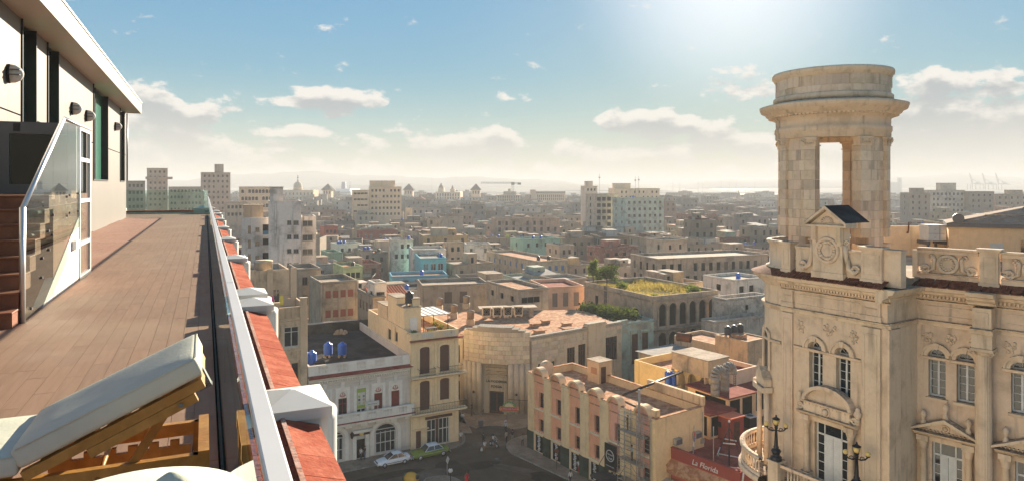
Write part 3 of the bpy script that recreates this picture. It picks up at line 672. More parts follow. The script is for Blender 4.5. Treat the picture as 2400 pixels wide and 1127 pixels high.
# ---------------------------------------------------------------- the museum on the right
STONE = (.82, .62, .425)
def museum():
    R0 = thing('museum_building', 'ornate tan limestone museum with columns, arched windows and round corner tower', 'museum')
    st = MT['stone']
    FB = frame_m((20.7, 49.7), math.radians(-58.4)); FM = frame_m((27.08, 46.0), math.radians(-46.8)); LB = 6.69; LM = 13.0
    def part(m, name='moulding', mat=st, color=None, par=R0): return m.build(name, mat, par, color or jit(STONE, .035))
    def mb(f): m = MB(); m.M = f; return m
    holesB, holesM = [], []
    def arch_window(f, holes, xc, w, z0, zs, nm='window'):
        r = w/2; holes.append((xc-r, xc+r, z0, zs+r, r))
        m = mb(f); y = .42; t = .07
        m.box(xc-r, y, z0, xc-r+t, y+.08, zs); m.box(xc+r-t, y, z0, xc+r, y+.08, zs); m.box(xc-r+t, y, z0, xc+r-t, y+.08, z0+.12)
        m.box(xc-r+t, y-.02, zs-.06, xc+r-t, y+.08, zs+.04); m.box(xc-.06, y-.015, z0+.12, xc+.06, y+.07, zs-.06)
        for k in range(1, 5):
            z = z0+.12+(zs-z0-.18)*k/5; m.box(xc-r+t, y+.01, z-.015, xc-.06, y+.05, z+.015); m.box(xc+.06, y+.01, z-.015, xc+r-t, y+.05, z+.015)
        archivolt(m, xc, zs, r-t, t, y, y+.08)
        for a in (.25, .5, .75): m.tube((xc, y+.03, zs), (xc+(r-t)*math.cos(math.pi*a), y+.03, zs+(r-t)*math.sin(math.pi*a)), .02, n=4)
        wo = m.build(nm, MT['offwhite'], R0)
        m = mb(f); m.prismy([(xc-r+.01, z0), (xc+r-.01, z0)]+arc_pts(xc, zs, r-.01, r-.01, 12, 0, math.pi), y+.05, y+.06); m.build('pane', MT['pane'], wo)
        m = mb(f); archivolt(m, xc, zs, r+.02, .24, -.15, .02); archivolt(m, xc, zs, r+.26, .12, -.24, .02); part(m, 'archivolt')
        m = mb(f); m.box(xc-r-.14, -.16, z0-.2, xc+r+.14, .45, z0-.02); part(m, 'sill')
        m = mb(f); m.prismy([(xc-.1, zs+r+.0), (xc+.1, zs+r+.0), (xc+.16, zs+r+.42), (xc-.16, zs+r+.42)], -.26, -.1); part(m, 'keystone')
    def carve(f, x0, x1, z0, z1, seed):
        rr = random.Random(seed); m = mb(f)
        for _ in range(16):
            x, z = rr.uniform(x0, x1), rr.uniform(z0, z1); m.ball((x, -.02, z), rr.uniform(.06, .13), 7, 5)
        scroll(m, (x0+x1)/2-.15, -.05, (z0+z1)/2, .16, -1, 1.2, .035); scroll(m, (x0+x1)/2+.15, -.05, (z0+z1)/2, .16, 1, 1.2, .035)
        part(m, 'carved_relief')
    def pilaster(f, x0, x1, z0, z1, d=.18, panel=True):
        m = mb(f); m.box(x0, -d, z0, x1, .02, z1); m.box(x0-.08, -d-.08, z0, x1+.08, .0, z0+.35)
        if panel:
            w = x1-x0
            for a, b, c, e in ((x0+.16*w, x0+.20*w, z0+.8, z1-.4), (x1-.20*w, x1-.16*w, z0+.8, z1-.4)): m.box(a, -d-.03, c, b, -d+.01, e)
            for c in (z0+.8, z1-.46): m.box(x0+.2*w, -d-.03, c, x1-.2*w, -d+.01, c+.06)
        part(m, 'pilaster')
    CORN = [(.05, 27.55), (.16, 27.6), (.18, 27.72), (.5, 27.9), (.55, 28.05), (.85, 28.15), (.92, 28.35), (.98, 28.42)]
    ARCHT = [(.06, 25.75), (.10, 25.78), (.10, 25.95), (.2, 26.02), (.24, 26.1), (.10, 26.14)]
    def entab(f, x0, x1):
        m = mb(f); moulding(m, x0, x1, CORN, back=.6); part(m, 'cornice')
        m = mb(f); moulding(m, x0, x1, ARCHT); part(m, 'architrave')
        m = mb(f); n = int((x1-x0)/.22)
        for i in range(n): m.box(x0+i*.22, -.36, 27.62, x0+i*.22+.12, -.1, 27.84)
        part(m, 'dentil_course')
        m = mb(f); moulding(m, x0, x1, [(.12, 27.35), (.15, 27.42), (.06, 27.46)]); part(m, 'bed_moulding')
        # eroded red tiles weathering the cornice top
        n = int((x1-x0)/.30)
        for i in range(n):
            for j in range(2):
                xa = x0+i*.30; o = .98-.44*j; z = 28.425+.2*j; q = rnd(-.05, .05); zz = rnd(0, .05)
                m = mb(f); m.face([(xa+q, -o-rnd(-.06, .04), z+zz), (xa+.30+q, -o-rnd(-.06, .04), z+rnd(0, .04)), (xa+.30+q, -o+.46, z+.23+zz), (xa+q, -o+.46, z+.23+zz)]); m.face([(xa+q, -o-.02, z-.03), (xa+.3+q, -o-.02, z-.03), (xa+.3+q, -o-.02, z+zz+.01), (xa+q, -o-.02, z+zz+.02)])
                m.build('weathering_tile', MT['oldtile'], R0)
    # ---- corner bay
    xw = [fx(FB, 1912), fx(FB, 1976)]; ww = 1.06
    for x in xw: arch_window(FB, holesB, x, ww, 20.4, 23.45)
    xd0, xd1 = fx(FB, 1909), fx(FB, 1986); dz0, dz1 = 13.6, 18.45
    holesB.append((xd0, xd1, dz0, dz1, 0))
    entab(FB, -1.25, LB+.25)
    pilaster(FB, -1.1, fx(FB, 1860), 13.6, 25.7); pilaster(FB, fx(FB, 2022), fx(FB, 2066), 13.6, 25.7)
    pilaster(FB, -1.1, fx(FB, 1860), 26.15, 27.4, .14); pilaster(FB, fx(FB, 2022), fx(FB, 2066), 26.15, 27.4, .14)
    m = mb(FB); moulding(m, fx(FB, 1862), fx(FB, 2020), [(.05, 23.2), (.12, 23.25), (.12, 23.36), (.17, 23.42), (.04, 23.46)])
    part(m, 'impost_band')
    carve(FB, fx(FB, 1870), fx(FB, 1884), 24.4, 25.2, 1); carve(FB, fx(FB, 1930), fx(FB, 1958), 24.5, 25.3, 2); carve(FB, fx(FB, 1995), fx(FB, 2010), 24.4, 25.2, 3)
    m = mb(FB)
    a, b = fx(FB, 1868), fx(FB, 2016)
    for q in ((a, 26.4, b, 26.46), (a, 27.1, b, 27.16)): m.box(q[0], -.05, q[1], q[2], .01, q[3])
    part(m, 'frieze_panel')
    def portal(f, x0, x1, zb, zt, seg):
        xc = (x0+x1)/2; w = x1-x0; e = .62
        for s in (-1, 1):
            xx = xc+s*(w/2+.42)
            m = mb(f); m.lathe(xx, -.30, [(.24, zb+1.15), (.26, zb+1.2), (.2, zb+1.3), (.21, zb+2.2), (.185, zt-.55), (.24, zt-.5), (.21, zt-.42), (.30, zt-.12), (.32, zt-.05), (.32, zt)], 14); part(m, 'portal_column')
            m = mb(f); m.box(xx-.3, -.6, zb, xx+.3, .0, zb+1.05); m.box(xx-.34, -.64, zb+1.05, xx+.34, .0, zb+1.15); part(m, 'pedestal')
            m = mb(f); m.box(xx-.34, -.62, zt, xx+.34, .0, zt+.35); part(m, 'entablature_block')
        m = mb(f); m.box(x0-.08, -.3, zt, x1+.08, .0, zt+.35); moulding(m, x0-e-.3, x1+e+.3, [(.5, zt+.35), (.58, zt+.42), (.78, zt+.55), (.84, zt+.64)], back=0.0); part(m, 'entablature')
        zc = zt+.645
        if seg:
            r = w*.66
            m = mb(f); archivolt(m, xc, zc+.75, r-.02, .26, -.62, .0, rz=r*.62); part(m, 'segmental_pediment')
            m = mb(f); m.prismy([(xc-r, zc+.68), (xc+r, zc+.68)]+arc_pts(xc, zc+.75, r-.03, r*.62-.03, 12, 0, math.pi), -.3, .0); part(m, 'tympanum')
            m = mb(f); m.box(xc-r-.1, -.55, zc, xc+r+.1, 0, zc+.62); moulding(m, xc-r-.25, xc+r+.25, [(.56, zc+.62), (.66, zc+.66), (.7, zc+.75)], back=0.); part(m, 'attic_block')
            m = mb(f)
            for i in range(11): m.box(xc-r+i*2*r/11+.03, -.60, zc+.5, xc-r+i*2*r/11+.10, -.55, zc+.6)
            part(m, 'dentil_course')
            m = mb(f); m.ball((xc, -.62, zc+.3), .20, 10, 8, sz=1.2); torus(m, (xc, -.58, zc+.3), .30, .05); part(m, 'carved_head')
            carve(f, xc-.45, xc+.45, zc+1.0, zc+1.3, 9)
            for s in (-1, 1):
                m = mb(f); scroll(m, xc+s*(r+.38), -.45, zc+.22, .24, s, 1.5, .09); m.path([(xc+s*(r+.58), -.45, zc+.22), (xc+s*(r+.42), -.45, zc+.02), (xc+s*(r+.1), -.45, zc+.25), (xc+s*(r+.02), -.45, zc+.62)], .09); part(m, 'scroll')
                m = mb(f); m.lathe(xc+s*(r+.55), -.35, [(.15, zc), (.15, zc+.35), (.10, zc+.4), (.24, zc+.62), (.26, zc+.78), (.12, zc+.95), (.16, zc+1.02), (.04, zc+1.22)], 12); part(m, 'urn')
        else:
            hw = w/2+e+.45; ap = zc+.95
            m = mb(f); m.prismy([(xc-hw+.25, zc+.02), (xc+hw-.25, zc+.02), (xc, ap-.14)], -.3, .0); part(m, 'tympanum')
            for s in (-1, 1):
                m = mb(f); m.prismy([(xc+s*hw, zc), (xc+s*(hw-.12), zc+.2) if False else (xc+s*hw, zc+.14), (xc, ap+.1), (xc, ap-.14)], -.78, .0); part(m, 'raking_cornice')
            m = mb(f)
            for i in range(15):
                q = -1+2*i/14.; m.box(xc+q*(hw-.45)-.035, -.45, zc+.04, xc+q*(hw-.45)+.035, -.30, zc+.14)
            part(m, 'dentil_course')
            m = mb(f); torus(m, (xc, -.34, zc+.36), .2, .05); m.ball((xc, -.36, zc+.36), .12, 9, 7, sz=1.2); part(m, 'medallion')
            for xx, zz in ((xc-hw*.66, zc+.42), (xc, ap+.12), (xc+hw*.66, zc+.42)):
                m = mb(f); m.lathe(xx, -.35, [(.17, zz-.2), (.17, zz+.22), (.09, zz+.27), (.11, zz+.42), (.2, zz+.56), (.2, zz+.72), (.08, zz+.86), (.02, zz+.95)], 12); part(m, 'bust_finial')
        # double door
        m = mb(f); y = .30
        m.box(x0, y, zb, x0+.1, y+.12, zt); m.box(x1-.1, y, zb, x1, y+.12, zt); m.box(x0+.1, y, zt-.12, x1-.1, y+.12, zt); m.box(x0+.1, y, zt-1.02, x1-.1, y+.1, zt-.9)
        a = x0+.1+(w-.2)*.22; b = x1-.1-(w-.2)*.22
        m.box(a-.04, y, zb, a+.04, y+.1, zt-.12); m.box(b-.04, y, zb, b+.04, y+.1, zt-.12)
        for k in range(1, 6):
            z = zb+(zt-1.02-zb)*k/6; m.box(x0+.1, y+.01, z-.02, a-.04, y+.06, z+.02); m.box(b+.04, y+.01, z-.02, x1-.1, y+.06, z+.02)
        do = m.build('door', MT['offwhite'], R0)
        m = mb(f); m.box(x0+.1, y+.04, zb, x1-.1, y+.05, zt-.1); m.build('pane', MT['pane'], do)
        for p, q in ((a+.04, (a+b)/2-.015), ((a+b)/2+.015, b-.04)):
            m = mb(f); m.box(p, y, zb, q, y+.035, zt-1.02)
            m.box(p+.08, y-.02, zb+.2, q-.08, y, zb+.9)
            for k in range(16): m.box(p+.08, y-.022, zb+1.05+k*.165, q-.08, y, zb+1.17+k*.165)
            m.build('door_leaf', MT['offwhite'], do)
    portal(FB, xd0, xd1, dz0, dz1, True)
    m = mb(FB); wall_holes(m, -1.25, LB, 0, 28.0, holesB, .5); part(m, 'wall')
    # return between bay and main wall, with its side pilaster
    m = mb(FB); m.box(LB, .0, 0, LB+.0, .0, 0) if False else None
    FRt = FB @ Matrix.Translation((LB, 0, 0)) @ Matrix.Rotation(math.pi/2, 4, 'Z')
    m = mb(FRt); wall_holes(m, 0, 3.55, 0, 28.0, []); part(m, 'return_wall')
    m = mb(FRt); m.box(.002, -.12, 13.6, 1.35, .01, 25.7); part(m, 'pilaster')
    m = mb(FRt); moulding(m, -.9, 3.0, CORN, back=.3); part(m, 'cornice')
    m = mb(FRt); moulding(m, -.1, 3.4, ARCHT); part(m, 'architrave')
    # rounded left corner
    c0 = FB @ Vector((-1.25, 0, 0)); inn = FB.to_3x3() @ Vector((0, 1, 0)); rr = 3.1; cc = c0+inn*rr
    a0 = math.atan2(-inn.y, -inn.x); 
    def rcorner(prof, name, mat=st, a=-2.2, color=None):
        m = MB(); m.lathe(cc.x, cc.y, prof, 22, a0=a0, a1=a0+a, cap=False); return m.build(name, mat, R0, color or jit(STONE, .03))
    rcorner([(rr, 0), (rr, 28)], 'round_corner_wall')
    rcorner([(rr+o, z) for o, z in CORN]+[(rr-.3, 28.5)], 'round_cornice'); rcorner([(rr+o, z) for o, z in ARCHT]+[(rr, 26.15)], 'round_architrave')
    rcorner([(rr+.06, 23.2), (rr+.15, 23.3), (rr+.17, 23.42), (rr, 23.46)], 'round_impost')
    rcorner([(rr+.99, 28.44), (rr-.2, 28.86)], 'round_weathering', MT['oldtile'])
    for da, z0 in ((-.55, 21.0), (-1.25, 21.0)):
        aa = a0+da; f = Matrix.Translation((cc.x, cc.y, 0)) @ Matrix.Rotation(aa+math.pi/2, 4, 'Z') @ Matrix.Translation((0, -rr-.02, 0))
        m = mb(f); m.prismy([(-.45, z0), (.45, z0)]+arc_pts(0, 23.45, .45, .45, 10, 0, math.pi), -.02, .0); w = m.build('corner_window', MT['pane'], R0)
        m = mb(f); archivolt(m, 0, 23.45, .46, .22, -.14, .0); m.box(-.68, -.12, z0, -.46, .0, 23.45); m.box(.46, -.12, z0, .68, .0, 23.45); m.build('window_surround', st, w, STONE)
        m = mb(f); m.box(-1.0, -.75, 19.4, 1.0, .05, 19.8); m.box(-.8, -.5, 19.8, .8, .05, 20.4); m.prismy([(-.85, 20.4), (.85, 20.4), (0, 21.2)], -.6, .05); m.lathe(-.8, -.4, [(.14, 19.8), (.1, 20.0), (.2, 20.3), (.05, 20.6)], 10); part(m, 'corner_pediment')
        m = mb(f); m.lathe(-.75, -.3, [(.2, 14), (.18, 19.4)], 10); m.lathe(.75, -.3, [(.2, 14), (.18, 19.4)], 10); part(m, 'corner_column')
    # ---- main front
    xs2 = [fx(FM, 2196), fx(FM, 2263)]; step = fx(FM, 2393)-fx(FM, 2196)
    colx = fx(FM, 2310)
    for k in range(3):
        for x in xs2: arch_window(FM, holesM, x+k*step, 1.0, 21.05, 23.75)
        dxa, dxb = fx(FM, 2184)+k*step, fx(FM, 2256)+k*step
        holesM.append((dxa, dxb, 13.6, 18.2, 0)); portal(FM, dxa, dxb, 13.6, 18.2, False)
        xm = (xs2[0]+xs2[1])/2+k*step
        m = mb(FM); moulding(m, xm-1.75, xm+1.75, [(.05, 23.5), (.12, 23.55), (.12, 23.66), (.17, 23.72), (.04, 23.76)]); part(m, 'impost_band')
        for d, sd in ((-1.35, 4), (0, 5), (1.35, 6)): carve(FM, xm+d-.22, xm+d+.22, 24.7, 25.3, sd+k*7)
        m = mb(FM)
        for q in ((26.45, 26.5), (27.05, 27.1)): m.box(xm-1.5, -.05, q[0], xm+1.5, .01, q[1])
        part(m, 'frieze_panel')
        cx = colx+k*step
        m = mb(FM); n = 40; zb, zt = 14.8, 24.9; rows = []
        for z, r in ((zb, .56), (zb+.1, .6), (zb+.2, .5), (zb+.5, .47), (zb+3.5, .465), (zt-.4, .41), (zt-.35, .45), (zt-.28, .42)):
            rows.append([(cx+(r*(1-.05*(i % 2)))*math.cos(2*math.pi*i/n), -.50+(r*(1-.05*(i % 2)))*math.sin(2*math.pi*i/n), z) for i in range(n)])
        m.ring(rows, 0, False); part(m, 'fluted_column')
        m = mb(FM); m.box(cx-.62, -1.1, 24.72, cx+.62, .0, 24.9); m.lathe(cx, -.5, [(.42, 24.45), (.56, 24.72)], 16)
        for s in (-1, 1): scroll(m, cx+s*.5, -1.0, 24.58, .17, s, 1.5, .05); scroll(m, cx+s*.5, -.2, 24.58, .17, s, 1.5, .05)
        part(m, 'ionic_capital')
        m = mb(FM); m.box(cx-.6, -1.05, 13.6, cx+.6, .0, 14.7); m.box(cx-.66, -1.1, 14.7, cx+.66, .0, 14.8); part(m, 'pedestal')
        m = mb(FM); m.box(cx-.55, -1.0, 24.9, cx+.55, .0, 25.75); moulding(m, cx-.6, cx+.6, [(1.05, 25.75), (1.1, 25.8), (1.1, 25.95), (1.2, 26.1), (1.08, 26.14)], back=0.)
        m.box(cx-.5, -.95, 26.14, cx+.5, .0, 27.4); m.box(cx-.34, -1.0, 26.4, cx+.34, -.95, 27.15); part(m, 'column_entablature')
        m = mb(FM); moulding(m, cx-.75, cx+.75, [(o+.8, z+.003) for o, z in CORN], back=0.); part(m, 'cornice')
    entab(FM, -.2, LM)
    m = mb(FM); wall_holes(m, .2, LM, 0, 28.0, holesM, .5); part(m, 'wall')
    m = mb(FM); m.box(.2, .55, 0, LM, .6, 28); m.build('dark_interior', MT['dark'], R0); m = mb(FB); m.box(.0, .55, 0, LB-.5, .6, 28); m.build('dark_interior', MT['dark'], R0)
    # roof
    m = MB(); pts = [FB @ Vector((-1.2, .3, 0)), FB @ Vector((LB, .3, 0)), FM @ Vector((.5, .3, 0)), FM @ Vector((LM, .3, 0)), FM @ Vector((LM, 25, 0)), FM @ Vector((-6, 25, 0)), FB @ Vector((-3, 8, 0))]
    m.prism([(p.x, p.y) for p in pts], 28.0, 28.9); m.build('roof', MT['roofcem'], R0)
    # ---- parapet of the bay: piers, panels, crest with pediment and wreath
    def pier(f, x0, x1, z0, z1, d=.55, y=-.35):
        m = mb(f); m.box(x0, y, z0, x1, y+d, z1-.22); m.box(x0-.06, y-.06, z0, x1+.06, y+d+.06, z0+.4); m.box(x0-.1, y-.1, z1-.22, x1+.1, y+d+.1, z1-.1); m.box(x0-.18, y-.18, z1-.1, x1+.18, y+d+.18, z1)
        w = x1-x0
        for q in ((x0+.14, z0+.65, x0+.2, z1-.5), (x1-.2, z0+.65, x1-.14, z1-.5), (x0+.2, z0+.65, x1-.2, z0+.71), (x0+.2, z1-.56, x1-.2, z1-.5)): m.box(q[0], y-.035, q[1], q[2], y+.01, q[3])
        part(m, 'parapet_pier')
    PZ0, PZ1 = 28.5, 31.0
    pier(FB, -1.0, fx(FB, 1852, -.35), PZ0, PZ1-.1); pier(FB, fx(FB, 2018, -.35), fx(FB, 2066, -.35), PZ0, PZ1)
    m = mb(FB); m.box(.1, -.2, PZ0, LB-1.2, .2, PZ1-.35); moulding(m, .1, LB-1.2, [(.24, PZ1-.55), (.32, PZ1-.45), (.32, PZ1-.35)]); part(m, 'parapet_wall')
    m = mb(FB); m.box(LB-.2, -.1, PZ0, LB+.9, .5, PZ1-.25); m.box(LB-.3, -.2, PZ1-.25, LB+1.0, .6, PZ1-.12); part(m, 'parapet_wall')
    rcorner([(rr-.25, PZ0), (rr-.1, PZ0+.1), (rr-.1, PZ0+.4), (rr-.35, PZ0+.5), (rr-.35, PZ1-.5), (rr-.15, PZ1-.3), (rr-.15, PZ1-.15), (rr-.5, PZ1-.15), (rr-.5, PZ0)], 'round_parapet')
    xc = fx(FB, 1940, -.5); hw = 1.12
    m = mb(FB); m.box(xc-hw, -.55, PZ0, xc+hw, .3, 32.15); m.box(xc-hw-.08, -.62, PZ0, xc+hw+.08, .3, PZ0+.55); part(m, 'crest_block')
    m = mb(FB); torus(m, (xc, -.58, 30.55), .80, .13, 32, 8, sz=1.0); part(m, 'wreath_ring')
    m = mb(FB)
    for i in range(18):
        t = 2*math.pi*i/18; m.ball((xc+.56*math.cos(t), -.60, 30.55+.56*math.sin(t)), .10+.03*(i % 3), 7, 5)
    part(m, 'wreath'); m = mb(FB); m.prismy([(xc+.4*math.cos(t), 30.55+.45*math.sin(t)) for t in [2*math.pi*i/14 for i in range(14)]], -.60, -.54); part(m, 'shield')
    for s in (-1, 1):
        m = mb(FB); m.box(xc+s*(hw-.2)-.17, -.80, 31.2, xc+s*(hw-.2)+.17, -.5, 32.15); m.box(xc+s*(hw-.2)-.14, -.68, 30.9, xc+s*(hw-.2)+.14, -.5, 31.2)
        for q in (-.1, 0, .1): m.box(xc+s*(hw-.2)+q-.02, -.83, 31.25, xc+s*(hw-.2)+q+.02, -.78, 32.1)
        part(m, 'console')
        m = mb(FB); scroll(m, xc+s*(hw+.82), -.42, 29.42, .26, s, 1.5, .10); m.path([(xc+s*(hw+1.06), -.42, 29.42), (xc+s*(hw+.8), -.42, 29.12), (xc+s*(hw+.35), -.42, 29.45), (xc+s*(hw+.14), -.42, 30.3), (xc+s*(hw+.1), -.42, 31.0)], [.12, .16, .2, .18, .15]); scroll(m, xc+s*(hw+.2), -.42, 31.1, .2, s, 1.3, .08); part(m, 'scroll')
    ph = hw+.42; zb = 32.15; ap = 33.45
    m = mb(FB); m.box(xc-ph, -.85, zb, xc+ph, .4, zb+.14); m.prismy([(xc-ph+.2, zb+.14), (xc+ph-.2, zb+.14), (xc, ap-.15)], -.55, .3); part(m, 'crest_pediment')
    for s in (-1, 1):
        m = mb(FB); m.prismy([(xc+s*ph, zb+.10), (xc+s*ph, zb+.3), (xc, ap+.15), (xc, ap-.08)], -.88, .35); part(m, 'raking_cornice')
        m = mb(FB); m.face([(xc+s*(ph+.03), -.86, zb+.315), (xc, -.86, ap+.17), (xc, 1.9, ap+.17), (xc+s*(ph+.03), 1.9, zb+.315)]); m.face([(xc+s*(ph+.03), -.86, zb+.29), (xc, -.86, ap+.14), (xc, -.86, ap+.17), (xc+s*(ph+.03), -.86, zb+.315)]); m.build('pediment_roof', MT['roofdark'], R0)
    m = mb(FB)
    for i in range(9):
        t = math.pi*(i+.5)/9; m.tube((xc+.1*math.cos(t), -.57, zb+.22+.1*math.sin(t)), (xc+.48*math.cos(t), -.57, zb+.22+.5*math.sin(t)), .03, .07, 6)
    part(m, 'shell_relief')
    # ---- balustrade of the main front: pierced panels with wreath and scrolls
    pw = [fx(FM, 2296, -.3), fx(FM, 2340, -.3)]; pst = step
    xL = fx(FM, 2150, -.1)
    for k in range(3):
        if True: pier(FM, pw[0]+k*pst, pw[1]+k*pst, PZ0, PZ1+.05)
        a = (xL if k == 0 else pw[1]+(k-1)*pst+.1); b = pw[0]+k*pst-.1
        m = mb(FM); m.box(a, -.1, PZ0, b, .25, PZ0+.62); moulding(m, a, b, [(.12, PZ0+.62), (.2, PZ0+.68), (.2, PZ0+.72)], back=.3); m.box(a, -.1, PZ1-.48, b, .25, PZ1-.3); moulding(m, a, b, [(.12, PZ1-.3), (.24, PZ1-.2), (.26, PZ1-.1)], back=.35); part(m, 'balustrade_rail')
        xm = (a+b)/2
        m = mb(FM); torus(m, (xm, -.0, 29.87), .54, .12, 28, 8); m.prismy([(xm+.5*math.cos(t), 29.87+.5*math.sin(t)) for t in [2*math.pi*i/20 for i in range(20)]], .02, .12); part(m, 'wreath_ring')
        m = mb(FM)
        for i in range(14):
            t = 2*math.pi*i/14; m.ball((xm+.36*math.cos(t), -.03, 29.87+.36*math.sin(t)), .08, 7, 5)
        part(m, 'wreath')
        for s in (-1, 1):
            m = mb(FM); scroll(m, xm+s*1.28, .05, 29.5, .26, s, 1.4, .11); m.path([(xm+s*1.54, .05, 29.5), (xm+s*1.2, .05, 29.24), (xm+s*.8, .05, 29.5), (xm+s*.78, .05, 30.2), (xm+s*.9, .05, 30.4)], [.12, .14, .15, .13, .11]); scroll(m, xm+s*.95, .05, 30.28, .17, -s, 1.2, .08); part(m, 'scroll')
        m = mb(FM); wall_holes(m, a, b, PZ0+.72, PZ1-.48, [(xm+q-.14, xm+q+.14, z, z+.3) for q in (-1.62, -.86, .72, 1.48) for z in (29.3, 30.0) if (q in (-.86, .72)) == (z > 29.5)], .1, y=.13); part(m, 'panel_back')
        if k == 0: m = mb(FM); m.box(a-.3, -.1, PZ0, a, .25, PZ1-.3); part(m, 'balustrade_end')
    # ---- balcony below the doors
    FBy = -1.45
    m = mb(FB); m.box(-1.0, FBy-.15, 13.2, LB+1.0, 0, 13.58); part(m, 'balcony_floor')
    m = mb(FM); m.box(-1, -1.9, 13.2, LM, 0, 13.57); part(m, 'balcony_floor')
    m = mb(FB); m.box(-.4, FBy-.12, 14.78, LB+1.0, FBy+.18, 14.98); m.box(-.4, FBy-.08, 13.58, LB+1.0, FBy+.14, 13.8); part(m, 'balcony_rail')
    bm = baluster_mesh(.98, .09, 'stone')
    for i in range(26):
        p = FB @ Vector((.35+i*.26, FBy+.03, 13.8)); put('baluster', bm, R0, STONE, p)
    for x in (-.62, 5.5):
        m = mb(FB); m.box(x-.42, FBy-.4, 13.4, x+.42, FBy+.4, 15.05); m.box(x-.5, FBy-.48, 15.05, x+.5, FBy+.48, 15.2); part(m, 'balcony_pier')
    # the bowed corner balcony with its ring of balusters
    bc = cc; br = 4.75
    def bow(prof, nm): m = MB(); m.lathe(bc.x, bc.y, prof, 30, a0=a0-.12, a1=a0-2.0, cap=False); part(m, nm)
    bow([(3.0, 13.57), (br+.2, 13.57), (br+.3, 13.4), (br+.3, 13.15), (br-.6, 12.6), (3.0, 12.4)], 'bow_floor')
    bow([(br-.18, 14.78), (br+.18, 14.78), (br+.2, 14.98), (br-.2, 14.98), (br-.18, 14.78)], 'bow_rail'); bow([(br-.12, 13.57), (br-.12, 13.8), (br+.12, 13.8), (br+.12, 13.57)], 'bow_plinth')
    for i in range(24):
        t = a0-.16-1.8*i/24; put('baluster', bm, R0, STONE, (bc.x+br*math.cos(t), bc.y+br*math.sin(t), 13.8))
    # ---- corner tower
    C = (24.9, 53.2); ax = math.radians(-109)
    TK = .905
    def cyl(prof, name, n=64, mat=st, par=R0): m = MB(); m.lathe(C[0], C[1], [(r*TK, z) for r, z in prof], n, cap=False); return m.build(name, mat, par, jit(STONE, .02))
    tw_ = cyl([(4.45, 38.55), (4.52, 38.6), (4.52, 39.0), (4.6, 39.05), (4.6, 39.4), (4.5, 39.45), (4.5, 40.0), (4.66, 40.08), (4.7, 40.2), (5.3, 40.42), (5.4, 40.62), (5.72, 40.72), (5.82, 40.98), (5.85, 41.1), (4.6, 41.4), (3.0, 41.4)], 'tower')
    cyl([(4.45, 38.55), (3.25, 38.55), (3.25, 41.4)], 'lintel_ring', par=tw_)
    m = MB()
    for i in range(96):
        t = 2*math.pi*i/96; m.M = Matrix.Translation((C[0], C[1], 0)) @ Matrix.Rotation(t, 4, 'Z'); m.box(4.66*TK, -.08, 40.22, 5.1*TK, .08, 40.42)
    m.build('dentil_course', st, tw_, STONE)
    def blk(r0, r1, a, b, z0, z1, col, par=tw_, nm='stone_block', g=.006):
        r0 *= TK; r1 *= TK; m = MB(); n = 3; q = [a+(b-a)*i/n for i in range(n+1)]; q[0] += g/r1; q[-1] -= g/r1
        o = [[(C[0]+r*math.cos(t), C[1]+r*math.sin(t), z) for t in q] for r, z in ((r0, z0+g), (r1, z0+g), (r1, z1-g), (r0, z1-g))]
        m.ring(o, 0, False, False, False, False); m.strip([o[3][i] for i in range(n+1)], [o[0][i] for i in range(n+1)])
        for e in (0, -1): m.face([o[k][e] for k in range(4)])
        m.build(nm, st, par, col)
    cyl([(4.60, 41.4), (4.72, 41.42), (4.72, 41.75), (4.58, 41.85)], 'drum_base', par=tw_)
    cyl([(4.5, 43.1), (4.62, 43.15), (4.66, 43.28), (4.78, 43.36), (4.8, 43.58), (4.76, 43.68), (4.3, 43.68), (4.3, 41.4)], 'drum_lip', par=tw_)
    pale = [(.82, .64, .46), (.78, .59, .41), (.70, .53, .37), (.81, .61, .43), (.62, .48, .35), (.79, .60, .42)]
    for z0, z1, n in ((41.85, 42.35, 26), (42.35, 43.15, 22)):
        for i in range(n):
            a = 2*math.pi*i/n; 
            if math.cos(a-math.radians(-115)) > -.25: blk(4.35, 4.5+rnd(0, .025)+(.07 if z1 > 43 and i % 4 == 0 else 0), a, a+2*math.pi/n, z0, z1, jit(RND.choice(pale), .07))
    cyl([(4.36, 41.4), (4.47, 41.4), (4.47, 43.2), (4.36, 43.2)], 'drum_core', par=tw_)
    oh = math.radians(21.5)
    for q in range(4):
        p0 = ax+oh+q*math.pi/2; p1 = p0+math.pi/2-2*oh
        pw_ = math.radians(11.5)
        z = 29.0; k = 0
        while z < 38.5:
            hh = rnd(.62, .8); z1 = min(38.55, z+hh)
            if 38.55-z1 < .35: z1 = 38.55
            n = 3+(k % 2); w = (p1-p0-2*pw_)/n
            for i in range(n): blk(3.4, 4.26+rnd(0, .02), p0+pw_+i*w, p0+pw_+(i+1)*w, z, z1, jit(RND.choice(pale), .06))
            if 30.6 < z < 38:
                for a, b in ((p0, p0+pw_), (p1-pw_, p1)): blk(3.3, 4.53, a, b, z, min(z1, 37.9), jit(RND.choice(pale), .05))
            z = z1; k += 1
        for a, b in ((p0, p0+pw_), (p1-pw_, p1)):
            blk(3.25, 4.6, a-.01, b+.01, 29.0, 30.3, jit(STONE, .05), nm='pier_base'); blk(3.28, 4.55, a-.005, b+.005, 30.3, 30.75, jit(STONE, .05), nm='pier_base')
            am = (a+b)/2; f = Matrix.Translation((C[0], C[1], 0)) @ Matrix.Rotation(am+math.pi/2, 4, 'Z') @ Matrix.Translation((0, -4.5*TK, 0))
            m = mb(f); m.box(-.46, -.06, 37.9, .46, .9, 38.0); m.frus(-.44, -.02, .44, .7, 38.0, 38.4, -.05, -.05); m.box(-.55, -.14, 38.4, .55, 1.0, 38.545)
            for s in (-1, 1): scroll(m, s*.38, -.14, 38.28, .17, s, 1.5, .05)
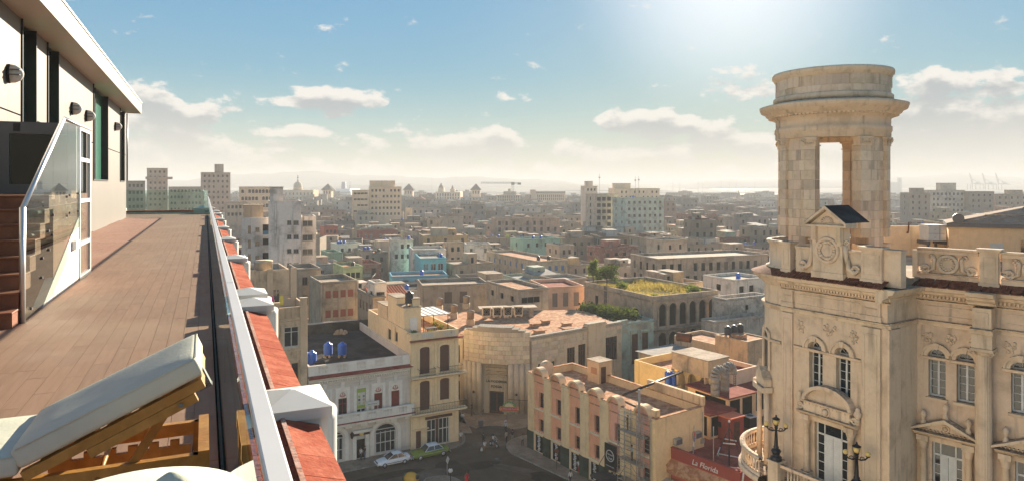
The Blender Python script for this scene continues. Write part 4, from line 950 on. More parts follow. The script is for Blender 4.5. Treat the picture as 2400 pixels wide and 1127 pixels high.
            for i in range(5): m.ball((-.3+.15*i, -.08, 38.1), .07, 6, 5)
            m.build('ionic_capital', st, tw_, STONE)
    cyl([(3.45, 28.9), (3.45, 29.4), (4.9, 29.4), (4.9, 28.9)], 'tower_plinth', par=tw_)
    # ---- pavilion and walls on the museum roof
    pv = thing('roof_pavilion', 'beige pavilion with grey hipped roof standing on the museum roof', 'building')
    FP2 = frame_m((PD(2223, 560, 57).x, 57.0), math.radians(-30))
    zt = H-(532-HY)/FP*57
    m = mb(FP2); m.box(0, 0, 28.9, 18, 6, zt); m.build('wall', MT['plaster_clean'], pv, (.72, .52, .36))
    m = mb(FP2); m.box(-.15, -.2, zt, 18, 6.2, zt+.32); m.build('gutter', MT['darkgrey'], pv)
    m = mb(FP2); m.ring([[(-.1, -.15, zt+.33), (18, -.15, zt+.33), (18, 6.1, zt+.33), (-.1, 6.1, zt+.33)], [(8, 3.0, zt+2.3), (13, 3.0, zt+2.3), (13, 3.3, zt+2.3), (8, 3.3, zt+2.3)]], sm=False); m.build('roof', M_two('roof_felt', (.36, .29, .22), (.46, .37, .29), .6, rough=1.0), pv)
    for k in range(7):
        x = 1+k*1.6; m = mb(FP2); t = min(.9, x/7.)
        m.path([(x, -.1, zt+.36), (7.6+x*.3, 2.95, zt+2.3)], .04, 4); m.build('roof_seam', MT['roofcem'], pv)
    for t in (.33, .66):
        m = mb(FP2); m.path([(-.1+8.1*t, -.15+3.15*t, zt+.36+1.97*t), (18-5*t, -.15+3.15*t, zt+.36+1.97*t)], .035, 4); m.build('roof_seam', MT['roofcem'], pv)
    m = mb(FP2); m.M = FP2 @ Matrix.Translation((.7, .3, zt+.7)) @ Matrix.Rotation(math.pi/2, 4, 'X'); m.lathe(0, 0, [(.42, -.3), (.42, .4)], 14); m.build('vent_cowl', MT['darkgrey'], pv)
    x = fx(FP2, 2336); m = mb(FP2); m.box(x-.45, -.06, zt-2.2, x+.45, .0, zt-1.2); m.box(x-.36, -.075, zt-2.12, x+.36, -.06, zt-1.28); m.build('hatch', MT['white'], pv)
    m = mb(FP2); x = fx(FP2, 2400); m.box(x-.2, -.06, zt-2.6, x+1.0, .0, zt-.9); m.build('window', MT['pane'], pv)
    wl = thing('roof_wall', 'plain beige wall behind the tower on the museum roof', 'wall')
    A = PD(2075, 555, 60); zt2 = H-(530-HY)/FP*60
    m = MB(); m.box(A.x, 60, 28.9, A.x+6.2, 60.3, zt2); m.build('wall', MT['plaster_clean'], wl, (.70, .55, .42))
    m = MB(); m.path([(A.x+2.0, 59.9, zt2+.35), (A.x+2.0, 59.9, zt2-.2), (A.x+1.9, 59.85, zt2-.6), (A.x+1.8, 59.85, zt2-.55)], .06); m.build('pipe', MT['rust'], wl)
    ac = thing('air_handling_unit', 'white boxy air conditioning unit between roof wall and pavilion', 'air conditioner')
    q = PD(2176, 565, 57.5); m = MB(); m.box(q.x, 57.5, q.z, q.x+1.5, 58.8, q.z+1.35); o = m.build('casing', MT['white'], ac); bv = o.modifiers.new('b', 'BEVEL'); bv.width = .03
    m = MB(); m.box(q.x+.05, 57.48, q.z+.62, q.x+1.45, 57.499, q.z+.64).box(q.x+.95, 57.48, q.z+.05, q.x+.97, 57.499, q.z+1.3).box(q.x+.5, 57.47, q.z+.3, q.x+.62, 57.499, q.z+.33).box(q.x+.5, 57.47, q.z+.95, q.x+.62, 57.499, q.z+.98); m.build('panel_joint', MT['darkgrey'], ac)
    m = MB(); m.box(q.x-.1, 57.4, q.z-.3, q.x+.1, 59, q.z).box(q.x+1.3, 57.4, q.z-.3, q.x+1.5, 59, q.z); m.box(q.x-.1, 57.4, 28.9, q.x+.05, 57.6, q.z-.3).box(q.x+1.4, 58.7, 28.9, q.x+1.5, 59, q.z-.3); m.build('stand', MT['darkgrey'], ac)
    # ---- lamps on the balcony piers
    proto = None
    for x, lb in ((-.62, 'black three globe lamp on the museum balcony, nearer the round corner'), (5.5, 'black three globe lamp on the museum balcony, right of the corner door')):
        if proto is None:
            proto = o = thing('balcony_lamp', '', 'lamp', group='three globe lamps on the museum balcony')
            m = MB(); m.lathe(0, 0, [(.42, 0), (.42, .08), (.36, .14), (.40, .2), (.3, .28), (.22, .3), (.30, .5), (.36, .62), (.28, .74), (.16, .8), (.2, .9), (.14, 1.0), (.11, 1.6), (.085, 2.2), (.13, 2.25), (.10, 2.4)], 14); m.build('lamp_post', MT['black'], o)
            m = MB()
            for s in (-1, 1): m.path([(0, 0, 2.15), (s*.25, 0, 2.05), (s*.5, 0, 2.12), (s*.66, 0, 2.3)], .045, 6); scroll(m, s*.3, 0, 2.16, .14, s, 1.2, .03); m.lathe(s*.66, 0, [(.12, 2.3), (.14, 2.36)], 10)
            m.lathe(0, 0, [(.13, 2.4), (.16, 2.5)], 10); m.lathe(0, 0, [(.27, 2.9), (.28, 2.95), (.14, 3.02), (.06, 3.1), (.07, 3.16), (.0, 3.25)], 12)
            for i in range(4):
                t = i*math.pi/2+.4; m.path([(.15*math.cos(t), .15*math.sin(t), 2.5), (.28*math.cos(t), .28*math.sin(t), 2.72), (.26*math.cos(t), .26*math.sin(t), 2.92)], .014, 4)
            m.build('arms', MT['black'], o)
            MB().ball((0, 0, 2.72), .235, 16, 12).build('globe', MT['globe'], o)
            for s in (-1, 1): MB().ball((s*.66, 0, 2.5), .165, 14, 10).build('globe', MT['globe'], o)
        else: o = clone(proto)
        p = FB @ Vector((x, FBy, 15.2)); o.location = p; o.rotation_euler = (0, 0, math.radians(-18)); o['label'] = lb
museum()
# ---------------------------------------------------------------- buildings
G = math.radians(28)
LAND = []          # (label phrase, px, py, depth) of named buildings
FOOT = []          # footprints kept clear by the filler
WCACHE = {}
def window_mesh(kind, w, h, arch, sub):
    k = (kind, round(w, 2), round(h, 2), round(arch, 2), sub)
    if k in WCACHE: return WCACHE[k]
    m = MB(); t = min(.09, w*.09); y = .12; x0, x1 = -w/2, w/2; zt = h-arch
    def outline(i): return [(x0+i, i if kind != 'door' else 0), (x1-i, i if kind != 'door' else 0)]+(arc_pts(0, zt, w/2-i, arch-i, 8, 0, math.pi) if arch else [(x1-i, h-i), (x0+i, h-i)])
    if kind in ('win', 'door'):
        m.box(x0, y, 0, x0+t, y+.08, zt); m.box(x1-t, y, 0, x1, y+.08, zt); m.box(x0+t, y, zt-t, x1-t, y+.08, zt); m.box(-t/2, y, t, t/2, y+.07, zt-t)
        if kind == 'win': m.box(x0+t, y, 0, x1-t, y+.08, t)
        if h > 2.2: m.box(x0+t, y+.01, zt*.72, x1-t, y+.06, zt*.72+t*.8)
        if arch: archivolt(m, 0, zt, w/2-t, t, y, y+.08, rz=arch-t, n=8)
        if kind == 'win' and not arch: m.box(x0-.08, -.08, -.1, x1+.08, .1, -.005)
    elif kind == 'shut':
        m.prismy(outline(0), y, y+.05)
        for q in (x0+.12*w, .04*w):
            n = max(3, int(h/.28))
            for i in range(n): m.box(q, y-.02, h*.06+i*(zt*.88)/n, q+.34*w, y, h*.06+(i+.65)*(zt*.88)/n)
    pane = MB() if sub else m
    if kind in ('win', 'door'): pane.prismy(outline(.01), y+.04, y+.05, 0 if sub else 1)
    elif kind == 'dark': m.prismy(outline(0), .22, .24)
    r = (m.mesh('window', [MT['frame'], MT['pane']] if kind in ('win', 'door') else [MT['dark'] if kind == 'dark' else MT['frame']]), pane.mesh('pane', MT['pane']) if sub and kind in ('win', 'door') else None)
    WCACHE[k] = r; return r
class Bld:
    def __init__(s, name, label, px, py, h, pxR=None, pxL=None, col=(.5, .45, .38), mat='plaster', roof='roofcem', th=G, a=None, b=None, par=.7, cat='building', group=None, F=None, wc=(.2, .13, .09), sub=False, short=None, z0=0.0, Y=None):
        if Y: F = PD(px, py, Y); h = F.z
        if F is None: F = P(px, py, h)
        u = Vector((math.cos(th), math.sin(th))); v = Vector((-u.y, u.x)); s.F = Vector((F[0], F[1]))
        def solve(d, p): k = (p-1200)/FP; return (k*s.F.y-s.F.x)/(d.x-k*d.y)
        s.a = a if a is not None else max(2., solve(u, pxR)); s.b = b if b is not None else max(2., min(60, solve(v, pxL)))
        s.h = h; s.col = col; s.mat = mat; s.roof = roof; s.par = par; s.wc = wc; s.sub = sub; s.th = th; s.u = u; s.v = v; s.z0 = z0
        s.root = thing(name, label, cat, (s.F.x, s.F.y, 0), th, group); s.holes = {'f': [], 'l': [], 'r': []}
        s.short = short or label
        s.L = {'f': s.a, 'l': s.b, 'r': s.b}
        s.M = {'f': Matrix(), 'l': Matrix(((0, 1, 0, 0), (-1, 0, 0, s.b), (0, 0, 1, 0), (0, 0, 0, 1))), 'r': Matrix(((0, -1, 0, s.a), (1, 0, 0, 0), (0, 0, 1, 0), (0, 0, 0, 1)))}
        c = s.F+u*(s.a/2)+v*(s.b/2); FOOT.append((c.x, c.y, u, v, s.a/2, s.b/2)); q = proj((c.x, c.y, h)); LAND.append((s.short, q[0], q[1], c.y))
        s.done = False; s.ntank = {}
    def W(s, f): return frame_m(s.F, s.th) @ s.M[f]
    def fx(s, f, px): return fx(s.W(f), px)
    def fz(s, f, px, py): return fz(s.W(f), px, py)
    def win(s, f, x, z, w, h, kind='win', arch=0.0, wc=None, name=None):
        if x-w/2 < .05 or x+w/2 > s.L[f]-.05 or z+h > s.h-.1: return
        s.holes[f].append((x-w/2, x+w/2, z, z+h, arch))
        me, pm = window_mesh(kind, w, h, arch, s.sub)
        o = put(name or ('door' if kind == 'door' else 'window' if kind != 'dark' else 'opening'), me, s.root, wc or s.wc); o.matrix_local = s.M[f] @ Matrix.Translation((x, 0, z))
        if pm: put('pane', pm, o)
        return o
    def winpx(s, f, p0, p1, y0, y1, kind='win', arch=0.0, wc=None):
        x0, x1 = s.fx(f, p0), s.fx(f, p1); pc = (p0+p1)/2; z1, z0 = s.fz(f, pc, y0), s.fz(f, pc, y1)
        return s.win(f, (x0+x1)/2, z0, abs(x1-x0), z1-z0, kind, arch*abs(x1-x0)/2, wc)
    def grid(s, f, n, zs, w=1.0, h=1.4, kind='win', m=.8, arch=0.0, skip=0.0, mix=None):
        for z in zs:
            for i in range(n):
                if RND.random() < skip: continue
                k = RND.choice(mix) if mix else kind
                s.win(f, m+(s.L[f]-2*m)*(i+.5)/n, z, w, h, k, arch)
    def M3(s, f='f'): m = MB(); m.M = s.M[f]; return m
    def part(s, m, name, mat=None, col=None): return m.build(name, MT[mat] if mat else MT[s.mat], s.root, col or s.col)
    def cornice(s, z, o=.25, hh=.3, faces='fl', mat=None, col=None):
        for f in faces:
            m = s.M3(f); moulding(m, -o if f == 'f' or f == 'r' else 0, s.L[f]+(o if f != 'r' else 0), [(.02, z), (o*.5, z+hh*.3), (o, z+hh*.6), (o, z+hh), (.0, z+hh+.03)], back=.0); s.part(m, 'cornice', mat, col)
    def box(s, x0, y0, x1, y1, z1, name='roof_hut', z0=None, mat=None, col=None, cap=True):
        z0 = s.h-s.par-.05 if z0 is None else z0
        m = MB().box(x0, y0, z0, x1, y1, z1); o = s.part(m, name, mat, col)
        if cap: MB().box(x0-.12, y0-.12, z1, x1+.12, y1+.12, z1+.12).build('roof_slab', MT['roofcem'], o)
        return o
    def finish(s):
        m = MB(); pr = .22; zr = s.h-s.par
        for f in 'flr':
            m.M = s.M[f]; wall_holes(m, 0, s.L[f], s.z0, s.h, s.holes[f], .24)
        m.M = None; a, b, h = s.a, s.b, s.h
        m.face([(a, b, s.z0), (0, b, s.z0), (0, b, h), (a, b, h)])
        if s.par > 0:
            o = [(0, 0), (a, 0), (a, b), (0, b)]; i = [(pr, pr), (a-pr, pr), (a-pr, b-pr), (pr, b-pr)]
            for k in range(4):
                p, q, r, t = o[k], o[(k+1) % 4], i[(k+1) % 4], i[k]
                m.face([(*p, h), (*q, h), (*r, h), (*t, h)]); m.face([(*t, h), (*r, h), (*r, zr-.1), (*t, zr-.1)])
        m.build('wall', MT[s.mat], s.root, s.col)
        MB().box(pr*.5, pr*.5, zr-.12, a-pr*.5, b-pr*.5, zr).build('roof', MT[s.roof], s.root, s.col)
        s.done = True; return s
    def up(s, x, y, z=None): return s.F.x+s.u.x*x+s.v.x*y, s.F.y+s.u.y*x+s.v.y*y, (s.h-s.par if z is None else z)
    def tank(s, x, y, kind='blue', r=.55, hh=1.25, z=None, stand=.35, short=None):
        return tank(s.up(x, y, z), kind, r, hh, stand, short or s.short)
ORD = ['', 'second ', 'third ', 'fourth ', 'fifth ', 'sixth ', 'seventh ', 'eighth ', 'ninth ', 'tenth ', 'eleventh ', 'twelfth ']
TN = {}; TPROTO = {}
def tank(p, kind, r, hh, stand, short):
    key = (kind, short); n = TN.get(key, 0); TN[key] = n+1
    lab = '%s%s water tank on the %s' % (ORD[min(n, 11)], kind, short)
    if kind not in TPROTO:
        o = thing('water_tank', lab, 'water tank', p)
        m = MB(); pf = [(.0, .0), (.5, .0)]
        for i in range(8): z = .05+i*.1; pf += [(.5, z), (.47, z+.02), (.47, z+.04), (.5, z+.06)]
        pf += [(.5, .86), (.4, .95), (.18, 1.0), (.18, 1.05), (.0, 1.06)]
        m.lathe(0, 0, pf, 16); m.build('tank_body', MT['bluetank' if kind == 'blue' else 'blacktank'], o)
        MB().lathe(0, 0, [(.2, 1.03), (.2, 1.1), (.0, 1.11)], 12).build('lid', MT['bluetank' if kind == 'blue' else 'blacktank'], o)
        m = MB()
        for a in range(4): m.box(.3*(1 if a < 2 else -1)-.1, .3*(1 if a % 2 else -1)-.1, -.28, .3*(1 if a < 2 else -1)+.1, .3*(1 if a % 2 else -1)+.1, -.005)
        m.build('stand', MT['roofcem'], o); o['group'] = 'plastic water tanks on the rooftops'; TPROTO[kind] = o
    else:
        o = clone(TPROTO[kind]); o['label'] = lab
    o.location = (p[0], p[1], p[2]+.28*hh); o.scale = (2*r, 2*r, hh); o.rotation_euler = (0, 0, rnd(0, 3)); return o
def text_part(txt, size, mat, parent, M, ext=.02, align='CENTER', shear=0.0, name='lettering'):
    c = bpy.data.curves.new('t', 'FONT'); c.body = txt; c.size = size; c.extrude = ext; c.align_x = align; c.shear = shear; c.resolution_u = 2
    o = bpy.data.objects.new('t', c); me = evaluated(o); bpy.data.curves.remove(c)
    me.materials.clear(); me.materials.append(MT[mat] if isinstance(mat, str) else mat)
    r = put(name, me, parent); r.matrix_local = M @ Matrix.Rotation(math.pi/2, 4, 'X'); return r

# ---------------------------------------------------------------- ground, street, pavements
def ground():
    g = MB().box(-4000, -200, -.6, 4000, 1394, -.004).build('ground', M_two('city_ground', (.10, .09, .078), (.15, .135, .115), .05)); tag(g, kind='structure')
    # street junction in front
    r = MB().prism([(-60, 40), (60, 40), (60, 100), (20, 108), (-6, 108), (-60, 84)], .0, .004).build('street', MT['asphalt']); tag(r, kind='structure')
    def pave(name, pts, h=.14):
        o = MB().prism([(p.x, p.y) for p in pts], .0, h).build(name, MT['pave']); tag(o, kind='structure')
        cx = sum(p.x for p in pts)/len(pts); cy = sum(p.y for p in pts)/len(pts); m = MB(); n = len(pts)
        for i in range(n):
            a, b = pts[i], pts[(i+1) % n]; d = Vector((b.x-a.x, b.y-a.y, 0)); L = d.length
            if L < .05: continue
            d /= L; nn = Vector((d.y, -d.x, 0))*.14; k = 0.0
            m.face([(a.x, a.y, h+.004), (b.x, b.y, h+.004), (b.x-nn.x, b.y-nn.y, h+.004), (a.x-nn.x, a.y-nn.y, h+.004)]); m.face([(a.x+nn.x*.05, a.y+nn.y*.05, 0), (b.x+nn.x*.05, b.y+nn.y*.05, 0), (b.x+nn.x*.05, b.y+nn.y*.05, h+.004), (a.x+nn.x*.05, a.y+nn.y*.05, h+.004)])
        m.build('kerb', MT['kerb'], o)
    def g_(px, py): return P(px, py, 0)
    def rnd_corner(a, b, c, n=8):
        return [a*(1-t)**2+b*2*t*(1-t)+c*t*t for t in [i/n for i in range(n+1)]]
    # pavement along the white and cream buildings, rounded at the corner
    pave('pavement', [g_(700, 1128)]+[g_(785, 1112)]+[g_(1010, 1062)]+rnd_corner(g_(1060, 1051), g_(1105, 1040), g_(1085, 1015))+[Vector((-5.6, 96.5, 0)), Vector((-9, 110, 0)), Vector((-30, 92, 0))])
    # rounded pavement in front of the curved shop
    pave('pavement', [g_(1060, 985)]+rnd_corner(g_(1082, 992), g_(1150, 1022), g_(1236, 1000))+[Vector((6, 103, 0)), Vector((10, 122, 0)), Vector((-12, 122, 0))])
    # pavement beside the yellow striped building
    pave('pavement', rnd_corner(g_(1236, 1020), g_(1160, 1034), g_(1200, 1064))+[g_(1330, 1124), g_(1420, 1166), g_(1560, 1230), Vector((17.2, 74.5, 0)), Vector((3.5, 96, 0))])
    # traffic island at the bottom
    pave('traffic_island', [g_(985, 1140)]+rnd_corner(g_(1000, 1122), g_(1060, 1105), g_(1092, 1140)), .12)
    # tarred repairs, stains and a manhole in the asphalt
    tar = [M_two('tar_repair_dark', (.06, .045, .032), (.09, .068, .048), .3), M_two('tar_repair_pale', (.15, .115, .08), (.2, .155, .11), .3)]
    for k, (px, py, w, d, q) in enumerate(((1120, 1090, 3.2, 1.2, .4), (1215, 1100, 4.5, 1.0, -.5), (1060, 1098, 2.2, 3.0, .5), (1150, 1040, 2.6, 1.4, .2), (900, 1116, 6.0, .9, .5), (1010, 1112, 2.4, 1.5, .6), (1290, 1120, 3.0, 1.6, -.5))):
        c = g_(px, py); rr = random.Random(k); pts = [(c.x+(w*math.cos(t)*math.cos(q)-d*math.sin(t)*math.sin(q))*rr.uniform(.75, 1.1), c.y+(w*math.cos(t)*math.sin(q)+d*math.sin(t)*math.cos(q))*rr.uniform(.75, 1.1)) for t in [2*math.pi*i/14 for i in range(14)]]
        tag(MB().prism(pts, .0045+k*.0004, .008+k*.0004).build('road_patch', tar[k % 2]), kind='structure')
    c = g_(1165, 1075); tag(MB().lathe(c.x, c.y, [(.38, .008), (.38, .013), (.0, .0135)], 18).build('manhole_cover', MT['darkgrey']), kind='structure')
    # inlaid terrazzo on the rounded pavement
    m = MB(); c = P(1155, 1008, .14)
    m.prism([(c.x+2.7*math.cos(t), c.y+2.0*math.sin(t)) for t in [2*math.pi*i/28 for i in range(28)]], .141, .146); tag(m.build('pavement_inlay', M_two('dark_terrazzo', (.085, .075, .06), (.11, .1, .08), .6)), kind='structure')
ground()

# ---------------------------------------------------------------- white balustraded building
def balustrade(b, f, x0, x1, z, h, n_groups, out, mat, col, bal=7):
    m = b.M3(f); m.box(x0, -out-.12, z, x1, -out+.12, z+.16); m.box(x0, -out-.14, z+h-.16, x1, -out+.14, z+h); 
    L = (x1-x0); pw = L/(2*n_groups+1)
    for i in range(n_groups+1):
        a = x0+i*2*pw; m.box(a, -out-.1, z+.16, a+pw, -out+.1, z+h-.16)
        m.box(a+pw*.12, -out-.125, z+.3, a+pw*.88, -out-.1, z+h-.3)
    o = b.part(m, 'balustrade', mat, col)
    bm = baluster_mesh(h-.32, .085, mat)
    for i in range(n_groups):
        a = x0+(2*i+1)*pw
        for k in range(bal):
            q = put('baluster', bm, o, col); q.matrix_local = b.M[f] @ Matrix.Translation((a+pw*(k+.5)/bal, -out, z+.16))
def white_building():
    WH = (.66, .70, .74); GR = (.53, .55, .575)
    b = Bld('white_balustrade_building', 'pale grey two storey building with white balustrades, red strips and dark roof', 722, 858, 12.7, 962, b=27, col=GR, mat='plaster_clean', roof='roofdark', par=1.2, wc=(.20, .035, .025), sub=True, short='dark roof of the balustraded building')
    L = b.a
    for i, (p0, p1) in enumerate(((751, 771), (793, 813), (836, 857), (877, 896), (917, 936))):
        x0, x1 = b.fx('f', p0), b.fx('f', p1); xc = (x0+x1)/2; w = x1-x0; z0, z1 = 5.4, 9.15
        if i == 2:
            m = b.M3(); m.box(xc-w/2, -.10, 6.6, xc+w/2, -.03, 9.05); bn = b.part(m, 'banner', 'objcol', (.30, .42, .06))
            m = b.M3(); m.box(xc-w*.42, -.115, 7.0, xc+w*.42, -.1, 8.6); m.build('banner_print', MT['white'], bn)
            for k, c in enumerate(((.35, .45, .08), (.6, .4, .25), (.1, .1, .1), (.45, .3, .2), (.3, .42, .1), (.2, .25, .2))):
                m = b.M3(); m.box(xc-w*.36+(k % 2)*w*.5, -.12, 7.1+(k//2)*.42, xc-w*.36+(k % 2)*w*.5+w*.24, -.116, 7.4+(k//2)*.42); m.build('banner_picture', MT['objcol'], bn, c)
            b.win('f', xc, z0, w, 1.1, 'door', wc=WH)
        else:
            b.win('f', xc, z0, w, 2.75, 'shut' if i > 2 else 'door')
            m = b.M3(); m.box(xc-w/2, -.02, 8.2, xc+w/2, .05, z1); sg = b.part(m, 'window_sign', None, WH)
            m = MB(); torus(m, (0, 0, 0), .27, .03, 16, 5, sz=.75); m.path([(-.38, 0, -.1), (-.2, 0, -.28), (0, 0, -.32), (.2, 0, -.28), (.38, 0, -.1)], .05, 5); m.tube((0, 0, -.1), (0, 0, .14), .04); q = m.build('emblem', MT['objcol'], sg, (.42, .05, .04)); q.matrix_local = b.M['f'] @ Matrix.Translation((xc, -.05, 8.68))
        m = b.M3(); 
        for q in ((xc-w/2-.38, 5.3, xc-w/2-.02, 9.5), (xc+w/2+.02, 5.3, xc+w/2+.38, 9.5), (xc-w/2-.02, 9.15, xc+w/2+.02, 9.5)): m.box(q[0], -.12, q[1], q[2], .0, q[3])
        m.box(xc-.22, -.2, 9.5, xc+.22, 0, 10.25); m.box(xc-.1, -.24, 9.6, xc+.1, -.2, 9.8).box(xc-.1, -.24, 9.95, xc+.1, -.2, 10.15)
        b.part(m, 'window_surround', None, WH)
    # hanging signboard, bracket lamp
    sgn = thing('hanging_sign', 'small white signboard standing on the balcony before a red door', 'sign', (b.F.x, b.F.y, 0), b.th)
    x = b.fx('f', 868); m = MB().box(x-.9, -.9, 6.9, x+.9, -.8, 7.5); m.build('board', MT['white'], sgn); MB().box(x-.8, -.8, 5.4, x-.72, -.75, 6.9).build('leg', MT['white'], sgn); MB().box(x+.72, -.8, 5.4, x+.8, -.75, 6.9).build('leg', MT['white'], sgn); MB().box(x-.6, -.91, 7.12, x+.6, -.901, 7.2).build('print', MT['objcol'], sgn, (.12, .3, .12))
    balustrade(b, 'f', .0, L, 11.45, 1.25, 5, .0, 'plaster_clean', WH)
    for f in 'f': m = b.M3(); moulding(m, 0, L+.2, [(.1, 10.6), (.15, 10.75), (.45, 10.95), (.55, 11.15)], back=.1); b.part(m, 'cornice', None, WH)
    m = b.M3(); m.face([(0, -.6, 11.16), (L+.2, -.6, 11.16), (L+.2, -.1, 11.46), (0, -.1, 11.46)]); m.face([(0, -.6, 11.1), (L+.2, -.6, 11.1), (L+.2, -.6, 11.16), (0, -.6, 11.16)]); b.part(m, 'red_strip', 'roofred')
    n = 42
    for i in range(n): m = b.M3(); m.box(i*L/n+.05, -.32, 10.42, i*L/n+.16, 0, 10.6); b.part(m, 'modillion', None, WH)
    m = b.M3(); moulding(m, 0, L, [(.06, 9.95), (.1, 10.0), (.06, 10.05)], back=0); b.part(m, 'string_course', None, GR)
    # balcony
    m = b.M3(); m.box(.0, -1.0, 4.85, L+.25, .0, 5.15); b.part(m, 'balcony_slab', None, WH)
    m = b.M3(); m.box(.0, -1.1, 5.15, L+.3, -.4, 5.28); b.part(m, 'red_strip', 'roofred')
    balustrade(b, 'f', .0, L+.2, 5.28, 1.1, 6, .85, 'plaster_clean', WH, 9)
    for i in range(7):
        x = 1+i*(L-1.5)/6; m = b.M3(); m.prismy([(x-.5, 4.84), (x+.5, 4.84), (x+.4, 4.4), (x-.4, 4.4)], -.55, 0); b.part(m, 'bracket', None, WH)
    # ground floor
    x0, x1 = b.fx('f', 880), b.fx('f', 927)
    def big_arch(x0, x1):
        xc = (x0+x1)/2; w = x1-x0; zb, zt = .35, 4.0
        b.win('f', xc, zb, w, zt-zb, 'dark', w*.38)
        m = b.M3(); y = .12; zs = zt-w*.38
        for x in (x0+.03, x0+w*.25, xc-.04, x0+w*.75, x1-.1): m.box(x, y, zb, x+.08, y+.08, zs+(.0 if x < x0+.1 or x > x1-.2 else .1))
        for z in (zb, zb+1.25, zs-.1, zs+.35): m.box(x0+.02, y, z, x1-.02, y+.07, z+.09)
        b.part(m, 'window_frame', 'white')
        m = b.M3(); m.box(x0, .19, zb, x1, .20, zt-.3); b.part(m, 'pane', 'pane')
        m = b.M3(); archivolt(m, xc, zs, w/2+.25, .45, -.12, 0, rz=w*.38+.25); m.box(x0-.7, -.12, .3, x0-.25, 0, zs); m.box(x1+.25, -.12, .3, x1+.7, 0, zs); b.part(m, 'arch_surround', None, WH)
    big_arch(x0, x1); big_arch(b.fx('f', 764), b.fx('f', 804))
    d0, d1 = b.fx('f', 835), b.fx('f', 856); xc = (d0+d1)/2
    b.win('f', xc, .15, d1-d0, 3.0, 'dark')
    m = b.M3(); m.box(d0-.45, -.15, .15, d0, 0, 3.3); m.box(d1, -.15, .15, d1+.45, 0, 3.3); m.box(d0-.6, -.5, 3.55, d1+.6, 0, 3.8); m.box(d0-.8, -.6, 3.8, d1+.8, 0, 3.92); b.part(m, 'door_surround', None, WH)
    m = b.M3(); m.box(d0-.5, -.35, 3.2, d1+.5, -.02, 3.5); b.part(m, 'door_sign', 'brownwood')
    m = MB(); m.lathe(0, 0, [(.28, 0), (.28, .05)], 12); q = m.build('round_sign', MT['globe'], b.root); q.matrix_local = b.M['f'] @ Matrix.Translation((xc, -.38, 3.45)) @ Matrix.Rotation(math.pi/2, 4, 'X')
    m = b.M3(); m.box(d0, .1, .15, d1, .16, .6) if False else m.box(d0+.05, .12, 2.55, d1-.05, .2, 3.1); b.part(m, 'transom', 'white')
    lm = thing('door_lantern', 'black lantern bracketed beside the ground floor door sign', 'lamp', (b.F.x, b.F.y, 0), b.th)
    m = MB(); x = d0-.7; m.lathe(x, -.6, [(.02, 3.0), (.14, 3.1), (.24, 3.6), (.26, 3.65), (.1, 3.85), (.02, 3.95)], 8); m.build('lantern', MT['black'], lm); MB().tube((x, 0, 3.9), (x, -.6, 3.9), .025).build('bracket', MT['black'], lm)
    m = b.M3(); m.box(b.fx('f', 944), -.06, .7, b.fx('f', 957), 0, 3.0); b.part(m, 'meter_box', None, GR)
    b.finish()
    for px, py, k in ((769, 836, 0), (802, 836, 0), (731, 858, 0), (716, 860, 0)):
        p = P(px, py, 11.5); tank(p, 'blue', .62, 1.5, .3, 'dark roof of the balustraded building')
    bx = thing('roof_crate', 'open dark crate beside the blue tanks on the dark roof', 'crate', P(750, 862, 11.5), .5); m = MB(); 
    for x in (-.6, .55): m.box(x, -.4, 0, x+.05, .4, .9)
    m.box(-.55, -.4, 0, .55, -.35, .9).box(-.55, .35, 0, .55, .4, .9); m.build('crate_sides', MT['blacktank'], bx)
    rb = thing('rubble_pile', 'pale rubble heap at the back of the dark roof', 'rubble', P(800, 782, 11.5)); m = MB()
    for i in range(14): q = (rnd(-.9, .9), rnd(-.5, .5), rnd(.05, .6)); m.frus(q[0]-.25, q[1]-.2, q[0]+.25, q[1]+.2, max(0, q[2]-.2), q[2]+.2, .08, .06)
    m.build('rubble_stones', MT['roofcem'], rb)['kind'] = 'stuff'
    bw = thing('roof_back_wall', 'low black wall closing the back of the dark roof', 'wall', (b.F.x, b.F.y, 0), b.th)
    MB().box(.5, 24, 11.5, 15.5, 24.4, 13.0).build('wall', MT['roofdark'], bw); MB().box(15.3, 4, 11.5, 15.6, 24, 12.6).build('wall', MT['roofdark'], bw)
white_building()

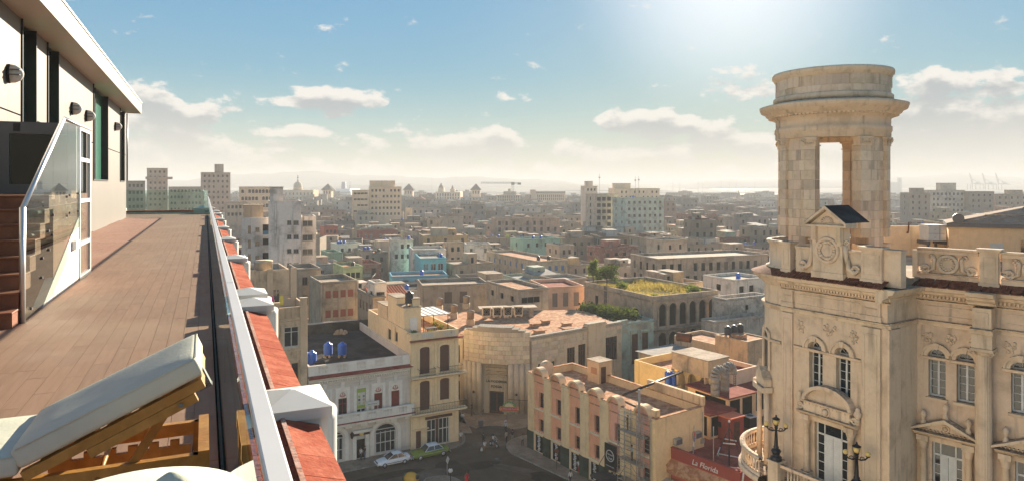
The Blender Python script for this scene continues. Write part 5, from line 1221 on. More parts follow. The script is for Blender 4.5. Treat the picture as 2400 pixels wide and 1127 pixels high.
# ---------------------------------------------------------------- beige art deco house at the left
def deco():
    c = (.60, .50, .375)
    F = Vector((-25.2, 84.35))-Vector((math.cos(G), math.sin(G)))*11.2
    b = Bld('art_deco_house', 'beige art deco house with fluted piers left of the balustraded building', 0, 0, 20.2, col=c, F=F, a=11.15, b=7, par=1.0, wc=(.55, .5, .38), sub=True, short='terrace of the beige art deco house', mat='plaster')
    for p0, p1, y0, y1, k in ((667, 699, 765, 812, 0), (667, 699, 850, 892, 1), (667, 699, 940, 985, 2)):
        x0, x1 = b.fx('f', p0), b.fx('f', p1); xc = (x0+x1)/2; z0, z1 = b.fz('f', 683, y1), b.fz('f', 683, y0)
        b.win('f', xc, z0, 1.75, z1-z0, 'win', wc=(.62, .6, .52) if k == 0 else (.5, .35, .14))
        m = b.M3(); m.box(xc-1.2, -.1, z0-.35, xc-.9, 0, z1+.3); m.box(xc+.9, -.1, z0-.35, xc+1.2, 0, z1+.3); m.box(xc-1.3, -.2, z0-.5, xc+1.3, 0, z0-.35); b.part(m, 'window_surround')
    for p0, p1, t in ((703, 719, 1.0), (640, 654, .6)):
        x0, x1 = b.fx('f', p0), min(b.a, b.fx('f', p1)); m = b.M3(); m.box(x0, -.3, 0, x1, .1, 20.2+t)
        for k in range(4): xx = x0+(x1-x0)*(k+.3)/4; m.box(xx, -.36, 16.5, xx+(x1-x0)*.12, -.3, 20+t)
        m.box(x0-.06, -.36, 20.2+t, x1+.06, .16, 20.3+t); b.part(m, 'fluted_pier')
    m = b.M3(); x0, x1 = b.fx('f', 655), b.fx('f', 703)
    for k in range(16): q = x0+(x1-x0)*k/16; m.box(q, -.06, 18.9, q+.08, 0, 20.1)
    b.part(m, 'fluted_band'); b.cornice(18.5, .12, .15, 'f'); b.finish()
    c2 = Bld('art_deco_upper_storey', 'beige set back upper storey with tanks, behind the art deco terrace', 0, 0, 24.0, col=(.58, .49, .37), F=F+Vector((-math.sin(G), math.cos(G)))*7.05+Vector((math.cos(G), math.sin(G)))*-2, a=12.2, b=8, par=.6, wc=(.5, .47, .4), sub=True, short='roof of the beige art deco house')
    c2.winpx('f', 640, 656, 678, 705, 'win'); c2.winpx('f', 610, 622, 680, 704, 'dark'); c2.winpx('f', 669, 683, 676, 688, 'dark'); c2.winpx('f', 668, 684, 690, 722, 'door', wc=(.6, .56, .48))
    for p in (592, 632, 688): x = c2.fx('f', p); m = c2.M3(); m.box(x-.35, -.25, 19.5, x+.35, 0, 24.2); c2.part(m, 'pier')
    c2.finish()
    for x, y, k, r, h in ((1.6, 2.0, 'black', .8, 1.9), (4.2, 2.4, 'blue', .62, 1.6), (5.0, 3.5, 'blue', .62, 1.7), (6.8, 2.6, 'blue', .58, 1.8), (4.6, 1.2, 'black', .55, 1.4)): c2.tank(x, y, k, r, h)
    tk = thing('concrete_tank', 'round pale concrete cistern right of the blue tanks', 'water tank', c2.up(9.2, 1.9)); MB().lathe(0, 0, [(1.15, 0), (1.15, 1.5), (1.22, 1.52), (1.22, 1.7), (.2, 1.75)], 20).build('cistern', MT['plaster'], tk, (.6, .54, .44))
    wl = thing('washing_line', 'washing line with striped pink, yellow and dark cloths on the terrace', 'laundry', b.up(0, 3.2), b.th)
    x = b.fx('f', 628)-1; MB().tube((x-1, 0, 2.0), (x+5, 0, 2.0), .012).build('line', MT['black'], wl)
    for k, (q, w, cc) in enumerate(((0, 1.3, (.6, .35, .35)), (1.4, .8, (.5, .08, .25)), (2.3, .5, (.05, .05, .06)), (2.85, .5, (.55, .5, .1)))):
        m = MB(); n = 6; m.strip([(x+q+w*i/n, .06*math.sin(i*2.1), 2.0) for i in range(n+1)], [(x+q+w*i/n, .1*math.sin(i*2.1+.5), .8+.15*math.sin(k*3.)) for i in range(n+1)], sm=True); m.build('cloth', MT['cloth'], wl, cc)
deco()
# ---------------------------------------------------------------- cream corner house with balconies and roof terrace
def iron_rail(b, f, x0, x1, z, out, h=.95, n=26, side=True):
    m = b.M3(f); m.box(x0, -out-.02, z+h-.04, x1, -out+.02, z+h); m.box(x0, -out-.015, z+.08, x1, -out+.015, z+.11)
    for i in range(n+1):
        x = x0+(x1-x0)*i/n; m.box(x-.012, -out-.012, z, x+.012, -out+.012, z+h-.04)
        if i < n and i % 2 == 0: torus(m, (x+(x1-x0)/n, -out, z+h*.5), .13, .012, 8, 4)
    for x in (x0, x1): m.box(x-.02, -out, z+h-.04, x+.02, 0, z+h)
    return b.part(m, 'iron_railing', 'black')
def cream_corner():
    c = (.70, .575, .42)
    b = Bld('cream_corner_house', 'cream three storey corner house with iron balconies and planted roof terrace', 963, 781, 15.5, 1075, b=20, col=c, mat='plaster_clean', roof='rooftile', par=1.0, wc=(.10, .04, .025), sub=True, short='cream corner house')
    for p0, p1 in ((984, 1007), (1031, 1053)):
        x0, x1 = b.fx('f', p0), b.fx('f', p1); w = x1-x0; xc = (x0+x1)/2
        b.win('f', xc, 9.95, w, 3.6, 'shut', w*.2); b.win('f', xc, 5.1 if p0 < 1000 else 6.1, w, 3.9 if p0 < 1000 else 2.9, 'shut', w*.16)
        for zs in (13.55-w*.2, 9.0-w*.16):
            m = b.M3(); archivolt(m, xc, zs, w/2+.02, .28, -.12, 0, rz=w*.2); m.box(xc-w/2-.3, -.1, zs-3, xc-w/2-.02, 0, zs); m.box(xc+w/2+.02, -.1, zs-3, xc+w/2+.3, 0, zs); b.part(m, 'window_surround')
    L = b.a
    for z in (9.6, 4.75): m = b.M3(); moulding(m, -.2, L+.9, [(.1, z-.35), (.3, z-.3), (.8, z-.05), (.95, z), (.95, z+.2)], back=0); b.part(m, 'balcony_slab')
    iron_rail(b, 'f', -.1, L+.8, 4.95, .88, n=34)
    xa, xb = b.fx('f', 978), b.fx('f', 1016); iron_rail(b, 'f', xa, xb, 9.8, .8, n=14); iron_rail(b, 'f', b.fx('f', 1024), L+.3, 9.8, .8, n=16)
    m = b.M3(); moulding(m, -.2, L+.5, [(.1, 14.15), (.3, 14.3), (.5, 14.4)], back=0); b.part(m, 'cornice'); m = b.M3(); m.box(-.2, -.55, 14.4, L+.55, .0, 14.52); b.part(m, 'red_strip', 'roofred')
    for xs in (1.5, 4.6):
        m = b.M3()
        for k in range(6): m.box(xs+k*.3, -.03, 14.75, xs+k*.3+.16, 0, 15.3)
        b.part(m, 'parapet_grille', 'white')
    for x in (.1, L/2-.1, L-.55): m = b.M3(); m.box(x, -.1, 5, x+.4, 0, 14.1); m.box(x-.06, -.16, 13.6, x+.46, 0, 13.9); b.part(m, 'pilaster')
    # shop front
    x0, x1 = b.fx('f', 1000), b.fx('f', 1053); b.win('f', (x0+x1)/2, .2, x1-x0, 3.5, 'dark')
    m = b.M3(); w = x1-x0
    for t in (0, .2, .38, .52, .7, .88, .97): m.box(x0+w*t, .08, .2, x0+w*t+.1, .16, 3.7)
    for z in (.2, 2.2, 3.6): m.box(x0, .08, z, x1, .15, z+.12)
    b.part(m, 'shop_frame', 'white'); m = b.M3(); m.box(x0, .17, .2, x1, .18, 3.7); b.part(m, 'pane', 'pane'); m = b.M3(); m.box(x0+w*.40, .02, .2, x0+w*.52, .12, 3.7); b.part(m, 'shop_pillar', 'brownwood')
    m = b.M3(); m.box(x0-.2, -.1, 3.8, x1+.4, -.001, 4.15); b.part(m, 'shop_sign', 'brownwood')
    d0, d1 = b.fx('f', 975), b.fx('f', 987); b.win('f', (d0+d1)/2, .15, d1-d0, 2.3, 'shut'); m = b.M3(); m.box(d0-.4, -.4, 2.7, d1+1, 0, 2.8); b.part(m, 'door_canopy')
    for px, y0, y1 in ((909, 770, 795), (925, 765, 800)): b.winpx('l', px, px+7, y0, y1, 'dark')
    b.finish()
    # roof terrace: stair hut, pergola, plants, furniture
    b.box(.2, 3.2, 2.6, 6.2, 18.3); b.box(.2, 6.3, 2.0, 10.5, 19.2); b.box(.1, 10.6, 2.4, 15, 17.4, col=(.62, .52, .38))
    m = MB(); m.box(1.0, 3.12, 14.6, 2.0, 3.199, 16.9); b.part(m, 'hut_door', 'offwhite')
    b.tank(1.2, 4.0, 'black', .6, 1.5, 18.42)
    b.box(1.4, 3.4, 2.5, 4.6, 19.4, 'chimney_block', 18.42)
    pg = thing('roof_pergola', 'dark steel pergola with striped white awning on the cream house roof', 'pergola', b.up(2.9, 3.0, 14.5), b.th)
    for x, y in ((0, 0), (3.6, 0), (0, 5.5), (3.6, 5.5)): MB().box(x, y, 0, x+.08, y+.08, 2.5).build('post', MT['black'], pg)
    for y in (0, 5.5): MB().box(-.3, y, 2.5, 4.0, y+.1, 2.6).build('beam', MT['black'], pg)
    for k in range(5): MB().box(-.2+k*.85, -.3, 2.61, .38+k*.85, 6.0, 2.65).build('awning_strip', MT['offwhite'], pg); MB().box(.39+k*.85, -.3, 2.60, .62+k*.85, 6.0, 2.63).build('awning_gap', MT['darkgrey'], pg)
    tb = thing('terrace_table', 'dark table under the pergola on the cream house roof', 'table', b.up(4.2, 3.6, 14.5), b.th); MB().box(-.8, -.5, .7, .8, .5, .75).build('table_top', MT['darkgrey'], tb)
    for x in (-.7, .62):
        for y in (-.42, .36): MB().box(x, y, 0, x+.06, y+.06, .7).build('leg', MT['black'], tb)
    for i, (px, py) in enumerate(((968, 776), (1046, 768))):
        palm(b.up((.7, 5.9)[i], 1.0, 14.5), 1.7, 'potted palm at the %s end of the cream house roof parapet' % ('left', 'right')[i])
    for i, (x, y) in enumerate(((5.9, 4.0), (6.0, 6.5), (3.2, 1.2))): bush(b.up(x, y, 14.5), .55, 1.1, 'leafy pot plant on the cream house roof, %s' % ('by the low side wall', 'behind the right palm', 'beside the stair hut')[i], n=90)
LEAF = None
def palm(p, h, label, n=16, trunk=.35):
    o = thing('potted_palm', label, 'palm', p, rnd(0, 6)); MB().lathe(0, 0, [(.2, 0), (.28, .35), (.25, .36)], 10).build('pot', MT['clay'], o)
    m = MB()
    for i in range(n):
        a = 2*math.pi*i/n+rnd(-.2, .2); e = rnd(.5, 1.25); L = h*rnd(.6, .9); d = Vector((math.cos(a), math.sin(a), 0)); sd = Vector((-d.y, d.x, 0)); k = 6; pts = []
        for j in range(k+1): t = j/k; pts.append(Vector((0, 0, .35+trunk))+d*L*t*math.cos(e*(1-t*.5))+Vector((0, 0, L*(math.sin(e)*t-.75*t*t))))
        for j in range(k):
            w0, w1 = .09*h*math.sin(math.pi*min(1, j/k+.12)), .09*h*math.sin(math.pi*min(1, (j+1)/k+.10)); m.face([pts[j]-sd*w0-Vector((0, 0, w0*.6)), pts[j+1]-sd*w1-Vector((0, 0, w1*.6)), pts[j+1], pts[j]]); m.face([pts[j], pts[j+1], pts[j+1]+sd*w1-Vector((0, 0, w1*.6)), pts[j]+sd*w0-Vector((0, 0, w0*.6))])
    m.build('fronds', MT['leaf'], o); MB().lathe(0, 0, [(.07, .3), (.06, .4+trunk)], 7).build('trunk', MT['bark'], o); return o
def leaves(m, c, rx, rz, n, size, rr=RND):
    for _ in range(n):
        while True:
            q = Vector((rr.uniform(-1, 1), rr.uniform(-1, 1), rr.uniform(-1, 1)))
            if .25 < q.length < 1: break
        w = 1-.25*math.sin(q.x*5+q.z*4)*math.cos(q.y*6); p = Vector(c)+Vector((q.x*rx*w, q.y*rx*w, q.z*rz*w)); d = Vector((rr.uniform(-1, 1), rr.uniform(-1, 1), rr.uniform(-.7, .4))).normalized(); s = d.orthogonal().normalized()*size*rr.uniform(.3, .5); L = size*rr.uniform(.7, 1.3)
        m.face([p-s*.4, p+d*L*.5-s, p+d*L, p+d*L*.5+s])
def bush(p, r, h, label, mat='leaf', n=220, size=None, cat='plant', name='leafy_plant', group=None):
    o = thing(name, label, cat, p, 0, group); m = MB(); size = size or r*.35
    for k in range(6):
        a = k*1.05; leaves(m, (.45*r*math.cos(a), .45*r*math.sin(a), h*(.35+.12*(k % 3))), r*.62, h*.4, n//6, size)
    m.build('foliage', MT[mat], o); m = MB()
    for k in range(4): m.path([(0, 0, 0), (.15*r*math.cos(k*1.6), .15*r*math.sin(k*1.6), h*.3), (.45*r*math.cos(k*1.6), .45*r*math.sin(k*1.6), h*.7)], [.04*r+.01, .03*r+.01, .01], 5)
    m.build('stem', MT['bark'], o); return o
def tree(p, h, r, label, mat='leaf', n=1400, size=.32, slim=1.0):
    o = thing('roof_tree', label, 'tree', p); m = MB(); m.path([(0, 0, 0), (.1, .05, h*.25), (-.05, .1, h*.5), (.05, 0, h*.85)], [.13, .1, .07, .02], 7)
    tips = []
    for k in range(9):
        a = k*2.4; z = h*(.28+.06*k); q = (r*.6*math.cos(a)*slim, r*.6*math.sin(a)*slim, z+h*.14); m.path([(0, 0, z), (q[0]*.5, q[1]*.5, z+h*.05), q], [.05, .035, .012], 5); tips.append(q)
    m.build('trunk', MT['bark'], o); m = MB()
    for q in tips+[(0, 0, h*.85), (0, 0, h*.6)]: leaves(m, q, r*.48*slim, h*.14, n//11, size)
    m.build('crown', MT[mat], o); return o
cream_corner()

# ---------------------------------------------------------------- curved art deco shop "La Moderna Poesia"
def moderna():
    c = (.585, .49, .365); A = Vector((-7.4, 106.0, 0)); th = math.radians(-13); L = 10.4
    f = frame_m(A, th); root = thing('curved_stone_shop', 'curved art deco stone shop with fluted pylons and tall recessed entrance', 'building'); LAND.append(('curved stone shop', 1165, 780, 104)); st = MT['stone']
    def part(m, name, mat=None, col=None, par=root): return m.build(name, MT[mat] if mat else st, par, col or jit(c, .04))
    def mb(): m = MB(); m.M = f; return m
    hh = 12.6
    Bp = f @ Vector((L, 0, 0)); u = Vector((math.cos(math.radians(37)), math.sin(math.radians(37)), 0)); LW = 19.5
    plan = [f @ Vector((L*i/10, -1.0*(1-(i/5-1)**2)*.0, 0)) for i in range(11)]
    R1 = Bp+u*LW; back = [R1+Vector((-5, 14, 0)), A+Vector((-11, 20, 0)), A+Vector((-4, 5, 0))]
    FOOT.append((1, 118, Vector((1, 0)), Vector((0, 1)), 15, 14))
    m = MB(); m.prism([(p.x, p.y) for p in [A, Bp, R1]+back], 0, hh-1.1); part(m, 'core_wall')
    m = MB(); m.prism([(p.x, p.y) for p in [A+Vector((.5, 1, 0)), Bp+Vector((-.2, 1, 0)), R1+Vector((-.5, .3, 0))]+back], hh-1.09, hh-1.0); m.build('roof', MT['rooftile'], root)
    # convex front: blocks laid on an arc in plan
    def yb(x): t = (x/L-.5)*2; return -1.3*(1-t*t)-.35
    rows = 7
    for r in range(rows):
        z0 = 8.1+r*.68; n = 11 if r % 2 else 12
        for i in range(n):
            x0, x1 = L*i/n, L*(i+1)/n
            m = mb(); g = .012; y0, y1 = yb(x0), yb(x1); e = rnd(0, .025)
            m.prism([(x0+g, y0-e), (x1-g, y1-e), (x1-g, y1+1.0), (x0+g, y0+1.0)], z0+g, z0+.68-g); part(m, 'stone_block', col=jit((.62, .52, .39), .12))
    m = mb()
    m.prism([(L*i/12, yb(L*i/12)+.15) for i in range(13)]+[(L, .5), (0, .5)], 8.0, hh+.2); part(m, 'front_core')
    for k, (z, o) in enumerate(((12.87, .0), (13.12, -.25), (13.4, -.55))):
        m = mb(); xi = .7+k*.9; m.prism([(xi+(L-2*xi)*i/12, yb(xi+(L-2*xi)*i/12)-.06-.04*k) for i in range(13)]+[(L-xi, .4), (xi, .4)], z-.02, z+.26); part(m, 'parapet_step', col=(.36, .31, .25))
    # fluted pylons
    for xs in ((.35, 1.15, 1.95, 2.75), (7.65, 8.45, 9.25, 10.05)):
        m = mb()
        for x in xs: m.lathe(x, yb(x)+.25, [(.46, .55), (.46, 8.2)], 14)
        part(m, 'fluted_pylon'); m = mb()
        m.prism([(xs[0]-.5, yb(xs[0])-.28), (xs[-1]+.5, yb(xs[-1])-.28), (xs[-1]+.5, .3), (xs[0]-.5, .3)], 0, .75); part(m, 'plinth', col=(.25, .22, .18))
        m = mb(); m.prism([(xs[0]-.42, yb(xs[0])+.2), (xs[-1]+.42, yb(xs[-1])+.2), (xs[-1]+.42, .3), (xs[0]-.42, .3)], .75, 8.2); part(m, 'pylon_core')
    # recessed entrance
    x0, x1 = 3.2, 7.2
    m = mb(); wall_holes(m, x0, x1, 0, 8.2, [(4.1, 6.4, .15, 3.6, 0)], .3, y=-.35); m.face([(x0, -1.4, 0), (x0, -.35, 0), (x0, -.35, 8.2), (x0, -1.4, 8.2)]); m.face([(x1, -1.4, 0), (x1, -1.4, 8.2), (x1, -.35, 8.2), (x1, -.35, 0)]); part(m, 'entrance_wall')
    m = mb(); m.box(x0, -1.5, 8.0, x1, .2, 8.2); part(m, 'entrance_lintel')
    for k in range(4): m = mb(); m.box(3.6, -.7, 6.0+k*.55, 6.9, -.34, 6.18+k*.55); part(m, 'ledge', col=(.5, .4, .28))
    m = mb(); m.box(4.1, -.12, .15, 6.4, -.06, 3.6); d = part(m, 'door', 'brownwood')
    for a, b2 in ((4.3, 5.1), (5.4, 6.2)): m = mb(); m.box(a, -.14, .5, b2, -.125, 3.3); m.build('pane', MT['pane'], d)
    text_part('LA MODERNA', .52, 'black', root, f @ Matrix.Translation((5.25, -.42, 4.95)), .04); text_part('POESIA', .54, 'black', root, f @ Matrix.Translation((5.25, -.42, 4.15)), .04)
    for x in (1.9, 8.6): m = mb(); m.ball((x, yb(x)-.3, 3.6), .2, 8, 6); part(m, 'bracket_lamp', 'black')
    # right wing with stone slabs, window strip, end pier
    fw = frame_m(Bp, math.radians(37)); holes = [(fx(fw, 1258), fx(fw, 1296), 6.6, 7.8, 0), (fx(fw, 1326), fx(fw, 1344), 6.0, 9.4, 0), (fx(fw, 1352), fx(fw, 1369), 6.0, 9.6, 0), (fx(fw, 1416), fx(fw, 1443), 6.0, 9.9, 0), (2, 5, 1, 3.8, 0), (7, 10, 1, 3.8, 0)]
    m = MB(); m.M = fw; wall_holes(m, 0, LW, 0, 11.6, holes, .3, y=-.35); part(m, 'wing_wall')
    for h in holes:
        m = MB(); m.M = fw; m.box(h[0], -.2, h[2], h[1], -.15, h[3]); w = m.build('window', MT['pane'], root); m = MB(); m.M = fw
        for t in (.33, .66): m.box(h[0]+(h[1]-h[0])*t-.04, -.26, h[2], h[0]+(h[1]-h[0])*t+.04, -.2, h[3])
        m.box(h[0], -.27, h[2]+(h[3]-h[2])*.7, h[1], -.2, h[2]+(h[3]-h[2])*.7+.08); m.build('frame', MT['brownwood'], w)
    for r in range(5):
        n = 15
        for i in range(n):
            xa, xb = LW*i/n, LW*(i+1)/n; z0 = 8.3+r*.66
            if any(h[0]-.1 < xb and h[1]+.1 > xa and h[2] < z0+.66 and h[3] > z0 for h in holes): continue
            m = MB(); m.M = fw; m.box(xa+.012, -.43-rnd(0, .02), z0+.012, xb-.012, -.352, z0+.648); part(m, 'stone_block', col=jit((.57, .49, .38), .13))
    for z, o in ((11.6, .25), (11.9, .1)): m = MB(); m.M = fw; m.box(-.3, -.35-o, z, LW, .3, z+.28); part(m, 'parapet_step', col=(.42, .36, .29))
    xp = fx(fw, 1372), fx(fw, 1412); m = MB(); m.M = fw; m.box(xp[0], -.75, 0, xp[1], .3, 12.2); m.box(xp[0]-.15, -.9, 12.2, xp[1]+.15, .4, 12.5); m.box(xp[0]-.05, -.8, 12.5, xp[1]+.05, .35, 12.75); part(m, 'end_pier')
    # left wing, mostly hidden by the cream house
    fl = frame_m(A+Vector((-4, 5, 0)), math.atan2(-5, 4)); m = MB(); m.M = fl; wall_holes(m, 0, 6.4, 0, 11.9, [(1.5, 5.6, 1.6, 4.6, 0), (1.5, 5.6, 5.2, 6.2, 0), (1.5, 5.6, 7.4, 10.2, 0)], .3, y=-.3); part(m, 'left_wing_wall')
    for z0, z1 in ((1.6, 4.6), (5.2, 6.2), (7.4, 10.2)): m = MB(); m.M = fl; m.box(1.5, -.12, z0, 5.6, -.06, z1); m.build('window', MT['pane'], root)
    # things on its roof
    zr = hh-1.0
    for i, (px, py, s) in enumerate(((1253, 764, 1.0), (1264, 780, 1.1), (1279, 757, .9), (1328, 763, 1.0), (1330, 775, 1.1))):
        p = P(px, py, zr); v = thing('roof_vent', 'squat stone skylight block on the curved shop roof, %s' % ('back left', 'front left', 'centre', 'back right', 'front right')[i], 'roof vent', p, .5, 'skylight blocks on the curved shop roof')
        MB().box(-.7*s, -.5*s, 0, .7*s, .5*s, .45).build('block', MT['plaster'], v, (.4, .3, .22)); MB().box(-.85*s, -.65*s, .451, .85*s, .65*s, .56).build('lid', MT['rooftile'], v)
    for i, (px, py, r) in enumerate(((1030, 728, .55), (1064, 745, .55), (1093, 722, .6), (1103, 760, .6))):
        p = P(px, py, zr); v = thing('roof_chimney', 'stubby round stone chimney on the shop roof, %s of four' % ('leftmost', 'second', 'third', 'rightmost')[i], 'chimney', p, 0, 'stone chimneys on the curved shop roof')
        MB().box(-r*1.1, -r*1.1, 0, r*1.1, r*1.1, 1.0).build('base', MT['plaster'], v, (.5, .42, .32)); MB().lathe(0, 0, [(r, 1.0), (r, 2.1), (r*1.15, 2.15), (r*1.15, 2.3), (r*.3, 2.5)], 12).build('stack', MT['plaster_ruin'], v, (.3, .26, .22))
    # platform with four large air conditioners
    pl = thing('plant_platform', 'concrete platform on stubs carrying four air conditioners', 'platform', P(1190, 742, zr), math.radians(10))
    MB().box(-5.2, -1.2, 1.5, 5.2, 1.6, 1.8).build('slab', MT['plaster_ruin'], pl, (.4, .36, .3))
    for x in (-4.4, -.6, 3.8): MB().box(x, -.8, 0, x+.7, .0, 1.5).build('stub', MT['plaster'], pl, (.55, .48, .38))
    for i in range(4):
        ac = thing('air_conditioner', 'square weathered air conditioner on the roof platform, %s of four' % ('leftmost', 'second', 'third', 'rightmost')[i], 'air conditioner', P(1190, 742, zr+1.81)+Vector((-3.5+i*1.75, -.6+i*.28, .002)), math.radians(10), 'air conditioners on the roof platform')
        ac.location.z = zr+1.802; m = MB(); m.box(-.7, -.35, .25, -.55, .35, 1.75).box(.55, -.35, .25, .7, .35, 1.75).box(-.55, -.35, .25, .55, .35, .42).box(-.55, -.35, 1.58, .55, .35, 1.75); m.build('casing', MT['plaster'], ac, (.48, .43, .34))
        MB().box(-.55, -.2, .42, .55, .3, 1.58).build('grille', MT['dark'], ac); m = MB(); m.M = Matrix.Translation((0, -.22, 1.0)); torus(m, (0, 0, 0), .45, .03, 18, 5); torus(m, (0, 0, 0), .25, .02, 14, 5); m.build('fan_guard', MT['zinc'], ac)
        MB().box(-.6, -.3, 0, -.4, .3, .249).build('foot', MT['plaster'], ac, (.5, .45, .4)); MB().box(.4, -.3, 0, .6, .3, .249).build('foot', MT['plaster'], ac, (.5, .45, .4))
    # round hanging sign over the junction
    sg = thing('bar_sign', 'hanging oval bar sign in red, yellow and green above the pavement', 'sign', P(1193, 957, 3.1), math.radians(-4))
    s = sg.location.y/FP
    m = MB(); m.prismy([(-1.32, -.3), (1.32, -.3), (1.4, 0), (1.32, .3), (-1.32, .3), (-1.4, 0)], -.06, .06); m.build('board', MT['objcol'], sg, (.62, .30, .05))
    MB().box(-1.24, -.08, -.24, 1.24, -.065, .24).build('red_field', MT['objcol'], sg, (.42, .03, .03))
    m = MB(); m.prismy(arc_pts(0, .3, .95, .75, 14), -.05, .05); m.build('green_arch', MT['objcol'], sg, (.06, .22, .10)); m = MB(); m.prismy(arc_pts(0, .32, .62, .48, 12), -.07, -.052); m.build('sun_panel', MT['objcol'], sg, (.6, .55, .38))
    for k in range(7):
        m = MB(); t = math.pi*(k+.5)/7; m.tube((.5*math.cos(t), -.075, .32+.38*math.sin(t)), (.85*math.cos(t), -.06, .32+.66*math.sin(t)), .03, n=4); m.build('ray', MT['globe'], sg)
    MB().box(-.95, -.05, -.48, .95, .05, -.33).build('lower_strip', MT['objcol'], sg, (.2, .32, .2))
    text_part('LA PIÑA DE PLATA', .32, 'white', sg, Matrix.Translation((0, -.085, -.115)), .01)
    MB().tube((0, 0, 1.0), (0, 0, 1.35), .03).build('hanger', MT['black'], sg); MB().tube((-.1, 0, 1.35), (3.0, -.6, 1.4), .035).build('bracket', MT['black'], sg)
moderna()

# ---------------------------------------------------------------- yellow and pink striped building
def striped():
    ye = (.69, .55, .37); pk = (.72, .36, .25)
    b = Bld('striped_building', 'yellow building with pink bays under round hoods, green stone base', 1537, 983, 10.15, 1650, 1237, col=ye, mat='plaster_clean', roof='rooftile', th=math.radians(35), par=.9, wc=(.06, .035, .02), sub=True, short='striped yellow and pink building')
    bays = [(1251, 1274), (1291, 1315), (1334, 1359), (1380, 1405), (1427, 1453), (1490, 1524)]
    f = 'l'
    for i, (p0, p1) in enumerate(bays):
        x0, x1 = b.fx(f, p0), b.fx(f, p1); xc = (x0+x1)/2; w = x1-x0; r = w/2
        col = pk if i < 4 else (.62, .36, .30)
        b.holes[f].append((x0, x1, 2.55, b.h, 0))
        m = b.M3(f); wall_holes(m, x0-.001, x1+.001, 2.55, 10.0, [(xc-w*.05, x1-.1, 2.9, 4.5, 0), (xc-w*.05, x1-.1, 6.0, 8.0, 0)], .3, y=.16); 
        m.prismy(arc_pts(xc, 9.95, r, r*1.0, 12), .15, .17)
        b.part(m, 'pink_bay', None, col)
        for z0, z1 in ((2.9, 4.5), (6.0, 8.0)):
            m = b.M3(f); m.box(xc-w*.05, .5, z0, x1-.1, .53, z1); wo = b.part(m, 'window', 'pane')
            m = b.M3(f); a, e = xc-w*.05, x1-.1; m.box(a, .42, z0, a+.07, .5, z1); m.box(e-.07, .42, z0, e, .5, z1); m.box((a+e)/2-.04, .42, z0, (a+e)/2+.04, .5, z1); m.box(a+.07, .42, z1-.08, e-.07, .5, z1); m.box(a+.07, .42, z0, e-.07, .5, z0+.08)
            for k in (1, 2, 3): m.box(a+.07, .44, z0+(z1-z0)*k/4-.02, e-.07, .49, z0+(z1-z0)*k/4+.02)
            m.build('frame', MT['brownwood'], wo)
            m = b.M3(f); m.box(x0, -.12, z0-.3, x1, .17, z0-.12); b.part(m, 'sill', None, (.72, .62, .5))
        m = b.M3(f)                                   # round hood over the bay
        A = arc_pts(xc, 9.95, r, r, 12); B2 = arc_pts(xc, 9.95, r+.22, r+.22, 12)
        for k in range(12):
            p, q, s, t = A[k], A[k+1], B2[k+1], B2[k]
            m.face([(p[0], -.22, p[1]), (q[0], -.22, q[1]), (s[0], -.22, s[1]), (t[0], -.22, t[1])]); m.face([(t[0], -.22, t[1]), (s[0], -.22, s[1]), (s[0], .75, s[1]), (t[0], .75, t[1])]); m.face([(q[0], -.22, q[1]), (p[0], -.22, p[1]), (p[0], .5, p[1]), (q[0], .5, q[1])])
        m.prismy(A[::-1], .6, .75) ; b.part(m, 'round_hood', None, (.62, .5, .36))
        # shop opening in the green base
        b.win(f, xc+.1, .15, w*.95, 2.2, 'dark')
        m = b.M3(f); m.box(xc+.1-w*.475, .1, .15, xc+.1-w*.475+.06, .18, 2.35)
        for k in range(9): m.box(xc+.1-w*.2+.25*math.sin(k*2.2)*.3, .12, .3+k*.22, xc+.1+.25*math.sin(k*2.2)*.3, .2, .42+k*.22)
        b.part(m, 'shop_grille', 'offwhite')
    # rounded yellow piers between bays
    edges = [0.0]+[v for p in bays for v in (b.fx(f, p[0]), b.fx(f, p[1]))]+[b.b]
    for i in range(0, len(edges), 2):
        x0, x1 = edges[i], edges[i+1]; n = 8
        if x1-x0 < .4: continue
        m = b.M3(f); cx = (x0+x1)/2; rw = (x1-x0)/2-.05
        m.ring([[(cx-rw*math.cos(math.pi*k/n), -.16*math.sin(math.pi*k/n)-.01, z) for k in range(n+1)] for z in (2.55, 9.7, 9.95)], close=False, capa=False); m.box(x0+.02, -.05, 9.95, x1-.02, .3, 10.17); b.part(m, 'pier')
        m = b.M3(f); k = 0
        for z0, z1 in ((.14, .9), (.91, 1.7), (1.71, 2.54)):
            nn = max(1, round((x1-x0)/.9))
            for q in range(nn): mm = b.M3(f); mm.box(x0+(x1-x0)*q/nn+.006, -.12-rnd(0, .012), z0, x0+(x1-x0)*(q+1)/nn-.006, -.001, z1); b.part(mm, 'marble_slab', 'objgloss', jit((.045, .065, .042), .35))
    # right wall with air conditioners, parapet coping
    m = MB(); t = .35; z = b.h
    for q in ((-.06, -.06, b.a+.06, t), (-.06, b.b-t, b.a+.06, b.b+.06), (-.06, t, t, b.b-t), (b.a-t, t, b.a+.06, b.b-t)): m.box(q[0], q[1], z+.002, q[2], q[3], z+.09)
    b.part(m, 'coping', 'rooftile')
    # projecting black sign with white lettering
    p0, p1 = 1425, 1450; x0, x1 = b.fx(f, p0), b.fx(f, p1); xc = (x0+x1)/2
    m = b.M3(f); m.box(x0-.05, -.5, 2.7, x1+.05, -.38, 5.6); sg = b.part(m, 'sign_board', 'black')
    Mx = b.M[f]; 
    q = MB(); torus(q, (0, 0, 0), .62, .05, 22, 5); o = q.build('sign_ring', MT['white'], sg); o.matrix_local = Mx @ Matrix.Translation((xc, -.52, 4.35))
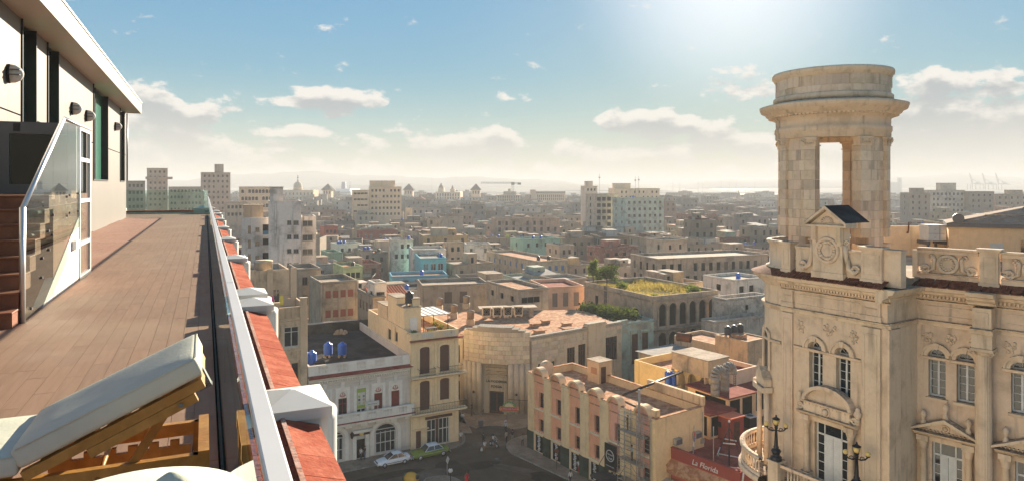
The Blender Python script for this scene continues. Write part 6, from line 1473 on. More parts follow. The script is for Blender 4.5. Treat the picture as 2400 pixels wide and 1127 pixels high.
    text_part('Havana', .32, 'white', sg, Mx @ Matrix.Translation((xc, -.53, 4.4)), .01, shear=.15); text_part('Club', .38, 'white', sg, Mx @ Matrix.Translation((xc, -.53, 3.95)), .01, shear=.15); text_part('EL RON DE CUBA', .17, 'white', sg, Mx @ Matrix.Translation((xc, -.53, 3.1)), .01)
    m = b.M3(f); m.box(x0-.6, -2.2, 1.9, x1+1.5, .0, 2.15); b.part(m, 'flat_canopy', 'roofdark')
    for x in (x0-.4, x1+1.3): m = b.M3(f); m.tube((x, -2.0, 2.1), (x, -.1, 4.0), .03); b.part(m, 'canopy_rod', 'black')
    b.finish()
    m = MB(); yq = b.fx('l', 1330); m.box(.3, .3, b.h, 1.0, 3.2, b.h+.8); b.part(m, 'parapet_step', 'plaster')
    # roof things
    b.box(6.0, b.b-7.5, 8.2, b.b-5.2, 12.0, 'stair_hut', col=(.52, .42, .3)); m = MB(); m.box(6.3, b.b-7.58, 9.3, 7.1, b.b-7.51, 11.4); b.part(m, 'hut_door', 'brownwood'); m = MB(); m.box(5.92, b.b-7.0, 10.4, 5.999, b.b-6.0, 11.2); b.part(m, 'hut_hatch', 'objcol', (.45, .22, .1))
    m = MB(); m.M = Matrix.Translation((3.0, b.b-.2, 10.2)) @ Matrix.Rotation(math.pi/2, 4, 'X'); m.lathe(0, 0, [(1.0, -.35), (1.0, .35)], 18); b.part(m, 'round_gable', 'plaster', (.55, .5, .42))
    m = MB(); m.box(b.a-.25, 0, b.h+.1, b.a+.2, 8.5, b.h+1.1); b.part(m, 'side_parapet', 'plaster')
    ac = [(1584, 1032), (1630, 1017)]
    for i, (px, py) in enumerate(ac):
        x = b.fx('f', px); z = b.fz('f', px, py)-.3; o = thing('wall_air_conditioner', 'grey box air conditioner on the striped building side wall, %s' % ('left one', 'right one')[i], 'air conditioner', (b.F.x, b.F.y, 0), b.th, 'air conditioners on the side wall')
        MB().box(x-.5, -.5, z, x+.5, -.001, z+.65).build('casing', MT['zinc'], o); MB().box(x-.44, -.52, z+.08, x+.44, -.501, z+.57).build('grille', MT['darkgrey'], o)
    m = b.M3('f'); x = b.fx('f', 1645); m.tube((x, -.08, 6.4), (x, -.08, 9.6), .03); m.box(x-.25, -.2, 6.1, x+.25, 0, 6.6); b.part(m, 'meter_pipe', 'zinc')
    # steel beam frame lying across the roof
    st = thing('roof_beam', 'long dark steel beam carried on posts across the striped roof', 'beam'); p, q = P(1460, 925, b.h+.6), P(1600, 870, b.h+1.2); MB().path([p, q], .16, 4).build('beam', MT['black'], st)
    for t in (.25, .6): r = p.lerp(q, t); MB().tube((r.x, r.y, b.h-.9), (r.x, r.y, r.z), .06).build('post', MT['black'], st)
    p, q = P(1463, 940, b.h+.1), P(1500, 956, b.h+.1); s2 = thing('roof_beam', 'short dark steel beam near the roof edge above the scaffold', 'beam'); MB().path([p, q], .13, 4).build('beam', MT['black'], s2)
    # scaffold
    sc = thing('scaffold', 'thin tube scaffold with plank decks against the last bay', 'scaffold', (b.F.x, b.F.y, 0), b.th); sc_x0, sc_x1 = b.fx(f, 1471), b.fx(f, 1531); lv = [0, 1.7, 3.4, 5.1, 6.8, 8.5, 10.0]
    for x in (sc_x0, sc_x0+1.0, sc_x1-1.0, sc_x1):
        for y in (-.5, -1.5): m = b.M3(f); m.tube((x, y, .14), (x, y, 10.6), .045, n=5); m.build('upright', MT['zinc'], sc)
    m = b.M3(f)
    for a, e in ((sc_x0, sc_x0+1.0), (sc_x1-1.0, sc_x1)):
        for k in range(21):
            for y in (-.5, -1.5): m.tube((a, y, .4+k*.5), (e, y, .4+k*.5), .028, n=4)
    m.build('rungs', MT['zinc'], sc); m = b.M3(f)
    for z in lv[1:]:
        for y in (-.5, -1.5): m.tube((sc_x0, y, z), (sc_x1, y, z+.1), .03, n=4)
    m.tube((sc_x0, -1.5, .2), (sc_x1, -1.5, 3.4), .03, n=4); m.tube((sc_x1, -1.5, 3.4), (sc_x0, -1.5, 6.8), .03, n=4); m.build('braces', MT['zinc'], sc)
    for z in (2.9, 5.2, 8.2): m = b.M3(f); m.box(sc_x0+.1, -1.5, z, sc_x1-.1, -.6, z+.06); m.build('deck_board', MT['roofcem'], sc)
    m = b.M3(f); m.tube(((sc_x0+sc_x1)/2+.4, -.55, .14), ((sc_x0+sc_x1)/2+.4, -.55, 13.0), .13, n=8); m.build('chute', MT['zinc'], sc)
    return b, f, (sc_x0+sc_x1)/2
STRIPED, SF, SCX = striped()

# ---------------------------------------------------------------- red "La Florida"
def florida():
    rd = (.25, .06, .05); root = thing('red_restaurant', 'red restaurant with roof terrace, lettered parapet and zinc awning', 'building'); LAND.append(('red restaurant', 1660, 1060, 72)); z = 5.6; zp = 6.7
    A = Vector((16.9, 74.3, 0)); C = Vector((22.5, 67.4, 0)); D = Vector((26.0, 69.8, 0)); E = Vector((34, 80, 0)); Gp = Vector((27, 90, 0)); Hh = Vector((21.6, 78.2, 0)); FOOT.append((24, 78, Vector((1, 0)), Vector((0, 1)), 8, 11))
    m = MB(); m.prism([(p.x, p.y) for p in (A, C, D, E, Gp, Hh)], 0, z-.02); m.build('wall', MT['plaster_clean'], root, (.42, .12, .09)); MB().prism([(p.x, p.y) for p in (A, C, D, E, Gp, Hh)], z-.019, z).build('roof_terrace', MT['roofred'], root)
    def wallseg(p, q, z0, z1, t=.25, nm='parapet'): 
        d = (q-p); f = frame_m(p, math.atan2(d.y, d.x)); m = MB(); m.M = f; m.box(0, 0, z0, d.length, t, z1); m.build(nm, MT['plaster_clean'], root, rd); return f, d.length
    f, L = wallseg(A, C, z+.003, zp); f2, L2 = wallseg(C, D, z+.003, zp-.001); wallseg(D, E, z+.003, zp-.2)
    for ff, LL in ((f, L), (f2, L2)):
        m = MB(); m.M = ff; m.box(-.05, -.08, zp, LL, .32, zp+.08); m.build('coping', MT['plaster_clean'], root, rd)
        m = MB(); m.M = ff; m.face([(-.3, -.8, z-.6), (LL+.3, -.8, z-.6), (LL, -.02, z-.1), (0, -.02, z-.1)]); m.face([(-.3, -.8, z-.7), (LL+.3, -.8, z-.7), (LL+.3, -.8, z-.6), (-.3, -.8, z-.6)]); m.box(-.1, -.7, z-1.4, LL+.1, 0, z-.72); m.build('tiled_ledge', MT['rooftile'], root)
    text_part('La Florida', .8, 'offwhite', root, f @ Matrix.Translation((L*.54, -.03, z+.18)), .02, shear=.25)
    # zinc awning and its fascia sign
    m = MB(); m.M = f; n = 26; a0, a1 = -2.0, L+.5
    for k in range(n): x0 = a0+(a1-a0)*k/n; x1 = a0+(a1-a0)*(k+.5)/n; x2 = a0+(a1-a0)*(k+1)/n; m.face([(x0, -.7, 3.6), (x0, -3.2, 2.9), (x1, -3.2, 2.97), (x1, -.7, 3.67)]); m.face([(x1, -.7, 3.67), (x1, -3.2, 2.97), (x2, -3.2, 2.9), (x2, -.7, 3.6)])
    aw = m.build('zinc_awning', MT['zinc'], root); m = MB(); m.M = f; m.box(a0, -3.3, 2.1, a1, -3.21, 2.9); m.build('awning_fascia', MT['plaster_clean'], root, (.66, .6, .48))
    text_part('MI DAIQUIRÍ...', .55, 'objcol', root, f @ Matrix.Translation((-.3, -3.32, 2.3)), .01).color = (.06, .2, .1, 1); text_part('EN EL FLORIDITA', .55, 'objcol', root, f @ Matrix.Translation((5.2, -3.32, 2.3)), .01).color = (.06, .2, .1, 1)
    # red stair hut
    h = thing('red_roof_hut', 'small red hut with dark door on the red roof terrace', 'hut', P(1713, 1036, z), math.radians(32)); h.location.z = z
    MB().box(0, 0, 0, 2.2, 3.0, 2.6).build('wall', MT['plaster_clean'], h, rd); MB().box(-.15, -.15, 2.601, 2.35, 3.15, 2.75).build('roof', MT['plaster_clean'], h, (.5, .16, .1)); MB().box(.5, -.03, 0, 1.5, -.001, 2.2).build('door', MT['brownwood'], h); MB().box(-.03, 1.4, 1.3, -.001, 2.0, 1.9).build('window', MT['dark'], h)
    # annexe with red roof, pillars
    def annex(px, py, zt, w, d, rf, lab, wallc=(.66, .52, .36), th=32):
        o = thing('roof_annex', lab, 'annex', P(px, py, zt), math.radians(th)); o.location.z = 0
        MB().box(0, 0, z-.5, w, d, zt).build('wall', MT['plaster_clean'], o, wallc); MB().box(-.3, -.3, zt, w+.3, d+.3, zt+.16).build('roof', MT['roofred'], o)
        for k, (a, b2) in enumerate(((.3, w*.45), (w*.55, w-.3))): MB().box(a, -.02, z+.3, b2, -.001, zt-.3).build('opening', MT['dark'], o)
        MB().box(-.02, .4, z+.3, -.001, d*.8, zt-.3).build('opening', MT['dark'], o)
    annex(1663, 973, 8.4, 4, 3.4, 0, 'cream annexe with red flat roof left of the red hut'); annex(1707, 934, 9.4, 4.6, 6.5, 0, 'cream annexe with red flat roof below the metal ducts'); annex(1768, 914, 8.6, 4, 4, 0, 'small glazed annexe with red roof beside the museum balcony')
    lw = thing('breeze_block_wall', 'low cream breeze block wall left of the red hut', 'wall', P(1650, 1018, z), math.radians(-20)); lw.location.z = z; MB().box(0, 0, 0, 1.8, .2, 1.2).build('wall', MT['plaster_clean'], lw, (.66, .5, .36))
    m = MB()
    for i in range(5):
        for k in range(3): m.box(.15+i*.33, -.02, .25+k*.3, .3+i*.33, -.001, .42+k*.3)
    m.build('breeze_holes', MT['dark'], lw)
    ac = thing('condenser_unit', 'black and white condenser unit beside the red hut', 'air conditioner', P(1758, 1000, z), .5); ac.location.z = z; MB().box(-.6, -.5, 0, .6, .5, 1.3).build('casing', MT['black'], ac); MB().box(-.65, -.55, 1.301, .65, .55, 1.42).build('top', MT['white'], ac); MB().lathe(0, 0, [(.4, 1.421), (.4, 1.45)], 14).build('fan', MT['darkgrey'], ac)
    # guyed neon mast
    ms = thing('lattice_mast', 'black guyed mast with white neon tubes on the red roof terrace', 'mast', P(1709, 1092, z)); ms.location.z = z
    MB().tube((0, 0, 0), (0, 0, 4.6), .09, .06).build('pole', MT['black'], ms)
    for a in (.2, 1.9, 3.6, 5.2): MB().tube((0, 0, 4.1), (2.4*math.cos(a), 2.4*math.sin(a), .05), .03, n=4).build('stay', MT['black'], ms)
    for a, b2, zz in ((.2, 1.9, 2.6), (1.9, 3.6, 1.4), (3.6, 5.2, 2.6), (5.2, .2, 1.4), (.2, 1.9, .6), (3.6, 5.2, .5)):
        k = 2.4*(1-zz/4.1); MB().tube((k*math.cos(a), k*math.sin(a), zz), (k*math.cos(b2), k*math.sin(b2), zz), .07, n=6).build('neon_tube', MT['white'], ms)
    MB().ball((0, 0, 4.7), .13, 8, 6).build('top_light', MT['white'], ms)
    nl = thing('neon_letter', 'tall white tube letter on the red parapet corner below the mast', 'sign', C+Vector((.0, -.3, 4.6))); MB().tube((0, 0, 0), (.35, 0, 2.9), .09).build('tube', MT['white'], nl); MB().tube((-.3, 0, .9), (.4, 0, 1.1), .06).build('tube', MT['white'], nl)
    # flag
    fl = thing('flag', 'limp blue, white and red flag on a leaning pole over the parapet', 'flag', f @ Vector((L*.36, .2, zp+.081))); MB().tube((0, 0, -.9), (.1, 0, 3.0), .04).build('pole', MT['zinc'], fl)
    for k, cc in enumerate(((.5, .05, .05), (.06, .1, .35), (.7, .7, .7), (.06, .1, .35))):
        m = MB(); n = 6; m.strip([(.1-.02*k+.18*math.sin(i*1.3)*.4, .1*math.cos(i*1.7), 2.4-k*.55) for i in range(n)], [(.12-.02*k+.2*math.sin(i*1.3+.5)*.4, .1*math.cos(i*1.7+.4), 1.86-k*.55) for i in range(n)], sm=True); m.build('cloth_stripe', MT['cloth'], fl, cc)
    pl = thing('flag_pole', 'bare grey pole standing behind the red parapet', 'pole', f @ Vector((L*.62, .5, z))); MB().tube((0, 0, 0), (0, 0, 4.6), .05).build('pole', MT['zinc'], pl)
florida()

# ---------------------------------------------------------------- yellow kitchen block with concrete tank house and ducts
def yellow_block():
    ye = (.70, .55, .30); T = math.radians(35)
    b = Bld('yellow_block', 'yellow low block with terracotta roof and stepped parapet behind the striped building', 1590, 872, 10.2, 1700, 1487, col=ye, mat='plaster_clean', roof='rooftile', th=T, par=1.0, short='yellow block'); b.finish()
    b2 = Bld('tank_house', 'raised concrete tank house on arched yellow walls', 1660, 846, 12.6, 1708, 1575, col=(.58, .47, .33), mat='plaster', roof='roofcem', th=T, par=.05, z0=10.4, short='tank house'); L = b2.b
    m = b2.M3('l'); y = .5
    hs = [(L*(i+.12)/3, L*(i+.88)/3, 5.5, 10.2, .9) for i in range(3)]; wall_holes(m, 0, L, 5.0, 10.4, hs, .5, y=y); b2.part(m, 'arcade_wall', 'plaster_clean', ye)
    m = b2.M3('l'); m.box(0, y+1.2, 5.0, L, y+1.4, 10.4); b2.part(m, 'inner_wall', 'plaster_clean', ye); m = b2.M3('l'); m.box(L*.45, y+1.15, 6.2, L*.58, y+1.199, 8.2); b2.part(m, 'window', 'pane'); m = b2.M3('l'); m.box(L*.75, y+1.15, 6.0, L*.95, y+1.199, 7.6); b2.part(m, 'window', 'pane')
    m = b2.M3('f'); m.box(0, .5, 5, b2.a, .7, 10.4); b2.part(m, 'side_wall', 'plaster_clean', (.66, .5, .36)); m = MB().box(-.1, -.1, 12.55, b2.a+.1, b2.b+.1, 12.68); b2.part(m, 'slab', 'roofcem'); b2.finish()
    b3 = Bld('pink_wall_wing', 'pale pink wing with ladder right of the metal ducts', 1712, 872, 10.6, 1775, b=10, col=(.68, .52, .42), mat='plaster_clean', roof='roofred', th=T, par=.6, short='pale pink wing'); b3.winpx('f', 1727, 1737, 905, 922, 'dark'); b3.finish()
    ld = thing('wall_ladder', 'thin rusty ladder on the pale pink wing', 'ladder', (b3.F.x, b3.F.y, 0), T); m = MB(); x = b3.fx('f', 1721)
    for k in range(16): m.box(x-.2, -.1, 6+k*.28, x+.2, -.07, 6.04+k*.28)
    m.box(x-.22, -.1, 5.8, x-.19, -.06, 10.7).box(x+.19, -.1, 5.8, x+.22, -.06, 10.7); m.build('rails', MT['rust'], ld)
    # ducts
    for i, (px, py, lab) in enumerate(((1676, 926, 'left of two large grey metal ducts bending over the red annexe roof'), (1699, 916, 'right of two large grey metal ducts bending over the red annexe roof'))):
        p = P(px, py, 9.5); d = thing('metal_duct', lab, 'duct', p, T, 'large metal ducts'); r = .55; pts = [(0, 0, 0), (0, 0, 2.3)]+[(0+.75*(1-math.cos(a)), 0, 2.3+.75*math.sin(a)) for a in [math.pi*k/8 for k in range(1, 9)]]+[(1.5, 0, 1.9)]
        for k, (a, e) in enumerate(zip(pts, pts[1:])):
            n = 3 if k == 0 else 1
            for q in range(n): A = Vector(a).lerp(Vector(e), q/n); B2 = Vector(a).lerp(Vector(e), (q+1)/n); MB().tube(A, A.lerp(B2, .97), r, r*.97, 10).build('duct_section', MT['zinc'], d)
    # back roofs
    b4 = Bld('stained_block', 'rust stained block carrying black tanks behind the tank house', 1752, 800, 11.8, 1800, 1676, col=(.60, .44, .28), mat='plaster_peel', roof='rooftile', th=T, par=.15, short='rust stained block'); b4.finish()
    m = MB(); m.box(1, 2, 11.66, 2.6, 4, 12.2); b4.part(m, 'hatch', 'rooftile')
    for k in range(3): b4.tank(1.0+k*1.5, b4.b*.72, 'black', .55, 1.2)
    b5 = Bld('rusty_roof_block', 'low cream block with cluttered terracotta roof and a rusty drum', 1700, 812, 10.0, 1765, 1580, col=(.6, .48, .33), mat='plaster', roof='rooftile', th=T, par=.5, short='cluttered low block'); b5.finish()
    dr = thing('rusty_drum', 'rusty drum lying on the cluttered low roof', 'drum', P(1603, 800, 10.3), T+.4); m = MB(); m.M = Matrix.Translation((0, 0, .7)) @ Matrix.Rotation(math.pi/2, 4, 'X'); m.lathe(0, 0, [(.68, -1.1), (.7, -1.0), (.66, -.3), (.7, -.25), (.66, .3), (.7, .35), (.7, 1.1)], 18, cap=False); m.lathe(0, 0, [(.01, -.9), (.66, -.9)], 18, cap=False); m.build('drum', MT['rust'], dr)
    z = thing('zinc_shed', 'shed with pale zinc roof beside the blue green house', 'shed', P(1552, 836, 8.6), T); z.location.z = 0; MB().box(0, 0, 0, 8, 5, 8.4).build('wall', MT['plaster'], z, (.6, .52, .4)); m = MB(); m.box(-.4, -.4, 8.45, 8.3, 5.4, 8.55); m.build('roof', MT['zinc'], z); FOOT.append((27, 104, Vector((1, 0)), Vector((0, 1)), 7, 6))
    p = P(1567, 908, 9.3); bt = Bld('tank_plinth', 'small cream plinth block carrying the cluster of blue cans', 1573, 909, 8.9, 1590, 1556, col=ye, mat='plaster_clean', roof='roofcem', th=T, par=.05, short='small cream plinth'); bt.finish()
    o = bt.root; cn = thing('blue_can_cluster', 'cluster of ribbed blue cans with white caps on a cream plinth', 'water tank', bt.up(bt.a/2, bt.b/2, 8.87)); k = 0
    for x, y in ((-.35, -.3), (.35, -.3), (-.35, .3), (.35, .3)):
        pf = []
        for i in range(6): pf += [(.33, i*.27), (.36, i*.27+.08), (.36, i*.27+.18), (.33, i*.27+.26)]
        m = MB(); m.lathe(x, y, pf+[(.2, 1.75), (.0, 1.78)], 12); cb = m.build('can', MT['bluetank'], cn); MB().lathe(x, y, [(.16, 1.77), (.16, 1.9), (.0, 1.9)], 10).build('cap', MT['white'], cb)
yellow_block()
# ---------------------------------------------------------------- the old town behind
PROT = []
def house(label, px, py, h, pxR, pxL, col, nf=3, nl=3, rows=2, mat='plaster', roof='roofcem', kind='win', th=G, b=None, vis=30, wc=(.14, .09, .06), w=1.0, wh=1.5, arch=0.0, name='house', short=None, tanks=(), hut=None, corn=True, fl=3.4, cat='house', zt=1.6, skip=.08, par=.7, mix=None, Y=None):
    o = Bld(name, label, px, py, h, pxR, pxL, col=col, mat=mat, roof=roof, th=th, b=b, wc=wc, cat=cat, short=short or label, par=par, Y=Y); h = o.h
    zs = [h-zt-wh-k*fl for k in range(rows)]
    for f, n in (('f', nf), ('l', nl)):
        if n: o.grid(f, n, zs, w, wh, kind, .6, arch, skip, mix)
    if corn: o.cornice(h-.45, .18, .25)
    o.finish()
    for t in tanks: o.tank(o.a*t[0], o.b*t[1], t[2])
    if hut: o.box(o.a*hut[0], o.b*hut[1], o.a*hut[2], o.b*hut[3], h+hut[4])
    q = [proj((o.F.x+o.u.x*x+o.v.x*y, o.F.y+o.u.y*x+o.v.y*y, h)) for x in (0, o.a) for y in (0, o.b)]
    PROT.append((min(p[0] for p in q), max(p[0] for p in q), max(p[1] for p in q)+vis, o.F.y)); return o
GY, BE, WH_, PK, BL, MI, RE, CR, DK, OC = (.36, .33, .28), (.55, .46, .34), (.74, .72, .67), (.62, .44, .34), (.13, .36, .55), (.42, .56, .47), (.33, .09, .07), (.66, .57, .42), (.24, .22, .19), (.6, .45, .25)
DKW = (.05, .04, .035)
def mid():
    H_ = house
    H_('stained grey wall block with a green window, behind the dark roof', 697, 630, 19.4, 752, 670, GY, 2, 0, 2, 'plaster_ruin', kind='dark', b=9, vis=110, short='stained grey block', mix=['dark', 'win'])
    H_('tall stained beige wall with striped awning window behind the dark roof', 752, 661, 18.2, 838, 735, (.42, .37, .29), 4, 0, 3, 'plaster_ruin', kind='shut', b=10, vis=110, wc=(.28, .08, .05), w=.95, wh=1.3, short='tall stained beige wall')
    H_('narrow dark grey house with cream end wall beside the cream corner house', 874, 693, 17.0, 900, 838, (.34, .30, .25), 0, 4, 3, 'plaster_ruin', kind='dark', vis=100, wc=OC, short='narrow dark grey house')
    t = H_('cream house with clay tile lean-to roof above the pergola', 905, 704, 15.6, 940, 880, CR, 1, 1, 1, 'plaster_clean', kind='dark', vis=25, short='clay tiled house')
    m = MB(); n = 14; m0 = t.a+1.6
    for k in range(n):
        x0 = -2.5+k*(m0+2.5)/n; w = (m0+2.5)/n; pts = [(x0+w*i/5, .12*math.sin(math.pi*i/5)) for i in range(6)]
        m.strip([(p[0], -1.2, t.h+.25+p[1]) for p in pts], [(p[0], 4.5, t.h+1.7+p[1]) for p in pts], sm=True)
    t.part(m, 'clay_tile_roof', 'clay')
    H_('small white stair hut with grey window above the clay tiles', 878, 662, 19.0, 906, 862, WH_, 1, 1, 1, 'plaster', kind='win', vis=20, w=1.4, wh=1.4, short='small white hut')
    H_('weathered grey ruin with shuttered windows behind the curved shop', 990, 668, 14.2, 1145, 960, (.33, .30, .26), 4, 0, 1, 'plaster_ruin', kind='shut', b=10, vis=40, w=1.6, wh=2.4, wc=(.11, .07, .05), th=math.radians(14), short='weathered grey ruin')
    H_('square grey stone block with small windows behind the air conditioners', 1216, 678, 15.4, 1285, 1140, (.40, .365, .31), 4, 3, 2, 'plaster_ruin', 'rooftile', 'dark', vis=50, w=1.3, wh=1.1, par=.5, short='square grey stone block')
    H_('pale pink house with two tall shutters left of the arcaded ruin', 1282, 672, 13.2, 1369, 1262, PK, 3, 0, 1, 'plaster_clean', 'roofred', 'shut', b=12, vis=45, w=1.2, wh=3.0, wc=(.26, .2, .16), th=math.radians(16), short='pale pink house', zt=1.4)
    h = H_('blue painted house with small awnings, in the middle distance', 918, 647, 11.8, 1050, 905, BL, 4, 0, 1, 'plaster_clean', 'rooftile', 'dark', b=9, vis=26, th=math.radians(14), w=1.9, wh=1.5, short='blue painted house', tanks=((.55, .3, 'blue'),))
    for k in range(3): m = h.M3(); x = 1.6+k*4.6; m.box(x-.3, -.9, h.h-1.3, x+2.6, 0, h.h-1.15); h.part(m, 'awning', 'roofred')
    H_('house with sky blue gable wall, white window and green roof', 985, 605, 14.0, 1046, 958, (.16, .45, .58), 3, 1, 1, 'plaster_clean', 'roofcem', 'win', vis=30, wc=(.6, .6, .58), w=1.6, wh=2.0, th=math.radians(14), short='sky blue gable house', tanks=((.85, .1, 'blue'),))
    H_('white two storey house with flat roof behind the sky blue gable', 968, 585, 15.0, 1045, 950, WH_, 4, 0, 2, 'plaster', 'roofcem', 'dark', b=12, vis=18, th=math.radians(14), w=1.4, wh=1.1, short='flat white house')
    H_('white stepped house with blue tank left of the flat white house', 918, 562, 16.5, 968, 905, (.68, .66, .61), 3, 1, 2, 'plaster_peel', 'roofcem', 'dark', b=9, vis=34, th=math.radians(16), short='white stepped house', tanks=((.85, .4, 'blue'),))
    H_('long beige house with ochre doors and blue shutters', 1262, 612, 12.6, 1330, 1140, BE, 4, 9, 2, 'plaster_peel', 'rooftile', 'shut', vis=40, wc=(.06, .16, .35), w=1.0, wh=1.6, short='long beige courtyard house', tanks=((.3, .15, 'black'), (.6, .12, 'black')))
    H_('low dark red roofed house in front of the courtyard house', 1080, 652, 10.5, 1150, 1055, GY, 3, 0, 1, 'plaster', 'roofred', 'dark', b=9, vis=18, th=math.radians(14), short='dark red roofed house')
    H_('grey house with pale zinc roof left of the arcaded ruin trees', 1310, 655, 12.2, 1375, 1292, (.45, .4, .33), 3, 1, 1, 'plaster_peel', 'zinc', 'dark', b=9, vis=20, short='zinc roofed grey house')
    # arcaded ruin
    r = Bld('arcaded_ruin', 'ruined arcaded palace with grass and trees growing on its roof', 1530, 694, 14.4, 1684, 1370, col=(.47, .39, .30), mat='plaster_ruin', roof='drygrass', th=G, par=.9, short='arcaded ruin', sub=False)
    PROT.append((1365, 1690, 800, 125))
    n = 6
    for i in range(n):
        x = 1.1+(r.a-1.6)*(i+.5)/n; r.win('f', x, 8.6, 1.7, 4.2, 'dark', .85); r.win('f', x, 3.8, 1.9, 3.6, 'dark', .95)
        m = r.M3(); archivolt(m, x, 11.95, .9, .28, -.12, 0); archivolt(m, x, 6.45, 1.0, .28, -.12, 0); m.box(x-1.25, -.14, 8.3, x-.92, 0, 11.9); m.box(x+.92, -.14, 8.3, x+1.25, 0, 11.9); r.part(m, 'arch_moulding')
    m = r.M3(); moulding(m, 0, r.a, [(.1, 7.75), (.45, 7.95), (.5, 8.2)], back=0); r.part(m, 'string_course'); r.cornice(13.3, .3, .3, 'fl')
    r.win('l', 4.5, 9.0, 1.2, 3.0, 'dark'); r.win('l', r.b-5, 10.2, 1.6, 1.2, 'dark', .5)
    m = r.M3('l'); m.box(7.2, -.12, 0, 8.2, 0, 14.4); r.part(m, 'drain_strip', None, (.12, .11, .1))
    r.finish()
    for q in range(5):
        x = 9.5+q*.5
        for k in range(9):
            m = r.M3('l'); m.box(11.8+(k % 2)*.15+(q % 3)*.45, -.05, 8.2+k*.3+q*.01, 12.2+(k % 2)*.15+(q % 3)*.45, -.001, 8.46+k*.3+q*.01); 
            if q < 3: r.part(m, 'exposed_brick', 'objcol', jit((.42, .2, .13), .2))
    zr = r.h-r.par
    g = MB(); rr = random.Random(3)
    for _ in range(7000):
        x, y = rr.uniform(.4, r.a-.4), rr.uniform(.4, r.b-.4); 
        dn = math.sin(x*.5+1)+math.sin(y*.45+x*.2)
        if rr.random() > .75+.25*dn: continue
        hh = rr.uniform(.25, .8)*(1+.35*dn); a = rr.uniform(0, 6.28); w = .05; lx, ly = rr.uniform(-.2, .2), rr.uniform(-.2, .2)
        g.face([(x-w*math.cos(a), y-w*math.sin(a), zr), (x+w*math.cos(a), y+w*math.sin(a), zr), (x+lx, y+ly, zr+hh)])
    go = g.build('roof_grass', MT['drygrass'], None, loc=(r.F.x, r.F.y, 0), rz=r.th); tag(go, 'dry golden grass covering the arcaded ruin roof', 'grass', kind='stuff')
    tree(r.up(1.2, r.b-1.4, zr), 5.6, 1.5, 'slender pale green tree at the left of the grassy ruin roof', 'leaf', 1500, .34, .75)
    tree(r.up(2.8, r.b-4.2, zr), 4.6, 2.4, 'round dense dark green tree on the grassy ruin roof', 'leaf2', 2600, .30, 1.05)
    for i, (x, y, s, lb) in enumerate(((4, r.b-8, 1.3, 'centre of the grass'), (13.5, 3.5, 1.2, 'right end of the grass'), (14.8, 6, 1.0, 'back right corner of the grass'), (2.0, 2.0, .8, 'front corner of the grass'))): bush(r.up(x, y, zr), s, s*1.4, 'green bush at the %s on the ruin roof' % lb, 'leaf', 260, name='roof_bush', group='bushes on the ruin roof')
    # overgrown yard below the ruin
    for i, (px, py) in enumerate(((1378, 738), (1400, 742), (1425, 747), (1450, 750), (1475, 752))): bush(P(px, py, 10.6), 2.0, 2.6, 'dark green shrub in the overgrown yard, %s of five' % ('leftmost', 'second', 'middle', 'fourth', 'rightmost')[i], 'leaf2', 420, .5, name='yard_shrub', group='shrubs in the overgrown yard')
    y = thing('yard_terrace', 'grey roof slab under the overgrown yard shrubs', 'roof', P(1345, 772, 10.5), G); y.location.z = 0; MB().box(0, 0, 0, 16, 9, 10.5).build('wall', MT['plaster_ruin'], y, GY); MB().box(-.2, -.2, 10.501, 16.2, .2, 11.1).build('parapet', MT['plaster'], y, (.5, .45, .38))
    tl = H_('pale blue green house with two tall brown windows', 1447, 757, 11.4, 1532, 1440, (.36, .52, .50), 0, 0, 1, 'plaster_peel', 'roofcem', b=9, vis=110, short='blue green house', wc=(.10, .05, .03))
    tb = tl; 
    for p in ((1480, 1494), (1504, 1518)):
        x0, x1 = tl.fx('f', p[0]), tl.fx('f', p[1]); m = tl.M3(); m.box(x0, -.06, 4.0, x1, -.002, 9.2); wo = tl.part(m, 'window', 'brownwood'); m = tl.M3(); m.box(x0-.2, -.14, 3.8, x0-.01, 0, 9.5); m.box(x1+.01, -.14, 3.8, x1+.2, 0, 9.5); m.box(x0-.3, -.2, 9.5, x1+.3, 0, 9.8); tl.part(m, 'window_surround')
    m = tl.M3(); m.box(-.2, -.3, 0, 2.0, 0, 11.9); m.box(-.3, -.4, 11.0, 2.1, 0, 11.2); tl.part(m, 'pier')
    # right of the ruin
    H_('stained white wall house behind the museum corner, streaked black', 1700, 700, 13.6, 1800, 1682, (.62, .59, .53), 1, 0, 1, 'plaster_ruin', 'roofcem', 'dark', b=3.5, vis=60, short='streaked white wall house', w=.9, wh=1.0)
    H_('low streaked grey yard wall block right of the arcaded ruin', 1672, 752, 10.8, 1792, 1660, (.52, .49, .44), 0, 0, 1, 'plaster_ruin', 'roofdark', 'dark', b=3, vis=40, short='streaked yard wall')
    H_('small white house with a blue tank right of the grassy roof', 1722, 655, 13.8, 1800, 1690, WH_, 3, 1, 1, 'plaster', 'roofcem', 'dark', b=10, vis=32, short='small white house', tanks=((.35, .25, 'blue'),), wc=(.2, .1, .08), w=1.5)
    H_('long ruined facade with tall windows behind the grassy roof', 1542, 606, 15.6, 1800, 1478, (.46, .38, .30), 14, 4, 2, 'plaster_ruin', 'roofcem', 'dark', vis=55, w=1.2, wh=2.2, short='long ruined facade', th=math.radians(20), mix=['dark', 'shut', 'dark'])
    H_('white painted strip of house set in the long ruined facade', 1580, 612, 14.6, 1632, 1576, WH_, 4, 0, 2, 'plaster_clean', 'roofcem', 'win', b=.35, vis=40, w=.9, wh=1.3, short='white strip house', th=math.radians(20), corn=False, par=0.05)
    H_('grey block with chimney stub behind the long ruined facade', 1555, 563, 18.0, 1610, 1515, (.42, .39, .34), 2, 2, 2, 'plaster', 'roofcem', 'dark', vis=25, short='grey stub block')
